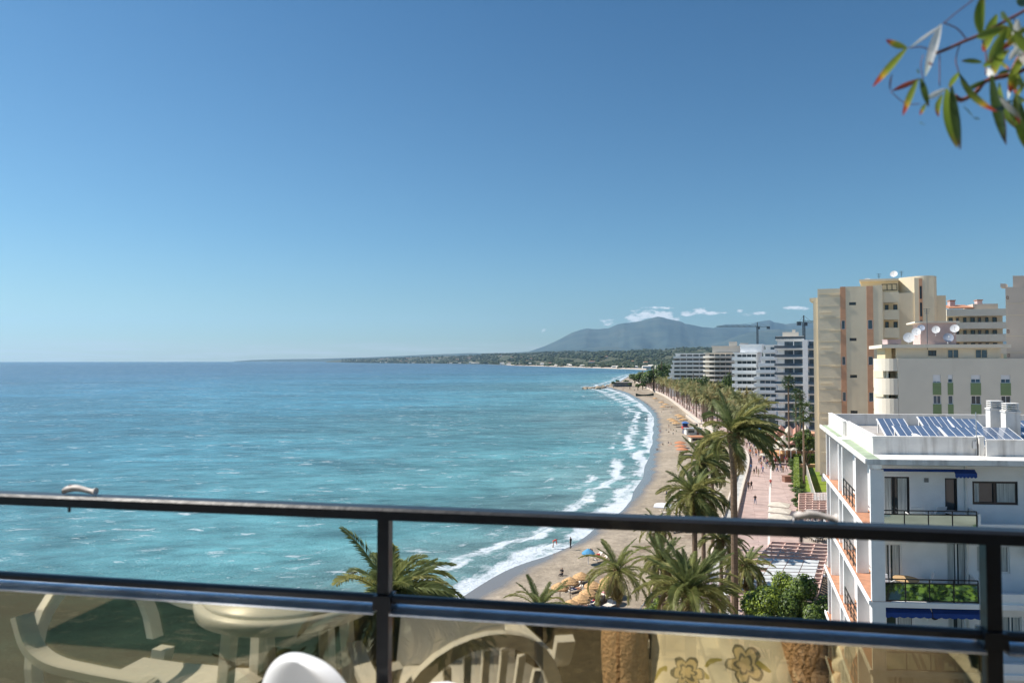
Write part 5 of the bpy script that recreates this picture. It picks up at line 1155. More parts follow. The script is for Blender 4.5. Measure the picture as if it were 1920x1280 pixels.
for i in range(84):
    px = rnd.uniform(700, 1235); cy = coastY(px); Y = cy+rnd.uniform(60, 260) if i % 3 else cy+rnd.uniform(300, 2600); k = (px-960)/1280/math.cos(PITCH); x = k*Y; z = far_h(px, Y)-1
    w_, d_, h_ = rnd.uniform(14, 34), 12, rnd.choice([5, 6, 7, 9, 12]); m = MB()
    if px < 900: w_ *= 1.4
    m.box(-w_/2, w_/2, 0, d_, 0, h_, 0); m.hexa([(-w_/2-.5, -.5, h_), (w_/2+.5, -.5, h_), (w_/2+.5, d_+.5, h_), (-w_/2-.5, d_+.5, h_), (-w_/2+3, d_/2-.4, h_+2.5), (w_/2-3, d_/2-.4, h_+2.5), (w_/2-3, d_/2+.4, h_+2.5), (-w_/2+3, d_/2+.4, h_+2.5)], 1)
    for q in range(int(w_/5)): m.box(-w_/2+2+q*5, -w_/2+3.6+q*5, -.1, -.01, h_-2.6, h_-1, 2)
    me = mesh_of(m, [M_wbld if i % 2 else M_cbld, M_tile if i % 3 == 0 else M_cbld, M_glassd], 'far_house'); o = bpy.data.objects.new('far_house', me); link(o); o.location = (x, Y, z); tag(o, cap_[i % 4]+(', left stretch of the coast' if px < 880 else ', middle stretch' if px < 1060 else ', right stretch near the headland')+(', by the water' if i % 3 else ', up the slope'), 'house', 'far houses, '+cap_[i % 4])
# ================================================================== PEOPLE
def skin_mesh(verts, edges, radii, sub=1, root=0, name='body'):
    me = bpy.data.meshes.new(name); me.from_pydata([tuple(v) for v in verts], edges, []); o = bpy.data.objects.new('tmp_body', me); COL.objects.link(o)
    s = o.modifiers.new('s', 'SKIN'); s.use_smooth_shade = True; sv = me.skin_vertices[0].data
    for i, r in enumerate(radii): sv[i].radius = (r, r) if not hasattr(r, '__len__') else r; sv[i].use_root = (i == root)
    if sub: u = o.modifiers.new('u', 'SUBSURF'); u.levels = sub; u.render_levels = sub
    dg = bpy.context.evaluated_depsgraph_get(); m2 = bpy.data.meshes.new_from_object(o.evaluated_get(dg)); COL.objects.unlink(o); bpy.data.objects.remove(o); return m2
def person_mesh(pose):
    # standing figure 1.7 m, facing +Y;  joints
    st = 0.0; J = {}
    if pose in ('walk', 'stand', 'walk2', 'bend'):
        k = {'walk': 0.26, 'walk2': -0.26, 'stand': 0.0, 'bend': 0.05}[pose]
        P_ = dict(pel=(0, 0, .93), waist=(0, 0, 1.08), chest=(0, .0, 1.28), neck=(0, 0.0, 1.45), head=(0, .02, 1.58), top=(0, 0.0, 1.68),
                  lh=(-.10, 0, .88), lk=(-.11, k*.6+.03, .49), la=(-.11, k-.02, .08), lt=(-.12, k+.12, .04), rh=(.10, 0, .88), rk=(.11, -k*.3+.03, .49), ra=(.11, -k-.04, .10), rt=(.12, -k+.08, .04),
                  ls=(-.19, 0, 1.40), le=(-.25, -k*.5-.03, 1.13), lw=(-.25, -k*.7+.08, .90), rs=(.19, 0, 1.40), re=(.25, k*.5-.03, 1.13), rw=(.25, k*.7+.08, .90))
        if pose == 'bend':
            for n_ in ('waist', 'chest', 'neck', 'head', 'top', 'ls', 'le', 'lw', 'rs', 're', 'rw'):
                x, y, z = P_[n_]; z -= .93; c, s = math.cos(-1.2), math.sin(-1.2); P_[n_] = (x, y*c-z*s, .93+y*s+z*c)
            P_['lw'] = (-.2, .55, .35); P_['rw'] = (.2, .55, .35); P_['le'] = (-.22, .50, .62); P_['re'] = (.22, .50, .62)
    elif pose == 'sit':
        P_ = dict(pel=(0, 0, .52), waist=(0, -.03, .68), chest=(0, -.02, .90), neck=(0, 0, 1.08), head=(0, .03, 1.20), top=(0, .01, 1.31),
                  lh=(-.10, .03, .50), lk=(-.13, .45, .50), la=(-.13, .48, .10), lt=(-.13, .62, .05), rh=(.10, .03, .50), rk=(.13, .45, .50), ra=(.13, .44, .10), rt=(.13, .58, .05),
                  ls=(-.19, 0, 1.03), le=(-.25, .10, .78), lw=(-.16, .34, .76), rs=(.19, 0, 1.03), re=(.25, .10, .78), rw=(.16, .34, .76))
    else:  # lie on back, head towards +Y
        P_ = dict(pel=(0, 0, .12), waist=(0, .16, .13), chest=(0, .36, .16), neck=(0, .53, .20), head=(0, .66, .24), top=(0, .77, .25),
                  lh=(-.10, -.05, .12), lk=(-.13, -.42, .20), la=(-.13, -.82, .09), lt=(-.14, -.86, .18), rh=(.10, -.05, .12), rk=(.13, -.42, .14), ra=(.15, -.84, .09), rt=(.16, -.88, .18),
                  ls=(-.19, .46, .16), le=(-.30, .22, .10), lw=(-.28, -.02, .09), rs=(.19, .46, .16), re=(.30, .22, .10), rw=(.28, -.02, .09))
    names = list(P_); R_ = dict(pel=.13, waist=.115, chest=.145, neck=.055, head=.095, top=.05, lh=.09, lk=.062, la=.045, lt=.035, rh=.09, rk=.062, ra=.045, rt=.035, ls=.065, le=.045, lw=.03, rs=.065, re=.045, rw=.03)
    E = [('pel', 'waist'), ('waist', 'chest'), ('chest', 'neck'), ('neck', 'head'), ('head', 'top'), ('pel', 'lh'), ('lh', 'lk'), ('lk', 'la'), ('la', 'lt'), ('pel', 'rh'), ('rh', 'rk'), ('rk', 'ra'), ('ra', 'rt'), ('chest', 'ls'), ('ls', 'le'), ('le', 'lw'), ('chest', 'rs'), ('rs', 're'), ('re', 'rw')]
    m = skin_mesh([P_[n_] for n_ in names], [(names.index(a), names.index(b)) for a, b in E], [R_[n_] for n_ in names], 1)
    # material regions by nearest bone
    segs = [(Vector(P_[a]), Vector(P_[b]), a, b) for a, b in E]
    for mt in range(4): m.materials.append(M_skin)
    reg = {('pel', 'waist'): 1, ('waist', 'chest'): 1, ('chest', 'neck'): 1, ('neck', 'head'): 0, ('head', 'top'): 3, ('pel', 'lh'): 2, ('pel', 'rh'): 2, ('lh', 'lk'): 2, ('rh', 'rk'): 2, ('lk', 'la'): 2, ('rk', 'ra'): 2, ('la', 'lt'): 3, ('ra', 'rt'): 3, ('chest', 'ls'): 1, ('chest', 'rs'): 1, ('ls', 'le'): 1, ('rs', 're'): 1, ('le', 'lw'): 0, ('re', 'rw'): 0}
    hc = Vector(P_['head'])
    for p in m.polygons:
        c = p.center; best = 9; r = 0
        for a, b, na, nb in segs:
            d = b-a; t = max(0, min(1, (c-a).dot(d)/d.length_squared)); q = (c-(a+d*t)).length-R_[na]*(1-t)-R_[nb]*t
            if q < best: best = q; r = reg[(na, nb)]
        if (c-hc).length < .16 and r in (0, 3): r = 3 if (c.y < hc.y-.01 or c.z > hc.z+.055) and pose != 'lie' else (3 if pose == 'lie' and c.y > hc.y+.03 else 0)
        p.material_index = r
    return m
PM = {k: person_mesh(k) for k in ('walk', 'walk2', 'stand', 'bend', 'sit', 'lie')}
def person(loc, pose, top, bot, label, rz=0.0, group=None, hair=None, s=1.0):
    o = bpy.data.objects.new('person', PM[pose]); COL.objects.link(o); o.location = loc; o.rotation_euler = (0, 0, rz); o.scale = (s, s, s)
    for i, mm in enumerate((M_skin, cloth(top), cloth(bot), hair or M_hair)): o.material_slots[i].link = 'OBJECT'; o.material_slots[i].material = mm
    return tag(o, label, 'person', group)
pe = [(1416, 945, 'walk', 'black', 'denim', 'person in black top walking alone nearest on the promenade', 3.0), (1409, 917, 'walk', 'black', 'black', 'person in all black at the left of the walking pair', .2), (1404, 918, 'walk2', 'brown', 'black', 'person in brown top walking beside the one in black', .1),
      (1445, 913, 'walk', 'red', 'grey', 'person in dark red top and grey trousers alone right of the white line', 2.8), (1414, 892, 'walk', 'black', 'beige', 'person in black top with light trousers, left of the second pair', .3), (1422, 893, 'walk2', 'beige', 'beige', 'person in beige clothes, right of the second pair', .2),
      (1444, 878, 'stand', 'pink', 'brown', 'person in pink top standing on the right half of the promenade', .5), (1450, 873, 'walk', 'black', 'grey', 'person in black jacket stepping near the crowd', 2.5), (1454, 871, 'walk2', 'red', 'black', 'person in red top just right of the black jacket', .4), (1463, 882, 'stand', 'blue', 'navy', 'person in blue standing by the dark planter box', 1.0)]
for px, py, po, a, b, lab, rz in pe: person(tuple(G(px, py, 0)), po, a, b, lab, rz)
rnd = random.Random(12); tops = ['red', 'black', 'white', 'navy', 'blue', 'grey', 'pink', 'beige', 'green', 'brown', 'orange', 'skin']; seen = set()
def combo(fmt):
    while True:
        a, b = rnd.choice(tops), rnd.choice(['black', 'denim', 'beige', 'grey', 'white', 'navy', 'brown'])
        if (a, b, fmt) not in seen: seen.add((a, b, fmt)); return a, b, fmt % (a if a != 'skin' else 'bare skinned', b)
for i in range(76):
    y = 152+rnd.random()**1.2*60; q = on_prom(y, rnd.uniform(0.8, 9)); a, b, lab = combo('person in %s top and %s bottoms in the crowd by the canopies'); person((q.x, q.y, 0), rnd.choice(['walk', 'walk2', 'stand']), a, b, lab, rnd.uniform(0, 6), 'crowd on the promenade')
for i in range(44):
    y = 222+rnd.random()*190; q = on_prom(y, rnd.uniform(0.8, 9)); a, b, lab = combo('person in %s top and %s bottoms walking under the grove palms'); person((q.x, q.y, 0), rnd.choice(['walk', 'walk2', 'stand']), a, b, lab, rnd.uniform(0, 6), 'walkers under the grove palms')
bp = [(1070, 1028, 'stand', 'black', 'black', 'person in black standing on the sand near the water', 1), (1037, 1026, 'bend', 'red', 'skin', 'person in red bending down at the edge of the foam', -1.5), (1054, 1077, 'sit', 'black', 'black', 'person in black sitting behind the thatch umbrellas', 2.4), (1110, 1040, 'sit', 'brown', 'black', 'person in brown sitting beside the blue umbrella', 1), (1107, 1040, 'sit', 'red', 'navy', 'person in red sitting left of the one in brown', -1),
      (1213, 790, 'stand', 'black', 'black', 'lone dark figure standing in the shallow surf', 0), (1243, 835, 'sit', 'black', 'skin', 'bather in black sitting on the open sand', 1), (1254, 803, 'stand', 'navy', 'skin', 'bather in navy standing on the sand left of the lifeguard tower', 1), (1258, 775, 'sit', 'blue', 'black', 'bather in blue sitting far up the beach', 2), (1262, 815, 'sit', 'grey', 'navy', 'bather in grey sitting by the lifeguard tower', 0), (1254, 812, 'sit', 'brown', 'skin', 'bather in brown sitting below the standing one', 0),
      (1190, 733, 'stand', 'navy', 'black', 'tiny figure on the far sand near the headland', 0), (1168, 732, 'stand', 'brown', 'black', 'tiny brown figure on the far sand, left of the others', 0), (1250, 928, 'sit', 'navy', 'black', 'bather in navy among the dark things left of the broad palm', 1), (1256, 925, 'sit', 'black', 'skin', 'bather in black left of the broad palm', 1)]
for px, py, po, a, b, lab, rz in bp: q = GS(px, py); q.z -= (0.4 if po == 'sit' else 0); person(tuple(q), po, a, b, lab, rz)
for i in range(26):
    px = rnd.uniform(1235, 1275); py = rnd.uniform(755, 850) ; px = px-(py-755)*0.02; q = GS(px, py); a, b, lab = combo('bather in %s and %s on the far stretch of sand'); po = rnd.choice(['stand', 'lie', 'lie', 'sit'])
    person((q.x, q.y, q.z-(0.4 if po == 'sit' else 0)), po, a, 'skin' if rnd.random() < .5 else b, lab, rnd.uniform(0, 6), 'bathers on the sand')
ORD = 'first second third fourth fifth sixth seventh eighth ninth tenth eleventh twelfth thirteenth fourteenth fifteenth sixteenth'.split()
# ================================================================== BEACH FURNITURE
def umbrella(loc, r, h, m, label, name='beach_umbrella', cat='umbrella', group=None, n=12, drop=0.55, ribs=True, fringe=False, rz=0):
    t = thing(name, label, cat, loc, group, rz); a = MB(); a.tube([(0, 0, 0), (0, 0, h)], 0.045, 6); part('pole', a, M_trunkgrey if fringe else M_plastic, t, local=True)
    a = MB(); pr = [(r, h-drop), (r*.72, h-drop*.62), (r*.4, h-drop*.28), (0.05, h)]
    if fringe: a.lathe([(r*1.02, h-drop-.16)]+pr, n=22, wob=lambda j, i: (0.05*math.sin(j*7.7+i) if i < 2 else 0.015*math.sin(j*3.1+i*2)))
    else: a.lathe([(r, h-drop-.12)]+pr, n=n)
    part('canopy', a, m, t, local=True)
    if fringe:
        for k in (0.45, 0.75):
            a = MB(); a.lathe([(r*k+.06, h-drop*k-.02), (r*k+.05, h-drop*k+.05), (r*k-.05, h-drop*k+.06)], n=18, wob=lambda j, i: .02*math.sin(j*5)); part('thatch_ring', a, M_thatch, t, local=True)
    return t
th = [(1090, 1074), (1069, 1083), (1050, 1093), (1103, 1106), (1090, 1117), (1071, 1127), (1141, 1083), (1134, 1094), (1112, 1092)]
for i, (px, py) in enumerate(th):
    z0 = -1.15; p = G(px, py, z0+2.2); z0 = sand_z(p); umbrella((p.x, p.y, z0), 0.95, 2.35, M_thatch, ['thatch umbrella at the back left of the sunbed area', 'thatch umbrella in the second place from the water, upper row', 'thatch umbrella nearest the water at the left end', 'thatch umbrella in the middle of the lower row', 'thatch umbrella low in the middle beside the sunbeds', 'thatch umbrella at the lower left partly behind palm fronds', 'thatch umbrella by the slender palm, upper one', 'thatch umbrella by the slender palm, lower one', 'thatch umbrella between the two rows'][i], 'thatch_umbrella', 'umbrella', 'thatch umbrellas on the near beach', fringe=True)
def make_lounger():
    t = thing('sun_lounger', 'x', 'sun lounger', (0, 0, 0))
    a = MB(); a.box(-.33, .33, -.95, .35, .30, .36); part('seat', a, M_lounger, t, local=True)
    a = MB(); a.hexa([(-.33, .36, .31), (.33, .36, .31), (.33, .40, .27), (-.33, .40, .27), (-.33, .90, .72), (.33, .90, .72), (.33, .94, .68), (-.33, .94, .68)]); part('backrest', a, M_lounger, t, local=True)
    for x in (-.3, .27):
        for y in (-.85, .25): a = MB(); a.box(x, x+.03, y, y+.03, 0, .30); part('leg', a, M_plastic, t, local=True)
    return t
LG = make_lounger(); first = [True]
def lounger(p, rz, label, group):
    if first[0]: first[0] = False; LG.location = p; LG.rotation_euler = (0, 0, rz); LG['label'] = label; LG['group'] = group; return LG
    return copy_thing(LG, p, rz, label, group)
lsp = [(1076, 1100), (1084, 1096), (1092, 1092), (1065, 1106), (1080, 1110), (1100, 1122), (1112, 1134), (1122, 1128), (1130, 1120), (1140, 1118), (1150, 1125), (1105, 1143), (1095, 1150), (1150, 1137), (1138, 1140), (1085, 1140), (1118, 1046), (1128, 1052)]
ltop = ['red', 'pink', 'navy', 'white', 'skin', 'blue', 'red', 'skin', 'pink', 'black', 'skin', 'navy', 'white', 'skin', 'grey', 'red', 'red', 'skin']
for i, (px, py) in enumerate(lsp):
    q = GS(px, py); rz = -0.9+0.25*math.sin(i); lounger(tuple(q), rz, 'cream sun lounger by the thatch umbrellas, %s counting from the water' % (ORD+['seventeenth', 'eighteenth'])[sorted(lsp).index((px, py))], 'sun loungers under the thatch umbrellas')
    if i not in (9, 13, 14):
        a, b, lab = combo('sunbather in %s with %s towel lying by the thatch umbrellas'); person((q.x, q.y, q.z+.30), 'lie', ltop[i], 'skin' if i % 2 else b, lab, rz, 'sunbathers near the thatch umbrellas')
# the close-set rows of sunbeds between the beach palms and the walkway
k = 0
for i in range(21):
    y = 104+i*3.4
    for j in range(5):
        q = on_prom(y, -4.6-j*1.75)
        if q.y < 100 or (i % 6 == 5): continue
        z = sand_z(q)
        lounger((q.x, q.y, z), 1.72+0.05*math.sin(i*3+j), 'cream sunbed in the %s column from the walkway, %s rows' % (('first', 'second', 'third', 'fourth', 'fifth')[j], ('nearest', 'near middle', 'far middle', 'farthest')[min(3, i//6)]), 'rows of sunbeds by the walkway'); k += 1
p = G(1103, 1024, 1.0); umbrella((p.x, p.y, sand_z(p)), 0.85, 2.0, mat('light_blue_canvas', (0.12, 0.38, 0.62), .8, .1, trans=.3), 'light blue beach umbrella near the water, the only blue one')
p = G(1243, 944, 1.5); umbrella((p.x, p.y, sand_z(p)), 2.0, 2.9, mat('white_canvas', (0.78, 0.78, 0.8), .8, .05, trans=.2), 'big white canopy on the sand left of the broad palm', n=4, drop=.5, rz=.5)
# thatch shades farther up the beach
for i, (px, py) in enumerate([(1258, 783), (1263, 786), (1268, 790), (1272, 776), (1277, 779), (1281, 784), (1240, 752), (1248, 756), (1228, 745), (1243, 760), (1275, 826), (1279, 838), (1276, 832)]):
    p = G(px, py, 1.2); umbrella((p.x, p.y, sand_z(p)), 1.7, 2.4, M_thatch if i < 10 else M_orange, 'far thatch shade on the sand below the grove wall, %s of ten from the rail' % ORD[[9, 8, 7, 6, 5, 4, 1, 2, 0, 3].index(i) if i < 10 else 0] if i < 10 else 'orange shade by the hut below the lifeguard tower', 'thatch_umbrella', 'umbrella', 'shades farther up the beach' if i < 10 else 'orange shades below the lifeguard tower', fringe=i < 10)
# lifeguard tower and hut
p = GS(1285, 814); t = thing('lifeguard_tower', 'blue and red lifeguard tower standing on the beach beside a white hut', 'lifeguard tower', tuple(p))
for x in (-.9, .9):
    for y in (-.9, .9): a = MB(); a.bar((x, y, 0), (x*.8, y*.8, 2.0), .14); part('leg', a, cloth('blue'), t, local=True)
a = MB(); a.box(-1.1, 1.1, -1.1, 1.1, 2.0, 2.15); a.box(-1.1, 1.1, -1.1, -1.03, 2.15, 2.9); a.box(-1.1, -1.03, -1.03, 1.1, 2.15, 2.9); a.box(1.03, 1.1, -1.03, 1.1, 2.15, 2.9); part('platform', a, cloth('red'), t, local=True)
a = MB(); a.box(-.8, .8, -.4, .9, 2.16, 4.0); part('cabin', a, cloth('navy'), t, local=True)
a = MB(); a.hexa([(-1.2, -1.2, 4.0), (1.2, -1.2, 4.0), (1.2, 1.2, 4.0), (-1.2, 1.2, 4.0), (-.3, -.3, 4.6), (.3, -.3, 4.6), (.3, .3, 4.6), (-.3, .3, 4.6)]); part('roof', a, cloth('blue'), t, local=True)
a = MB()
for i in range(6): a.box(1.15, 1.9-.0, -.3, .3, .3+i*.3, .34+i*.3)
part('ladder', a, M_plastic, t, local=True)
p = GS(1301, 816); t = thing('beach_hut', 'low white and grey beach hut right of the lifeguard tower', 'hut', tuple(p))
a = MB(); a.box(-2.6, 2.6, 0, 3.5, 0, 2.3); part('wall', a, M_white_old, t, local=True); a = MB(); a.box(-3, 3, -.6, 4, 2.3, 2.5); part('roof', a, mat('hut_roof', (0.35, .38, .4)), t, local=True)
a = MB(); a.box(-2.0, 0.2, -.06, -.003, .9, 1.9); part('window', a, M_glassd, t, local=True); a = MB(); a.box(1.0, 1.9, -.06, -.003, 0.02, 2.0); part('door', a, M_wood, t, local=True)
p = GS(1309, 832); t = thing('beach_hut', 'cream beach kiosk with orange awning nearer than the lifeguard tower', 'hut', tuple(p))
a = MB(); a.box(-2.2, 2.2, 0, 3, 0, 2.2); part('wall', a, M_cream2, t, local=True); a = MB(); a.box(-2.6, 2.6, -1.2, 3.2, 2.2, 2.35); part('roof', a, M_orange, t, local=True); a = MB(); a.box(-1.8, 1.8, -.05, -.003, 1.0, 1.8); part('serving_hatch', a, M_dark, t, local=True)
# dark boat full of sand and rocks of the headland
p = GS(1209, 743); t = thing('wooden_boat', 'dark wooden boat lying on the far sand', 'boat', tuple(p), rz=.25); a = MB(); n = 16; pr = None
for i in range(n+1):
    f = i/n; x = -7+14*f; w_ = 1.7*math.sin(math.pi*(.06+.88*f))**.6; zt = 1.3+1.1*abs(f-.5)*2*abs(f-.5)*2; row = [(x, -w_, zt), (x, -w_*.7, .3), (x, 0, .05), (x, w_*.7, .3), (x, w_, zt)]
    if pr:
        for q in range(4): a.poly([pr[q], row[q], row[q+1], pr[q+1]])
    pr = row
part('hull', a, mat('boat_green', (0.03, .055, .05), .6), t, local=True); a = MB(); a.box(-5.5, 5.5, -1.2, 1.2, 1.0, 1.15); part('sand_filling', a, M_sand, t, local=True)
rk = []
for i in range(3):
    bm = bmesh.new(); bmesh.ops.create_icosphere(bm, subdivisions=2, radius=1)
    for v in bm.verts: v.co *= 1+0.45*mnoise.noise(v.co*1.6+Vector((i*7, 0, 0)))
    me = bpy.data.meshes.new('rock'); bm.to_mesh(me); bm.free(); me.materials.append(M_stone); rk.append(me)
rnd = random.Random(9)
for i in range(46):
    px = rnd.uniform(1120, 1165); py = 728.5-(px-1120)*0.17+rnd.uniform(-2.5, 1.5) if i < 36 else 728+rnd.uniform(-1, 1); 
    if i >= 36: px = rnd.uniform(1096, 1122)
    q = G(px, py, SEA); o = bpy.data.objects.new('rock', rk[i % 3]); link(o); o.location = (q.x, q.y, SEA+.1 if i >= 36 else -1.5); s = rnd.uniform(.8, 2.4); o.scale = (s*1.3, s, s*.7); o.rotation_euler = (0, 0, rnd.uniform(0, 6)); tag(o, ('large' if s > 1.9 else 'middle sized' if s > 1.3 else 'small')+' brown rock of the headland, '+('left part' if px < 1135 else 'middle part' if px < 1150 else 'right part') if i < 36 else 'rock awash in the surf off the headland', 'rock', 'headland rocks' if i < 36 else 'rocks awash off the headland')
# headland beach bar
p = G(1168, 723, 0); t = thing('beach_bar', 'dark beach bar among small trees on the headland', 'bar', tuple(p)); a = MB(); a.box(-9, 9, 0, 8, -1, 3.2); part('wall', a, mat('bar_wall', (.15, .17, .18), .8, .3, .3), t, local=True); a = MB(); a.box(-10, 10, -1.5, 9, 3.2, 3.6); part('roof', a, M_roofgrey, t, local=True)
for i in range(4): a = MB(); a.box(-8+i*4.2, -5+i*4.2, -.1, -.01, .3, 2.2); part('window', a, M_glassb, t, local=True)
for i, (px, py) in enumerate([(1150, 724), (1158, 721), (1174, 722), (1181, 727), (1196, 730), (1205, 729)]):
    p = G(px, py, 0); t = thing('shore_tree', 'small dark tree by the beach bar on the headland', 'tree', tuple(p), 'small trees by the headland bar'); a = MB(); a.tube([(0, 0, -1), (0, 0, 3)], [.4, .25], 6); part('trunk', a, M_bark, t, local=True); r = 2.3+.5*(i % 3); inst('crown', LF[i % 3], t, (0, 0, 3.6), (0, 0, i), (r, r, r))
# ================================================================== PROMENADE FURNITURE
def parasol_sq(px, py, zc, r, m, lab, grp, name='cafe_parasol', h=2.7):
    p = G(px, py, zc); t = thing(name, lab, 'parasol', (p.x, p.y, 0), grp, 0.3); a = MB(); a.tube([(0, 0, 0), (0, 0, h)], .04, 6); a.lathe([(.3, 0), (.28, .08)], n=10); part('pole', a, M_wood, t, local=True)
    a = MB(); a.lathe([(r*1.41, h-.62), (r*1.41, h-.45), (.06, h)], n=4); part('canopy', a, m, t, local=True); return t
for px, py, lab in ((1461, 944, 'cream square parasol of the cafe row, farthest of three'), (1462, 955, 'cream square parasol of the cafe row, middle of three'), (1463, 967, 'cream square parasol of the cafe row, nearest of three')): parasol_sq(px, py, 2.4, 1.55, M_canvas, lab, 'cream parasols at the right of the promenade')
M_bluec = mat('bright_blue_canvas', (.05, .25, .65), .8, .1)
for i, (px, py, m, r) in enumerate([(1436, 836, M_canvas, 2.6), (1446, 832, M_canvas, 2.4), (1455, 836, M_canvas, 2.2), (1443, 845, M_orange, 1.9), (1438, 850, M_canvas, 1.6), (1430, 824, M_canvas, 1.8), (1426, 801, M_bluec, 2.2), (1418, 818, M_canvas, 1.7), (1450, 850, M_orange, 1.5), (1462, 846, M_thatch, 1.8)]):
    parasol_sq(px, py, 2.5, r, m, ['white canopy left of the terrace crowd', 'white canopy in the middle above the crowd', 'white canopy at the right above the crowd', 'orange round canopy over the crowd', 'small cream canopy at the left of the orange one', 'small cream canopy farther along the promenade', 'bright blue canopy behind the tall palm fronds', 'cream canopy left of the blue one', 'small orange canopy right of the large orange one', 'straw coloured canopy by the glass fence'][i], 'terrace canopies over the promenade crowd')
# tables with chairs and diners on the terraces
def make_set():
    t = thing('cafe_table', 'x', 'table', (0, 0, 0)); a = MB(); a.box(-.4, .4, -.4, .4, .72, .76); part('tabletop', a, M_plastic, t, local=True); a = MB(); a.tube([(0, 0, 0), (0, 0, .72)], .04, 6); part('pedestal', a, M_black, t, local=True); return t
def make_cchair():
    t = thing('cafe_chair', 'x', 'chair', (0, 0, 0)); a = MB(); a.box(-.22, .22, -.22, .22, .42, .46); part('seat', a, M_lounger, t, local=True); a = MB(); a.box(-.22, .22, -.24, -.20, .46, .88); part('backrest', a, M_lounger, t, local=True)
    for x in (-.21, .18):
        for y in (-.21, .18): a = MB(); a.box(x, x+.03, y, y+.03, 0, .42); part('leg', a, M_black, t, local=True)
    return t
T0, C0 = make_set(), make_cchair(); use = {'t': True, 'c': True}
def put(root, key, p, rz, lab, grp):
    if use[key]: use[key] = False; root.location = p; root.rotation_euler = (0, 0, rz); root['label'] = lab; root['group'] = grp; return root
    return copy_thing(root, p, rz, lab, grp)
rnd = random.Random(44); spots = [(1338, 1168), (1352, 1158), (1330, 1150), (1346, 1142), (1362, 1146), (1368, 1164), (1340, 1130), (1356, 1126), (1280, 1100), (1262, 1112), (1252, 1100), (1270, 1125)]
for i, (px, py) in enumerate(spots):
    q = G(px, py, 0); where = 'terrace right of the thick palm' if i < 8 else 'terrace behind the thick palm'
    put(T0, 't', tuple(q), .3, '%s white square table on the %s' % (('nearest', 'second', 'third', 'fourth', 'fifth', 'sixth', 'seventh', 'eighth', 'nearest', 'second', 'third', 'fourth')[i], where), 'tables of the '+where)
    for j in range(4):
        a = .3+j*math.pi/2; c = q+Vector((math.cos(a)*.75, math.sin(a)*.75, 0)); rz = a+math.pi/2
        put(C0, 'c', tuple(c), rz, 'pale chair at the %s table on the %s' % (('nearest', 'second', 'third', 'fourth', 'fifth', 'sixth', 'seventh', 'eighth', 'nearest', 'second', 'third', 'fourth')[i], where), 'chairs of the '+where)
        if rnd.random() < .5: a_, b_, lab = combo('diner in %s top and %s bottoms on the cafe terrace'); person((c.x, c.y, -.06), 'sit', a_, b_, lab, rz, 'diners on the cafe terrace')
for i, (px, py) in enumerate([(1318, 1128), (1326, 1120), (1334, 1112), (1322, 1140), (1350, 1112)]):
    q = G(px, py, 1.5); t = thing('folded_parasol', 'folded mauve parasol standing on the cafe terrace beside the thick palm', 'parasol', (q.x, q.y, 0), 'folded parasols of the cafe terrace'); a = MB(); a.lathe([(.05, 0), (.05, .8), (.22, .85), (.26, 1.4), (.16, 2.3), (.03, 2.9)], n=9, wob=lambda j, i: .2*(j % 2)); part('folded_canopy', a, mat('mauve_canvas', (.42, .33, .36), .8), t, local=True); a = MB(); a.lathe([(.35, 0), (.3, .09)], n=10); part('base', a, M_plastic, t, local=True)
# planter row along the inland edge of the promenade
for i in range(17):
    y = 110+i*4.3; q = on_prom(y, 9.9); t = thing('planter_box', 'leafy planter box on the inland promenade edge, %s from the cream parasols' % (ORD[i] if i < 16 else 'last'), 'planter', (q.x, q.y, 0), 'planters along the promenade edge', -.35)
    a = MB(); a.box(-.5, .5, -1.5, 1.5, 0, .55); part('box', a, M_terra if i % 2 else M_wall, t, local=True); inst('plants', LF[i % 3], t, (0, 0, 1.0), (0, 0, i), (.85, 1.7, .8))
q = on_prom(142, 8.4); a = MB(); a.box(q.x-.9, q.x+.9, q.y-.8, q.y+.8, 0, 1.15); a.box(q.x-1, q.x+1, q.y-.9, q.y+.9, 1.15, 1.22); solo('planter_crate', a, M_wood, 'dark box stand beside the person in blue on the promenade', 'stand', tuple(q))
# fence, lawn, hedges
def panel_fence(pts, h, label, gm, pm):
    t = thing('garden_fence', label, 'fence', (pts[0].x, pts[0].y, 0))
    for a_, b_ in zip(pts[:-1], pts[1:]):
        a = MB(); a.bar((a_.x, a_.y, h/2), (b_.x, b_.y, h/2), .06, h-.3); part('panel', a, gm, t); a = MB(); a.bar((a_.x, a_.y, 0), (a_.x, a_.y, h), .16); part('post', a, pm, t)
        a = MB(); a.bar((a_.x, a_.y, h), (b_.x, b_.y, h), .1); part('top_rail', a, pm, t)
fp = [on_prom(y, 12.4) for y in np.linspace(112, 176, 15)]; panel_fence(fp, 2.2, 'pale glass panel fence between the planters and the lawn', mat('fence_glass', (.32, .38, .36), .3, .2), M_wall)
mb = MB(); mb.poly([tuple(G(1497, 922, .01)), tuple(G(1575, 922, .01)), tuple(G(1560, 868, .01)), tuple(G(1500, 868, .01))]); 
mb.poly([tuple(G(1500, 868, .01)), tuple(G(1560, 868, .01)), tuple(G(1560, 840, .01)), tuple(G(1488, 840, .01))]); struct('lawn', mb, M_lawn)
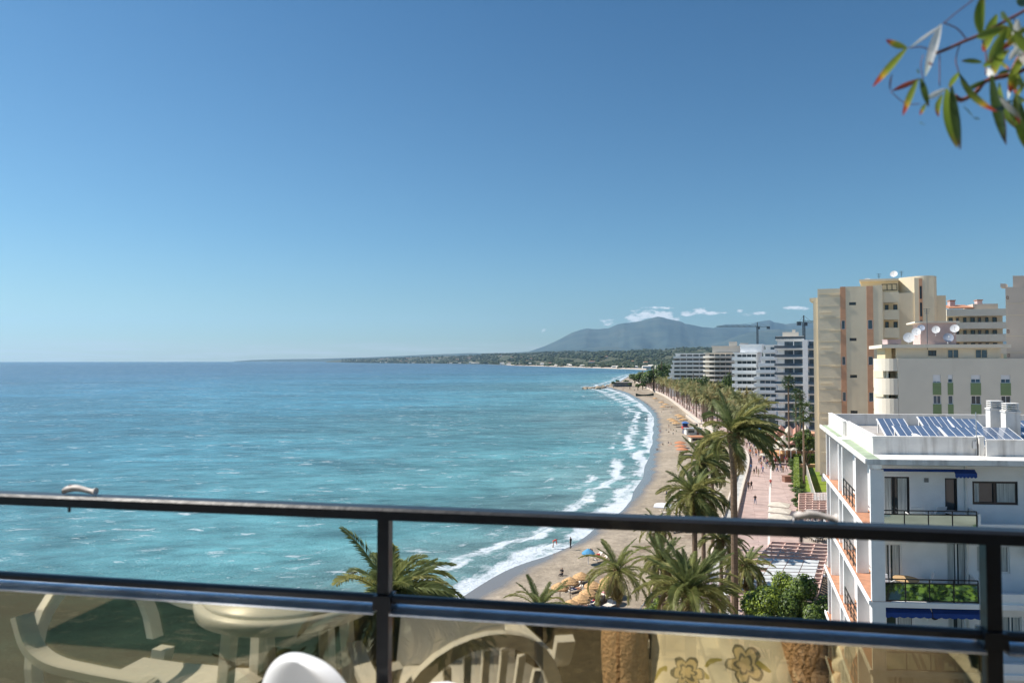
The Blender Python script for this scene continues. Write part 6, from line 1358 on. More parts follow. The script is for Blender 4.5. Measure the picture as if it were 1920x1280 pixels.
def hedge(p0, p1, w_, h, label, mats, seed, nn=5000, ls=.16):
    p0, p1 = Vector(p0), Vector(p1); L_ = (p1-p0).length; rnd = random.Random(seed); m = MB(); e = (p1-p0).normalized(); s = Vector((-e.y, e.x, 0)); t = thing('hedge', label, 'hedge', tuple(p0), 'hedges of the lawn garden')
    for i in range(nn):
        q = p0+e*rnd.uniform(0, L_)+s*rnd.uniform(-w_/2, w_/2)+Vector((0, 0, rnd.uniform(.05, h)*(1 if rnd.random() < .5 else 1))); 
        if rnd.random() < .5: q.z = h+rnd.uniform(-.1, .08)
        a = Vector((rnd.gauss(0, 1), rnd.gauss(0, 1), rnd.gauss(0, 1))).normalized()*ls; b = a.orthogonal().normalized()*ls*.7; m.poly([q-a, q-b, q+a, q+b], 0 if rnd.random() < .5 else 1)
    part('leaves', m, mats, t); k = MB(); x = s*(w_/2-.15); k.hexa([p0-x, p1-x, p1+x, p0+x]+[v+Vector((0, 0, h-.15)) for v in (p0-x, p1-x, p1+x, p0+x)]); part('core', k, M_leaf[2], t)
hedge(G(1494, 927, 0), G(1493, 868, 0), 1.0, 1.5, 'long narrow hedge along the left edge of the lawn', [M_leaf[0], M_leaf[1]], 1)
hedge(G(1489, 867, 0), G(1560, 867, 0), 1.6, 2.0, 'clipped hedge across the far end of the lawn', [M_leaf[1], M_leaf[0]], 2)
hedge(G(1482, 852, 0), G(1560, 850, 0), 4.5, 4.2, 'tall dark hedge mass behind the clipped hedge', [M_leaf[2], M_leaf[1]], 3, 9000, .25)
p = G(1530, 876, 0); a = MB(); a.box(p.x-4.5, p.x+4, p.y, p.y+1, 0, .7); solo('garden_wall', a, M_terra, 'low brown wall between the lawn and the clipped hedge', 'wall', tuple(p))
for i, (px, py) in enumerate([(1508, 822), (1512, 834)]): p = P(px, py, 150); tree((p.x, p.y, 0), p.z, 2.6, 3500, .16, 60+i, ['round dark tree right of the tall hedge', 'second dark tree over the tall hedge'][i], mats=[M_leaf[1], M_leaf[2], M_leaf[2]])
# salmon roofed restaurants
def tent(px0, px1, pyf, Y0, Y1, z0, z1, m, lab, bays=4):
    a_ = P(px0, pyf, Y0); b_ = P(px1, pyf, Y0); t = thing('restaurant_roof', lab, 'restaurant', (a_.x, Y0, 0)); dx = (Y1-Y0)*.42
    for i in range(bays):
        x0 = a_.x+(b_.x-a_.x)*i/bays; x1 = a_.x+(b_.x-a_.x)*(i+1)/bays; xm = (x0+x1)/2; k = MB()
        k.poly([(x0, Y0, z0), (xm, Y0, z1), (xm+dx, Y1, z1), (x0+dx, Y1, z0)]); k.poly([(xm, Y0, z1), (x1, Y0, z0), (x1+dx, Y1, z0), (xm+dx, Y1, z1)]); k.poly([(x0, Y0, z0), (x1, Y0, z0), (xm, Y0, z1)]); part('roof_canvas', k, m[i % len(m)], t)
        k = MB(); k.bar((x0, Y0, 0), (x0, Y0, z0), .15); k.bar((x0+dx, Y1, 0), (x0+dx, Y1, z0), .15); part('post', k, M_plastic, t)
    k = MB(); k.box(a_.x+.2, b_.x+dx, (Y0+Y1)/2, Y1, 0, z0-.4); part('wall', k, M_terra, t)
tent(1455, 1524, 828, 178, 192, 3.2, 4.2, [M_canvas, M_pinkc, M_canvas], 'cream and salmon canvas roofs of the restaurant behind the tall hedge', 3)
tent(1453, 1520, 812, 196, 214, 3.6, 5.0, [M_pinkc, M_canvas], 'salmon canvas roofs farther back, in front of the white blocks', 4)
tent(1462, 1524, 838, 168, 172, 3.0, 3.3, [M_canvas], 'narrow cream canopy right behind the tall hedge', 6)
p = G(1500, 800, 0); a = MB(); a.box(p.x-12, p.x+14, p.y, p.y+6, 0, 3.5); solo('garden_pavilion', a, mat('pavilion', (.16, .18, .14), .8, .4, .4), 'dark green low pavilion at the foot of the blue glass block', 'pavilion', tuple(p))
# car park: parked cars glimpsed at the foot of the white blocks
ORD = 'first second third fourth fifth sixth seventh eighth ninth tenth eleventh twelfth thirteenth fourteenth fifteenth sixteenth'.split()
# pergola with white slats beyond the rail
def pergola(corners, z, nb, ns, mb_, ms_, lab, slab, skip=0):
    A, B, C, D = corners; t = thing('pergola', lab, 'pergola', (A.x, A.y, 0))
    for i in range(nb+1):
        f = i/nb; a = MB(); p, q = A.lerp(D, f), B.lerp(C, f); a.bar((p.x, p.y, z), (q.x, q.y, z), .22, .28); part('beam', a, mb_, t)
    for i in range(ns+1):
        f = i/ns; a = MB(); p, q = A.lerp(B, f), D.lerp(C, f); a.bar((p.x, p.y, z-.1), (q.x, q.y, z-.1), .14, .22); part('cross_beam', a, mb_, t)
        for p in (p, q): a = MB(); a.bar((p.x, p.y, 0), (p.x, p.y, z-.15), .16); part('post', a, mb_, t)
    for (f0, f1, g0, g1) in slab:
        k = MB(); p = [A.lerp(D, f).lerp(B.lerp(C, f), g) for f, g in ((f0, g0), (f0, g1), (f1, g1), (f1, g0))]; k.hexa([(v.x, v.y, z+.16) for v in p]+[(v.x, v.y, z+.20) for v in p]); part('roof_panel', k, ms_, t)
    return t
zP = 3.4; cA, cB, cC, cD = G(1372, 1110, zP), G(1533, 1112, zP), G(1555, 1022, zP), G(1446, 1016, zP)
pan = []
rows_ = 15
for i in range(rows_):
    for j in range(4):
        f0, f1 = i/rows_, (i+1)/rows_; g0, g1 = .02+.225*j, .02+.225*(j+1)
        if i < 9 and (j > 0 or i % 2 == 0 or i < 2): pan.append((f0+.006, f1-.006, g0+.006, g1-.006))
M_poly = mat('polycarbonate', (.56, .57, .56), .5, .12, .6, spec=.3); M_pinkw = mat('whitewashed_pink_timber', (.62, .42, .35), .8, .15, 2)
t = pergola((cA, cB, cC, cD), zP, 12, 4, M_pinkw, M_poly, 'large pergola with pink beams and translucent roof panels over the restaurant', pan)
a = MB(); e0, e1 = cB+Vector((.3, 0, 0)), cC+Vector((.3, 0, 0)); 
for i in range(26): p = e0.lerp(e1, i/25); a.bar((p.x, p.y, zP+.1), (p.x+1.5, p.y-.2, zP-.6), .07)
part('side_slats', a, mat('pale_pine', (.5, .36, .22), .8), t)
mb = MB(); mb.hexa([(cA.x, cA.y, .01), (cB.x+3, cB.y, .01), (cC.x+3, cC.y, .01), (cD.x, cD.y, .01), (cA.x, cA.y, .05), (cB.x+3, cB.y, .05), (cC.x+3, cC.y, .05), (cD.x, cD.y, .05)]); part('deck', mb, mat('dark_decking', (.13, .1, .08), .8, .3, 2), t)
rnd = random.Random(71)
for i in range(16):
    p = cA.lerp(cB, rnd.uniform(.15, .95)).lerp(cD.lerp(cC, rnd.uniform(.1, .95)), rnd.uniform(.55, .97)); put(T0, 't', (p.x, p.y, .05), .2, '%s white table under the open beams of the large pergola' % ORD[i], 'tables under the large pergola')
    for j in (0, 2): a = .3+j*math.pi/2; put(C0, 'c', (p.x+.75*math.cos(a), p.y+.75*math.sin(a), .05), a+1.57, 'pale chair at the %s table under the large pergola' % ORD[i], 'chairs under the large pergola')
z2 = 3.0; A2, B2_, C2, D2 = G(1497, 956, z2), G(1562, 956, z2), G(1562, 925, z2), G(1498, 926, z2); sl = []
t = pergola((A2, B2_, C2, D2), z2, 7, 5, M_pinkw, M_poly, 'small slatted pergola of pink and white beams before the lawn', [])
a = MB()
for i in range(14):
    for j in range(5): p = A2.lerp(B2_, .45+.55*(i/13)).lerp(D2.lerp(C2, .45+.55*(i/13)), .5+.1*j); a.bar((p.x-.25, p.y-.5, z2+.3), (p.x+.25, p.y+.5, z2+.3), .09)
part('trellis', a, M_plastic, t)
for i in range(10):
    p = A2.lerp(B2_, rnd.random()).lerp(D2.lerp(C2, rnd.random()), rnd.random()*.8-.55); put(T0, 't', (p.x, p.y, .02), .2, '%s table on the shaded terrace in front of the small pergola' % ORD[i], 'tables by the small pergola')
    for j in (0, 1, 2): a = .3+j*math.pi/2; put(C0, 'c', (p.x+.75*math.cos(a), p.y+.75*math.sin(a), .02), a+1.57, 'pale chair at the %s table on the shaded terrace by the small pergola' % ORD[i], 'chairs by the small pergola')
p = G(1527, 975, 0); a = MB(); a.box(p.x-3.4, p.x+3, p.y-1.5, p.y+6.5, -.01, .03); o = solo('terrace_mat', a, mat('dark_mat', (.09, .08, .09), .9, .3), 'dark flooring of the terrace before the small pergola', 'flooring', tuple(p))
# stone retaining wall and stair rail at the beach access
pts = [G(1206, 1170, -.8), G(1212, 1140, -.8), G(1222, 1122, -.8), G(1236, 1108, -.8), G(1262, 1090, -.8)]; t = thing('stone_wall', 'rubble stone wall curving round the sand at the beach access', 'wall', tuple(pts[0])); rnd = random.Random(3); n = 0
cu = catmull(pts, 12)
for lay in range(4):
    acc = 0; i = 0; stp = .55
    for a_, b_ in zip(cu[:-1], cu[1:]):
        acc += (b_-a_).length
        if acc >= stp:
            acc = 0; o = inst('stone', rk[n % 3], t, tuple(b_-pts[0]+Vector((rnd.uniform(-.08, .08), rnd.uniform(-.08, .08), -.2+lay*.38))), (rnd.random(), 0, rnd.random()*6), (.36, .27, .22)); n += 1
t = thing('stair_railing', 'grey metal railing beside the beach access path', 'railing', tuple(G(1195, 1172, -.6))); A_, B_ = G(1190, 1175, -.6), G(1222, 1128, -.6)
for i in range(9): a = MB(); p = A_.lerp(B_, i/8); a.bar(p, p+Vector((0, 0, 1)), .05); part('post', a, M_alu, t)
a = MB(); a.bar(A_+Vector((0, 0, 1)), B_+Vector((0, 0, 1)), .06); part('handrail', a, M_alu, t)
# ================================================================== THE BALCONY
FLOORZ = CAMZ-1.40
ZR1 = CAMZ-0.366
PL, PR = G(0, 932, ZR1), G(1840, 1003, ZR1); RD = (PR-PL).normalized(); RN = Vector((-RD.y, RD.x, 0))     # RN points out to sea
def hit(px, py, off=0.0):
    r = ray(px, py); o = Vector((0, 0, CAMZ)); q = PL+RN*off; t = (q-o).dot(RN)/r.dot(RN); return o+r*t
z2r = (hit(100, 1078).z+hit(1800, 1196).z)/2
def mirror(v): v = Vector(v); return v-RN*2*((v-PL).dot(RN))
def rp(px, py, dist):            # real place whose reflection in the glass shows at this pixel, dist metres beyond the glass
    r = ray(px, py); h_ = hit(px, py); v = h_+r*(dist/r.dot(RN)); return mirror(v)
c0 = PL-RD*2.2; c1 = PR+RD*1.6
rl = thing('balcony_railing', 'black metal balcony railing with bronze tinted glass across the foreground', 'railing', (c0.x, c0.y, FLOORZ))
def rbar(nm, z, h, d, m, a=c0, b=c1, off=0): k = MB(); k.bar(a+Vector((0, 0, z-a.z))+RN*off, b+Vector((0, 0, z-b.z))+RN*off, d, h); return part(nm, k, m, rl)
M_rail = mat('railing_paint', (0.010, 0.011, 0.014), 0.42, 0.25, 6, 0.06, spec=.5, coat=.15, bscale=30)
M_strip = mat('glazing_strip', (0.85, 0.87, 0.9), 0.3, 0.2, 10, 0.05, metal=.85)
def rail_sect(nm, z, w_, h, m):
    k = MB(); ch = .006; sec = [(-w_/2, -h/2), (w_/2, -h/2), (w_/2, h/2-ch), (w_/2-ch, h/2), (-w_/2+ch, h/2), (-w_/2, h/2-ch)]; o = len(k.v); A_ = Vector((c0.x, c0.y, z)); B_ = Vector((c1.x, c1.y, z))
    for q in (A_, B_):
        for a, b in sec: k.v.append(tuple(q+RN*a+Vector((0, 0, b))))
    for i in range(6): j = (i+1) % 6; k.f.append((o+i, o+j, o+6+j, o+6+i)); k.m.append(0)
    k.f.append(tuple(o+i for i in range(6))); k.m.append(0); k.f.append(tuple(o+6+i for i in reversed(range(6)))); k.m.append(0); return part(nm, k, m, rl)
rail_sect('top_rail', ZR1, 0.048, 0.028, M_rail); rail_sect('middle_rail', z2r+.003, 0.022, 0.017, M_rail)
pst = [hit(721, 1180), hit(1858, 1140)]
for q in [pst[0], pst[1], pst[0]-(pst[1]-pst[0]).normalized()*(pst[1]-pst[0]).length]:
    k = MB(); w_ = .0145; zt = ZR1-.0155
    k.hexa([q+RD*a*w_+RN*b*w_-Vector((0, 0, q.z-FLOORZ)) for a, b in ((-1, -1), (1, -1), (1, 1), (-1, 1))]+[q+RD*a*w_+RN*b*w_+Vector((0, 0, zt-q.z)) for a, b in ((-1, -1), (1, -1), (1, 1), (-1, 1))]); part('post', k, M_rail, rl)
    k = MB(); k.hexa([q+RD*a*.024+RN*b*.022+Vector((0, 0, z2r-.02-q.z)) for a, b in ((-1, -1), (1, -1), (1, 1), (-1, 1))]+[q+RD*a*.021+RN*b*.022+Vector((0, 0, z2r+.013-q.z)) for a, b in ((-1, -1), (1, -1), (1, 1), (-1, 1))]); part('weld_joint', k, M_rail, rl)
# glass panes with their light edge strips
m, t_, p_ = nodes_of('bronze_glass'); t_.nodes.remove(p_); gl_ = nd(t_, 'ShaderNodeBsdfGlossy'); gl_.inputs[0].default_value = (1.0, .90, .66, 1); gl_.inputs['Roughness'].default_value = 0.0
tp = nd(t_, 'ShaderNodeBsdfTransparent'); tp.inputs[0].default_value = (.54, .51, .40, 1); mx_ = nd(t_, 'ShaderNodeMixShader'); mx_.inputs[0].default_value = .34
t_.links.new(tp.outputs[0], mx_.inputs[1]); t_.links.new(gl_.outputs[0], mx_.inputs[2]); t_.links.new(mx_.outputs[0], t_.nodes['Material Output'].inputs[0]); M_bronze = m
d01 = (pst[1]-pst[0]).length; q_1 = pst[0]-RD*d01
for a_, b_ in ((q_1, pst[0]), (pst[0], pst[1])):
    A_ = a_+RD*.020; B_ = b_-RD*.020; k = MB(); zt = z2r-.014
    k.hexa([Vector((v.x, v.y, z))+RN*o for z in (FLOORZ+.08, zt-.018) for v, o in ((A_, -.003), (B_, -.003), (B_, .003), (A_, .003))]); g = part('glass_pane', k, M_bronze, rl)
    k = MB(); k.hexa([Vector((A_.x, A_.y, zt-.016))-RN*.026, Vector((B_.x, B_.y, zt-.016))-RN*.026, Vector((B_.x, B_.y, zt-.016))+RN*.012, Vector((A_.x, A_.y, zt-.016))+RN*.012, Vector((A_.x, A_.y, zt-.011))-RN*.026, Vector((B_.x, B_.y, zt-.011))-RN*.026, Vector((B_.x, B_.y, zt))+RN*.012, Vector((A_.x, A_.y, zt))+RN*.012]); part('glazing_strip', k, M_strip, g)
A_ = pst[1]+RD*.02; B_ = c1; k = MB(); zt = z2r-.014; k.hexa([Vector((A_.x, A_.y, zt-.016))-RN*.026, Vector((B_.x, B_.y, zt-.016))-RN*.026, Vector((B_.x, B_.y, zt-.016))+RN*.012, Vector((A_.x, A_.y, zt-.016))+RN*.012, Vector((A_.x, A_.y, zt-.011))-RN*.026, Vector((B_.x, B_.y, zt-.011))-RN*.026, Vector((B_.x, B_.y, zt))+RN*.012, Vector((A_.x, A_.y, zt))+RN*.012]); part('glazing_strip', k, M_strip, rl)
# parasol clamps lying over the top rail
def clamp(px, lab, s=1.0):
    q = hit(px, 930); q.z = ZR1+.015; t = thing('rail_clamp', lab, 'clamp', tuple(q), 'clamps on the top rail'); ang = math.atan2(RD.y, RD.x); t.rotation_euler = (0, 0, ang)
    a = MB(); pth = [(-.048*s, 0, .008), (-.038*s, 0, .013), (-.014*s, 0, .017), (.005*s, 0, .015), (.02*s, 0, .012), (.038*s, 0, .009), (.047*s, 0, .010)]
    o = len(a.v); W_ = [.010, .015, .014, .010, .009, .008, .010]; H_ = [.007, .009, .009, .008, .007, .007, .010]
    for (x, y, z), w_, h in zip(pth, W_, H_):
        for j in range(8): an = j*math.pi/4; a.v.append((x, y+w_*math.cos(an), z+h*math.sin(an)))
    for i in range(6):
        for j in range(8): k = (j+1) % 8; a.f.append((o+i*8+j, o+i*8+k, o+i*8+8+k, o+i*8+8+j)); a.m.append(0)
    a.f.append(tuple(o+j for j in range(8))); a.m.append(0); a.f.append(tuple(o+48+j for j in reversed(range(8)))); a.m.append(0)
    part('clamp_arm', a, mat('aged_plastic', (.55, .50, .46), .5, .25, 40), t, True, True)
    a = MB(); a.tube([(-.026*s, 0, .018), (-.026*s, 0, .024)], .007, 8); part('wing_nut', a, M_wood, t, local=True)
    a = MB(); a.tube([(-.031*s, 0, -.046), (-.031*s, 0, -.028)], .0035, 8); a.tube([(-.031*s, 0, -.034), (-.031*s, 0, -.030)], .006, 8); part('screw', a, M_rail, t, local=True)
clamp(150, 'weathered white clamp on the top rail over the sea, with a screw below'); clamp(1528, 'cream coloured clamp on the top rail in front of the small pergola', .95)
# balcony shell behind the camera
mb = MB(); e = lambda a, b, z: tuple(Vector((PL.x, PL.y, 0))+RD*a+RN*b+Vector((0, 0, z)))
def slabx(nm, a0, a1, b0, b1, z0, z1, m):
    k = MB(); k.hexa([e(a0, b0, z0), e(a1, b0, z0), e(a1, b1, z0), e(a0, b1, z0), e(a0, b0, z1), e(a1, b0, z1), e(a1, b1, z1), e(a0, b1, z1)]); o = struct(nm, k, m); return o
M_shell = mat('balcony_plaster', (.26, .24, .21), .9, .06, 1)
slabx('balcony_floor', -3.5, 6, -3.4, .12, FLOORZ-.2, FLOORZ, mat('balcony_tiles', (.10, .085, .07), .6, .15, 3))
slabx('balcony_back_wall', -3.5, 6, -3.6, -3.4, FLOORZ, FLOORZ+2.6, M_shell); slabx('added_shade_ceiling', -3.5, 6, -3.6, -1.25, FLOORZ+2.6, FLOORZ+2.8, M_shell)  # unseen ceiling slab added to keep the sun off the back wall
wd_ = thing('balcony_window', 'large glazed balcony door in the wall behind the camera', 'window', e(-.3, -3.39, FLOORZ)); k = MB()
for a, b in ((-.3, -.2), (.75, .95), (1.9, 2.0)): k.hexa([e(x, y, z) for z in (FLOORZ, FLOORZ+2.2) for x, y in ((a, -3.39), (b, -3.39), (b, -3.3), (a, -3.3))])
k.hexa([e(x, y, z) for z in (FLOORZ+2.2, FLOORZ+2.3) for x, y in ((-.3, -3.39), (2.0, -3.39), (2.0, -3.3), (-.3, -3.3))]); part('frame', k, M_plastic, wd_)
k = MB(); k.hexa([e(x, y, z) for z in (FLOORZ, FLOORZ+2.2) for x, y in ((-.2, -3.385), (.75, -3.385), (.75, -3.36), (-.2, -3.36))]); k.hexa([e(x, y, z) for z in (FLOORZ, FLOORZ+2.2) for x, y in ((.95, -3.385), (1.9, -3.385), (1.9, -3.36), (.95, -3.36))]); part('pane', k, M_glassd, wd_)
# ---- white plastic furniture
M_pl = mat('balcony_white_plastic', (.80, .80, .80), .35, .02, 3, spec=.5)
def plastic_chair(loc, rz, label, s=1.0, slats=7):
    t = thing('plastic_chair', label, 'chair', loc, 'white plastic chairs on the balcony', rz); t.scale = (s, s, s)
    # faces +Y; arched shell back
    def arch(x, z): return x
    n = 16; a = MB(); pr = None; out_, inn = [], []
    for i in range(n+1):
        th_ = math.pi*i/n; out_.append((-.27*math.cos(th_), .50+.38*math.sin(th_)**.8)); inn.append((-.225*math.cos(th_), .50+.335*math.sin(th_)**.8))
    yb = lambda z, x: -.23-.16*(z-.45)-.0+0.25*x*x*1.2
    for i in range(n):
        for (p0, p1, q1, q0) in ((out_[i], out_[i+1], inn[i+1], inn[i]),):
            f = [(p0[0], yb(p0[1], p0[0]), p0[1]), (p1[0], yb(p1[1], p1[0]), p1[1]), (q1[0], yb(q1[1], q1[0]), q1[1]), (q0[0], yb(q0[1], q0[0]), q0[1])]; a.hexa(f+[(x, y-.028, z) for x, y, z in f])
    part('back_frame', a, M_pl, t, local=True)
    for i in range(slats):
        x = -.17+.34*i/6; zt = .50+.335*(1-(abs(x)/.225)**2)**.5*.93; a = MB(); pts = [(x*.75, yb(.44, x*.75)-.01, .44), (x*.9, yb(.6, x*.9)-.014, .6), (x, yb(zt, x)-.014, zt+.01)]
        for u_, v_ in zip(pts[:-1], pts[1:]): a.bar(u_, v_, .022, .014, up=(0, 1, 0))
        part('back_slat', a, M_pl, t, local=True)
    a = MB(); m_ = 10; 
    for i in range(m_):
        y0, y1 = -.24+.48*i/m_, -.24+.48*(i+1)/m_; w0, w1 = .20+.05*min(1, i/5), .20+.05*min(1, (i+1)/5); z0, z1 = .43-.02*math.sin(math.pi*i/m_), .43-.02*math.sin(math.pi*(i+1)/m_)
        if i == m_-1: z1 -= .03
        a.hexa([(-w0, y0, z0-.03), (w0, y0, z0-.03), (w1, y1, z1-.03), (-w1, y1, z1-.03), (-w0, y0, z0), (w0, y0, z0), (w1, y1, z1), (-w1, y1, z1)])
    part('seat', a, M_pl, t, local=True)
    for sg in (-1, 1):
        a = MB(); ap = [Vector((sg*.265, yb(.78, .26)-.01, .80)), Vector((sg*.275, -.22, .70)), Vector((sg*.285, -.13, .655)), Vector((sg*.29, .02, .645)), Vector((sg*.29, .20, .64)), Vector((sg*.285, .235, .62))]
        ap = catmull(ap, 5)
        for u_, v_ in zip(ap[:-1], ap[1:]): a.bar(u_, v_+(v_-u_)*.03, .055, .028)
        part('armrest', a, M_pl, t, local=True)
        for y0, y1, zt in ((.20, .25, .63), (-.22, -.30, .44)): a = MB(); a.hexa([(sg*.285-.02, y1-.02, 0), (sg*.285+.02, y1-.02, 0), (sg*.285+.02, y1+.02, 0), (sg*.285-.02, y1+.02, 0), (sg*.275-.025, y0-.03, zt), (sg*.275+.025, y0-.03, zt), (sg*.275+.025, y0+.03, zt), (sg*.275-.025, y0+.03, zt)]); part('leg', a, M_pl, t, local=True)
    return t
ang = math.atan2(RD.y, RD.x)
def floor_at(p): return (p.x, p.y, FLOORZ)
# ---- furniture whose reflections show in the tinted glass
t1 = plastic_chair(floor_at(rp(300, 1215, .42)), ang-math.pi/2+.12, 'white plastic armchair reflected in the glass at the far left, turned sideways', slats=0); t1.scale = (.92, 1, .80)
bt = P(602, 1221, 1.20); fd = R(-48); fv = Vector((-math.sin(fd), math.cos(fd), 0)); cc = Vector((bt.x, bt.y, 0))+fv*.30
q = rp(850, 1215, .42); t2 = plastic_chair((q.x, q.y, FLOORZ), ang+2.6, 'white plastic slatted chair reflected in the glass right of the railing post'); t2.scale = (.9, 1, .80)
mc = thing('moulded_chair', 'glossy white moulded chair whose rounded back top rises before the tinted glass', 'chair', (bt.x, bt.y, FLOORZ), None, R(-34)); HT = bt.z-FLOORZ
def shell(x, z): return -.02-.55*x*x+.10*(HT-z)
a = MB(); n = 40; m_ = 16; ring = []
for side, off_ in ((0, 0), (1, .030)):
    for i in range(m_+1):
        for j in range(n+1):
            f = j/n; zz = HT-.44*(1-math.cos(f*math.pi/2)) if False else HT-.44*f*f; hw = .150*(1-(1-min(1, f*f*.44/.19))**2.5)**.42 if f*f*.44 < .19 else .150+.10*(f*f*.44-.19); x = hw*(2*i/m_-1); a.v.append((x, shell(x, zz)-off_*(1-(abs(2*i/m_-1))**6), zz))
for side in (0, 1):
    for i in range(m_):
        for j in range(n): o = side*(m_+1)*(n+1)+i*(n+1)+j; a.f.append((o, o+1, o+n+2, o+n+1)); a.m.append(0)
part('back_shell', a, M_pl, mc, True, True)
a = MB(); a.lathe([(.0, HT-.44), (.20, HT-.44), (.235, HT-.42), (.24, HT-.40)], c=(0, .20, 0), n=24); part('seat_shell', a, M_pl, mc, True, True)
for sx_, sy_ in ((-.15, .05), (.15, .05), (-.15, .36), (.15, .36)): a = MB(); a.tube([(sx_, sy_, HT-.44), (sx_*1.25, sy_+(sy_-.2)*.25, 0)], .016, 8); part('leg', a, M_alu, mc, local=True)
if False:
    a = MB(); n = 14; pr = None
    for i in range(n+1):
        th_ = math.pi*(.14+.72*i/n); row = []
        for q in (1.0, .8, .62):
            x = -.262*math.cos(th_); z = .50+.372*math.sin(th_)**.8; z = z if q == 1 else (z-(1-q)*.42); y = -.23-.16*(z-.45)+.30*x*x-.012-.02*(1-q); row.append((x, y, z))
        if pr:
            for k in range(2): a.poly([pr[k], row[k], row[k+1], pr[k+1]]); a.poly([(x, y-.012, z) for x, y, z in (pr[k], row[k], row[k+1], pr[k+1])])
        pr = row
    part('back_crest', a, M_pl, t2, True, True)
p = rp(548, 1120, .50); t = thing('round_table', 'round white plastic table reflected in the glass left of the railing post', 'table', floor_at(p))
a = MB(); a.lathe([(.27, .615), (.285, .62), (.29, .65), (.285, .66)], n=36); a.lathe([(.265, .66), (.262, .672), (.0, .674)], n=36); part('tabletop', a, M_pl, t, True, True)
for i in range(4): an = i*math.pi/2+.4; a = MB(); a.bar((.2*math.cos(an), .2*math.sin(an), .62), (.25*math.cos(an), .25*math.sin(an), 0), .035); part('leg', a, M_pl, t, local=True)
# floral cushion
m, t_, p_ = nodes_of('floral_print'); lk = t_.links.new; tcn = nd(t_, 'ShaderNodeTexCoord'); sx = nd(t_, 'ShaderNodeSeparateXYZ'); lk(tcn.outputs['Object'], sx.inputs[0])
def fm(op, a, b=None, cl=False):
    n = nd(t_, 'ShaderNodeMath', operation=op, use_clamp=cl)
    for i, v in enumerate((a, b)):
        if v is None: continue
        if hasattr(v, 'links'): lk(v, n.inputs[i])
        else: n.inputs[i].default_value = v
    return n.outputs[0]
nzf = nd(t_, 'ShaderNodeTexNoise'); nzf.inputs['Scale'].default_value = 14; lk(tcn.outputs['Object'], nzf.inputs['Vector']); wz = fm('MULTIPLY', fm('SUBTRACT', nzf.outputs[0], .5), .05)
outl = None; fill = None; leafm = None
for (fx, fz, fr_, np_) in ((-.06, -.03, .058, 5), (.12, -.06, .05, 6), (-.15, .12, .045, 5), (.08, .15, .04, 5), (-.17, -.15, .04, 5), (.02, -.2, .045, 6)):
    dx = fm('ADD', fm('SUBTRACT', sx.outputs[0], fx), wz); dz = fm('ADD', fm('SUBTRACT', sx.outputs[2], fz), wz); r_ = fm('POWER', fm('ADD', fm('MULTIPLY', dx, dx), fm('MULTIPLY', dz, dz)), .5); th_ = fm('ARCTAN2', dz, dx)
    pet = fm('ADD', fm('MULTIPLY', fm('ABSOLUTE', fm('COSINE', fm('MULTIPLY', th_, np_/2))), .42), .58); q = fm('DIVIDE', r_, fm('MULTIPLY', pet, fr_))
    f_ = fm('LESS_THAN', q, 1.0); o_ = fm('MAXIMUM', fm('LESS_THAN', fm('ABSOLUTE', fm('SUBTRACT', q, 1.0)), .10), fm('LESS_THAN', fm('ABSOLUTE', fm('SUBTRACT', q, .5)), .09))
    dx2 = fm('SUBTRACT', fm('ABSOLUTE', fm('SUBTRACT', dx, fr_*.4)), fr_*1.25); lf_ = fm('LESS_THAN', fm('ADD', fm('MULTIPLY', fm('MULTIPLY', dx2, dx2), 900), fm('MULTIPLY', fm('MULTIPLY', fm('ADD', dz, fm('MULTIPLY', dx2, .6)), fm('ADD', dz, fm('MULTIPLY', dx2, .6))), 5000)), .55)
    outl = o_ if outl is None else fm('MAXIMUM', outl, o_); fill = f_ if fill is None else fm('MAXIMUM', fill, f_); leafm = lf_ if leafm is None else fm('MAXIMUM', leafm, lf_)
def mixc(f, a, b):
    n = nd(t_, 'ShaderNodeMixRGB'); lk(f, n.inputs[0])
    for i, v in ((1, a), (2, b)):
        if hasattr(v, 'links'): lk(v, n.inputs[i])
        else: n.inputs[i].default_value = (*v, 1)
    return n.outputs[0]
c_ = mixc(leafm, (.88, .80, .60), (.42, .36, .10)); c_ = mixc(fill, c_, (.68, .56, .30)); c_ = mixc(outl, c_, (.20, .19, .13)); lk(c_, p_.inputs['Base Color']); p_.inputs['Roughness'].default_value = .85; M_flor = m
p = rp(1355, 1230, .78); nrm = -RN; nx = 22; a = MB(); W_, H_ = .235, .24
for k, dep in ((0, .045), (1, -.045)):
    for j in range(nx+1):
        for i in range(nx+1):
            x = -W_+2*W_*i/nx; z = -H_+2*H_*j/nx; e_ = (1-abs(x/W_)**4)*(1-abs(z/H_)**4); y = dep*max(e_, 0)**.5+.022*mnoise.noise(Vector((x*9, z*14, 3+k)))*max(e_, 0); a.v.append((x, y, z))
    for j in range(nx):
        for i in range(nx): b = k*(nx+1)**2+j*(nx+1)+i; a.f.append((b, b+1, b+nx+2, b+nx+1)); a.m.append(0)
me = mesh_of(a, M_flor, 'cushion_cover', True); cu_ = bpy.data.objects.new('floral_cushion', me); link(cu_); cu_.location = (p.x, p.y, p.z); cu_.rotation_euler = (-0.62, .05, ang+math.pi); tag(cu_, 'cream cushion printed with olive and gold flowers, reflected between the bare legs', 'cushion')
# low stool carrying the cushion
st = thing('low_stool', 'low white plastic stool under the floral cushion', 'stool', (p.x, p.y, FLOORZ)); a = MB(); zt = p.z-H_-FLOORZ-.01; zt = max(zt, .12); a.box(-.2, .2, -.16, .16, zt-.03, zt); part('seat', a, M_pl, st, local=True)
for x in (-.18, .15):
    for y in (-.14, .11): a = MB(); a.box(x, x+.03, y, y+.03, 0, zt-.03); part('leg', a, M_pl, st, local=True)
st.rotation_euler = (0, 0, ang)
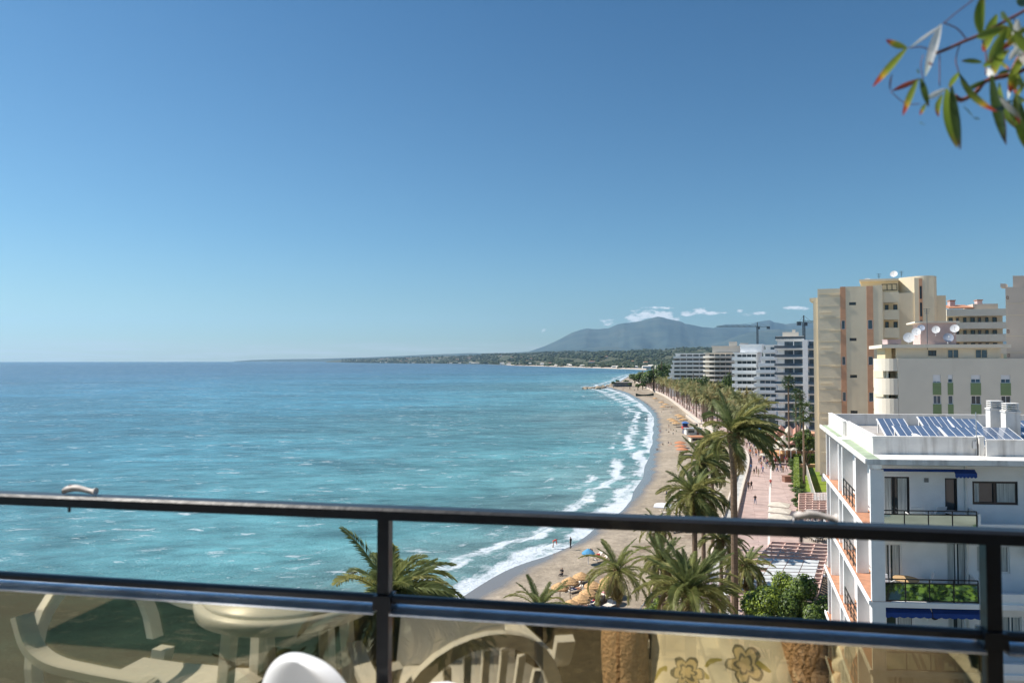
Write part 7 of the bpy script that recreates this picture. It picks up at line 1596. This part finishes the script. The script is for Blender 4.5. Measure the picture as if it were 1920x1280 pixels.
# scalloped round cushion at the right
p = rp(1706, 1300, .62); t = thing('round_cushion', 'round taupe cushion with a scalloped cream edge, reflected at the lower right of the glass', 'cushion', tuple(p)); t.rotation_euler = (-math.pi/2+.55, 0, ang)
a = MB(); a.lathe([(.165, -.03), (.172, 0), (.165, .03), (.10, .048), (0.0, .055)], n=48); part('cover', a, mat('taupe_cloth', (.22, .17, .12), .9, .2, 20), t, True, True)
a = MB(); a.lathe([(.160, -.012), (.195, -.016), (.208, 0), (.195, .016), (.160, .012)], n=112, wob=lambda j, i: (.055*abs(math.sin(j*math.pi/4)) if 0 < i < 4 else 0)); part('lace_edge', a, mat('cream_lace', (.75, .68, .5), .9, .15, 60, .5), t, False, True)
st2 = thing('plastic_stool', 'white plastic stool holding the round scalloped cushion', 'stool', (p.x, p.y, FLOORZ)); st2.rotation_euler = (0, 0, ang); zt = p.z-.205-FLOORZ
a = MB(); a.box(-.18, .18, -.15, .15, max(zt-.03, .05), max(zt, .08)); part('seat', a, M_pl, st2, local=True)
# the seated person behind the camera
def at_glass(px, py, d, h=None):
    q = rp(px, py, d); 
    if h is not None: q.z = FLOORZ+h
    return q
kL, kR = at_glass(1168, 1150, .80, .50), at_glass(1516, 1150, .78, .50); aL, aR = at_glass(1180, 1300, .70, .09), at_glass(1502, 1300, .68, .09)
mid = (kL+kR)/2; hip = mid-RN*.50; hip.z = FLOORZ+.50
V = dict(pel=hip, waist=hip-RN*.05+Vector((0, 0, .18)), chest=hip-RN*.12+Vector((0, 0, .42)), neck=hip-RN*.16+Vector((0, 0, .60)), head=hip-RN*.14+Vector((0, 0, .72)), top=hip-RN*.15+Vector((0, 0, .84)),
    lh=hip+RD*-.11+RN*.06, lk=kL, lm=kL*.5+aL*.5-RN*.02, la=aL, lt=aL+RN*.14-Vector((0, 0, .04)), rh=hip+RD*.11+RN*.06, rk=kR, rm=kR*.5+aR*.5-RN*.02, ra=aR, rt=aR+RN*.14-Vector((0, 0, .04)),
    ls=hip-RN*.13-RD*.20+Vector((0, 0, .54)), le=hip-RN*.10-RD*.33+Vector((0, 0, .28)), lw=hip+RN*.15-RD*.27+Vector((0, 0, .16)), rs=hip-RN*.13+RD*.20+Vector((0, 0, .54)), re=hip-RN*.10+RD*.33+Vector((0, 0, .28)), rw=hip+RN*.15+RD*.27+Vector((0, 0, .16)))
nm_ = list(V); RR = dict(pel=.15, waist=.14, chest=.16, neck=.06, head=.10, top=.06, lh=.11, lk=.088, lm=.082, la=.052, lt=.04, rh=.11, rk=.088, rm=.082, ra=.052, rt=.04, ls=.07, le=.05, lw=.035, rs=.07, re=.05, rw=.035)
EE = [('pel', 'waist'), ('waist', 'chest'), ('chest', 'neck'), ('neck', 'head'), ('head', 'top'), ('pel', 'lh'), ('lh', 'lk'), ('lk', 'lm'), ('lm', 'la'), ('la', 'lt'), ('pel', 'rh'), ('rh', 'rk'), ('rk', 'rm'), ('rm', 'ra'), ('ra', 'rt'), ('chest', 'ls'), ('ls', 'le'), ('le', 'lw'), ('chest', 'rs'), ('rs', 're'), ('re', 'rw')]
base_ = Vector((hip.x, hip.y, FLOORZ)); ms_ = skin_mesh([V[k]-base_ for k in nm_], [(nm_.index(a), nm_.index(b)) for a, b in EE], [RR[k] for k in nm_], 2, name='body')
M_hairy = mat('tanned_hairy_skin', (.55, .34, .19), .7, .30, 26, .9, stretch=(1.6, 1.6, .5), bscale=90); ms_.materials.append(M_hairy); ms_.materials.append(cloth('beige')); ms_.materials.append(M_hair)
for f in ms_.polygons:
    c = f.center; w_ = c+base_; f.material_index = 2 if (w_-V['head']).length < .15 and c.z > .70 and (w_-V['head']).dot(RN) < .03 else (1 if (w_-hip).dot(RN) < .17 and c.z < 1.1 and (w_-V['lw']).length > .1 and (w_-V['rw']).length > .1 else 0)
po = bpy.data.objects.new('person', ms_); link(po); po.location = base_; tag(po, 'seated person with bare hairy legs in beige shorts, reflected in the tinted glass', 'person')
t3 = plastic_chair((hip.x-RN.x*.02, hip.y-RN.y*.02, FLOORZ), ang, 'white plastic chair under the seated person'); t3.scale = (1.05, 1, .86)
# ------------------------------------------------------------------ hanging branch at the upper right
def leaf_mat(nm, stops, rough=.35, tr=.3):
    m, t_, p_ = nodes_of(nm); at = nd(t_, 'ShaderNodeAttribute', attribute_name='along'); cr = nd(t_, 'ShaderNodeValToRGB'); t_.links.new(at.outputs['Fac'], cr.inputs[0]); e = cr.color_ramp.elements
    e[0].position = 0; e[0].color = (*stops[0][1], 1); e[1].position = 1; e[1].color = (*stops[-1][1], 1)
    for a, c in stops[1:-1]: x = e.new(a); x.color = (*c, 1)
    n = nd(t_, 'ShaderNodeTexNoise'); n.inputs['Scale'].default_value = 60; mr_ = nd(t_, 'ShaderNodeMapRange'); mr_.inputs[3].default_value = .75; mr_.inputs[4].default_value = 1.25; t_.links.new(n.outputs[0], mr_.inputs[0]); v = nd(t_, 'ShaderNodeVectorMath', operation='SCALE'); t_.links.new(cr.outputs[0], v.inputs[0]); t_.links.new(mr_.outputs[0], v.inputs['Scale'])
    t_.links.new(v.outputs[0], p_.inputs['Base Color']); p_.inputs['Roughness'].default_value = rough; tl = nd(t_, 'ShaderNodeBsdfTranslucent'); t_.links.new(v.outputs[0], tl.inputs[0]); ms = nd(t_, 'ShaderNodeMixShader'); ms.inputs[0].default_value = tr; t_.links.new(p_.outputs[0], ms.inputs[1]); t_.links.new(tl.outputs[0], ms.inputs[2]); t_.links.new(ms.outputs[0], t_.nodes['Material Output'].inputs[0]); return m
LM = {'g': leaf_mat('green_leaf', [(0, (.24, .33, .05)), (.7, (.20, .28, .04)), (1, (.30, .22, .05))], tr=.5), 'd': leaf_mat('deep_green_leaf', [(0, (.09, .15, .04)), (.8, (.07, .12, .03)), (1, (.13, .05, .03))], tr=.35),
      't': leaf_mat('red_tipped_leaf', [(0, (.24, .30, .05)), (.55, (.28, .34, .05)), (.70, (.65, .42, .05)), (.80, (.55, .10, .04)), (1, (.32, .05, .04))], tr=.5), 'r': leaf_mat('red_leaf', [(0, (.10, .09, .03)), (.4, (.22, .05, .03)), (1, (.12, .02, .02))]), 'w': leaf_mat('sun_glint_leaf', [(0, (.88, .88, .84)), (.6, (.9, .9, .88)), (1, (.6, .68, .6))], .2, .55)}  # 'w' leaves: sun glint painted in as a near-white leaf colour
br = thing('hanging_branch', 'leafy branch with red tipped leaves hanging into the upper right corner', 'branch', tuple(P(1925, 60, 1.05)))
def zp(x, y, Y): return P(1600+x/4.266, y/4.266, Y)
rnd = random.Random(21)
def leaf(x0, y0, x1, y1, w_, k, Y=None):
    Y = Y or rnd.uniform(.98, 1.10); a = zp(x0, y0, Y); b = zp(x1, y1, Y+rnd.uniform(-.03, .03)); d = b-a; L_ = d.length; dn = d.normalized(); s = dn.cross(Vector((0, 1, 0))).normalized(); s = (s+Vector((0, rnd.uniform(-.5, .5), 0))).normalized(); u = s.cross(dn); hw = w_/4.266/1280*Y*.5*1.45; mb = MB(); n = 9; al = []
    bend = rnd.uniform(-.06, .08)*L_
    for i in range(n+1):
        f = i/n; ww = hw*math.sin(math.pi*min(1, max(.03, f*.93+.05)))**.8; c = a+d*f+u*bend*math.sin(math.pi*f)+s*(bend*.5)*math.sin(math.pi*f)
        mb.v.extend([tuple(c-s*ww+u*ww*.35), tuple(c), tuple(c+s*ww+u*ww*.35)]); al += [f]*3
        if i: o = 3*i; mb.f += [(o-3, o-2, o+1, o), (o-2, o-1, o+2, o+1)]; mb.m += [0, 0]
    o = part('leaf', mb, LM[k], br, True); sset(o.data, 'along', al); return o
for l_ in [(430, 385, 262, 318, 40, 't'), (430, 385, 155, 695, 44, 't'), (710, 200, 450, 385, 20, 'w'), (705, 195, 575, 610, 62, 'w'), (312, 590, 300, 735, 16, 'r'), (530, 630, 310, 728, 34, 'r'), (518, 640, 395, 925, 50, 't'), (540, 630, 605, 855, 36, 'd'), (740, 710, 578, 795, 34, 'w'), (585, 830, 530, 920, 30, 't'), (715, 760, 680, 935, 50, 't'), (750, 710, 830, 1180, 74, 'g'), (790, 690, 858, 1195, 74, 'd'), (845, 580, 765, 705, 34, 'g'), (845, 582, 950, 720, 40, 'd'),
        (860, 640, 1150, 895, 56, 't'), (1025, 285, 1045, -60, 60, 'g'), (990, 300, 1235, 215, 60, 'g'), (1225, 225, 1085, 510, 60, 'g'), (1040, 530, 1250, 400, 50, 'g'), (1110, 600, 1225, 1155, 82, 'd'), (1170, 660, 1310, 1030, 60, 'g'), (1290, 735, 1380, 800, 80, 'g'), (1310, 780, 1400, 1150, 60, 'd'), (1200, 310, 1400, 235, 50, 'd'), (1030, 500, 865, 488, 26, 'd'), (1280, 600, 1370, 420, 50, 't'), (1250, 480, 1365, 340, 34, 'w'), (1150, 620, 1260, 560, 30, 'd'), (1060, 560, 1130, 600, 40, 'w'), (1280, 640, 1240, 800, 30, 'w'), (1300, 560, 1370, 700, 70, 'g'), (900, 720, 1060, 640, 30, 'd'), (1180, 100, 1240, 160, 34, 'd'), (1320, 40, 1380, -20, 60, 'd'), (880, 850, 960, 940, 16, 'd'), (530, 975, 580, 1000, 14, 'd'), (960, 945, 1010, 950, 12, 'd'), (1320, 900, 1390, 1200, 60, 'g'), (1240, 180, 1300, 260, 20, 'd'), (1350, 300, 1420, 480, 60, 'g'), (1230, 820, 1320, 1040, 50, 'd'), (600, 500, 640, 520, 16, 'r'), (510, 560, 530, 580, 22, 'd'), (1190, 850, 1225, 1100, 40, 'r')]: leaf(*l_)
for i in range(30):
    x0 = rnd.uniform(1120, 1500); y0 = rnd.uniform(60, 850); an = rnd.gauss(1.5, .7); l_ = rnd.uniform(150, 330); leaf(x0, y0, x0+math.cos(an)*l_, y0+math.sin(an)*l_, rnd.uniform(30, 66), rnd.choice('ggdtdtw'))
M_twig = mat('red_brown_twig', (.20, .07, .05), .5, .2)
for pth, r in (([(650, 432), (770, 385), (880, 335), (1000, 285), (1180, 190), (1365, 90), (1500, 0)], .0026), ([(1420, 520), (1365, 560), (1260, 600), (1060, 650), (980, 740), (870, 800), (810, 770)], .0036), ([(1400, 380), (1330, 450), (1270, 570)], .003), ([(440, 385), (560, 380), (650, 432)], .0008), ([(720, 190), (840, 90), (960, 0)], .0009), ([(725, 185), (830, 230), (900, 310)], .0009), ([(690, 440), (690, 690)], .0007), ([(845, 580), (820, 480), (850, 360)], .0008), ([(1020, 290), (1060, 420), (1060, 600)], .0009), ([(560, 640), (540, 520), (560, 440)], .0006), ([(1290, 150), (1300, 260)], .0008), ([(300, 735), (420, 830), (530, 830)], .0006)):
    a = MB(); pp = catmull([zp(x, y, 1.04) for x, y in pth], 5); a.tube(pp, r, 6); part('twig', a, M_twig, br, True)
# ------------------------------------------------------------------ our own building below and behind, and the garden between the blocks
ob = thing('home_building', 'white apartment building that carries the balcony, seen only as reflections in the neighbour glass', 'building', e(2, -5, 0))
def obx(nm, a0, a1, b0, b1, z0, z1, m): k = MB(); k.hexa([e(a, b, z) for z in (z0, z1) for a, b in ((a0, b0), (a1, b0), (a1, b1), (a0, b1))]); part(nm, k, m, ob)
obx('wall', -3.5, 30, -16, -3.62, 0, CAMZ+8, M_white)
for k in range(8):
    z = FLOORZ-.2-(k+1)*2.9
    if z < 0: break
    obx('floor_slab', -3.5, 30, -3.6, .1, z-.2, z, M_white); obx('parapet', 6.2 if k < 1 else -3.5, 30, 0, .1, z, z+.9, M_white)
    for i in range(6): obx('window', -2+i*5.2, 1+i*5.2, -3.6, -3.55, z+.1, z+2.2, M_glassd)
    obx('awning', 7+(k % 2)*6, 13+(k % 2)*6, .12, .9, z+2.3, z+2.45, M_blue)
for i, (x, y, r, h) in enumerate([(14, 14, 3.2, 9), (19, 11, 3.6, 10), (24, 15, 3.4, 9.5), (11, 19, 2.8, 8), (17, 20, 3.0, 8), (28, 10, 3.6, 11), (23, 6, 3.4, 10), (31, 17, 3.2, 9)]):
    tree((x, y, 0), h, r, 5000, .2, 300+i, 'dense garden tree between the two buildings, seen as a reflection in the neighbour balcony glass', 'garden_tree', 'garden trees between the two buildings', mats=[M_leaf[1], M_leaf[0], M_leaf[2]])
# ------------------------------------------------------------------ haze
def build_haze():
    mb = MB(); mb.box(-23500, 23500, -19500, 27500, -40, 1700)
    m = bpy.data.materials.new('haze_air'); m.use_nodes = True; t = m.node_tree; t.nodes.clear()
    o = t.nodes.new('ShaderNodeOutputMaterial'); v = t.nodes.new('ShaderNodeVolumePrincipled'); v.inputs['Density'].default_value = 3.4e-5
    v.inputs['Color'].default_value = (0.42, 0.70, 1.0, 1); v.inputs['Anisotropy'].default_value = 0.3; t.links.new(v.outputs[0], o.inputs['Volume'])
    h = struct('haze', mb, m, kind='stuff')
build_haze()
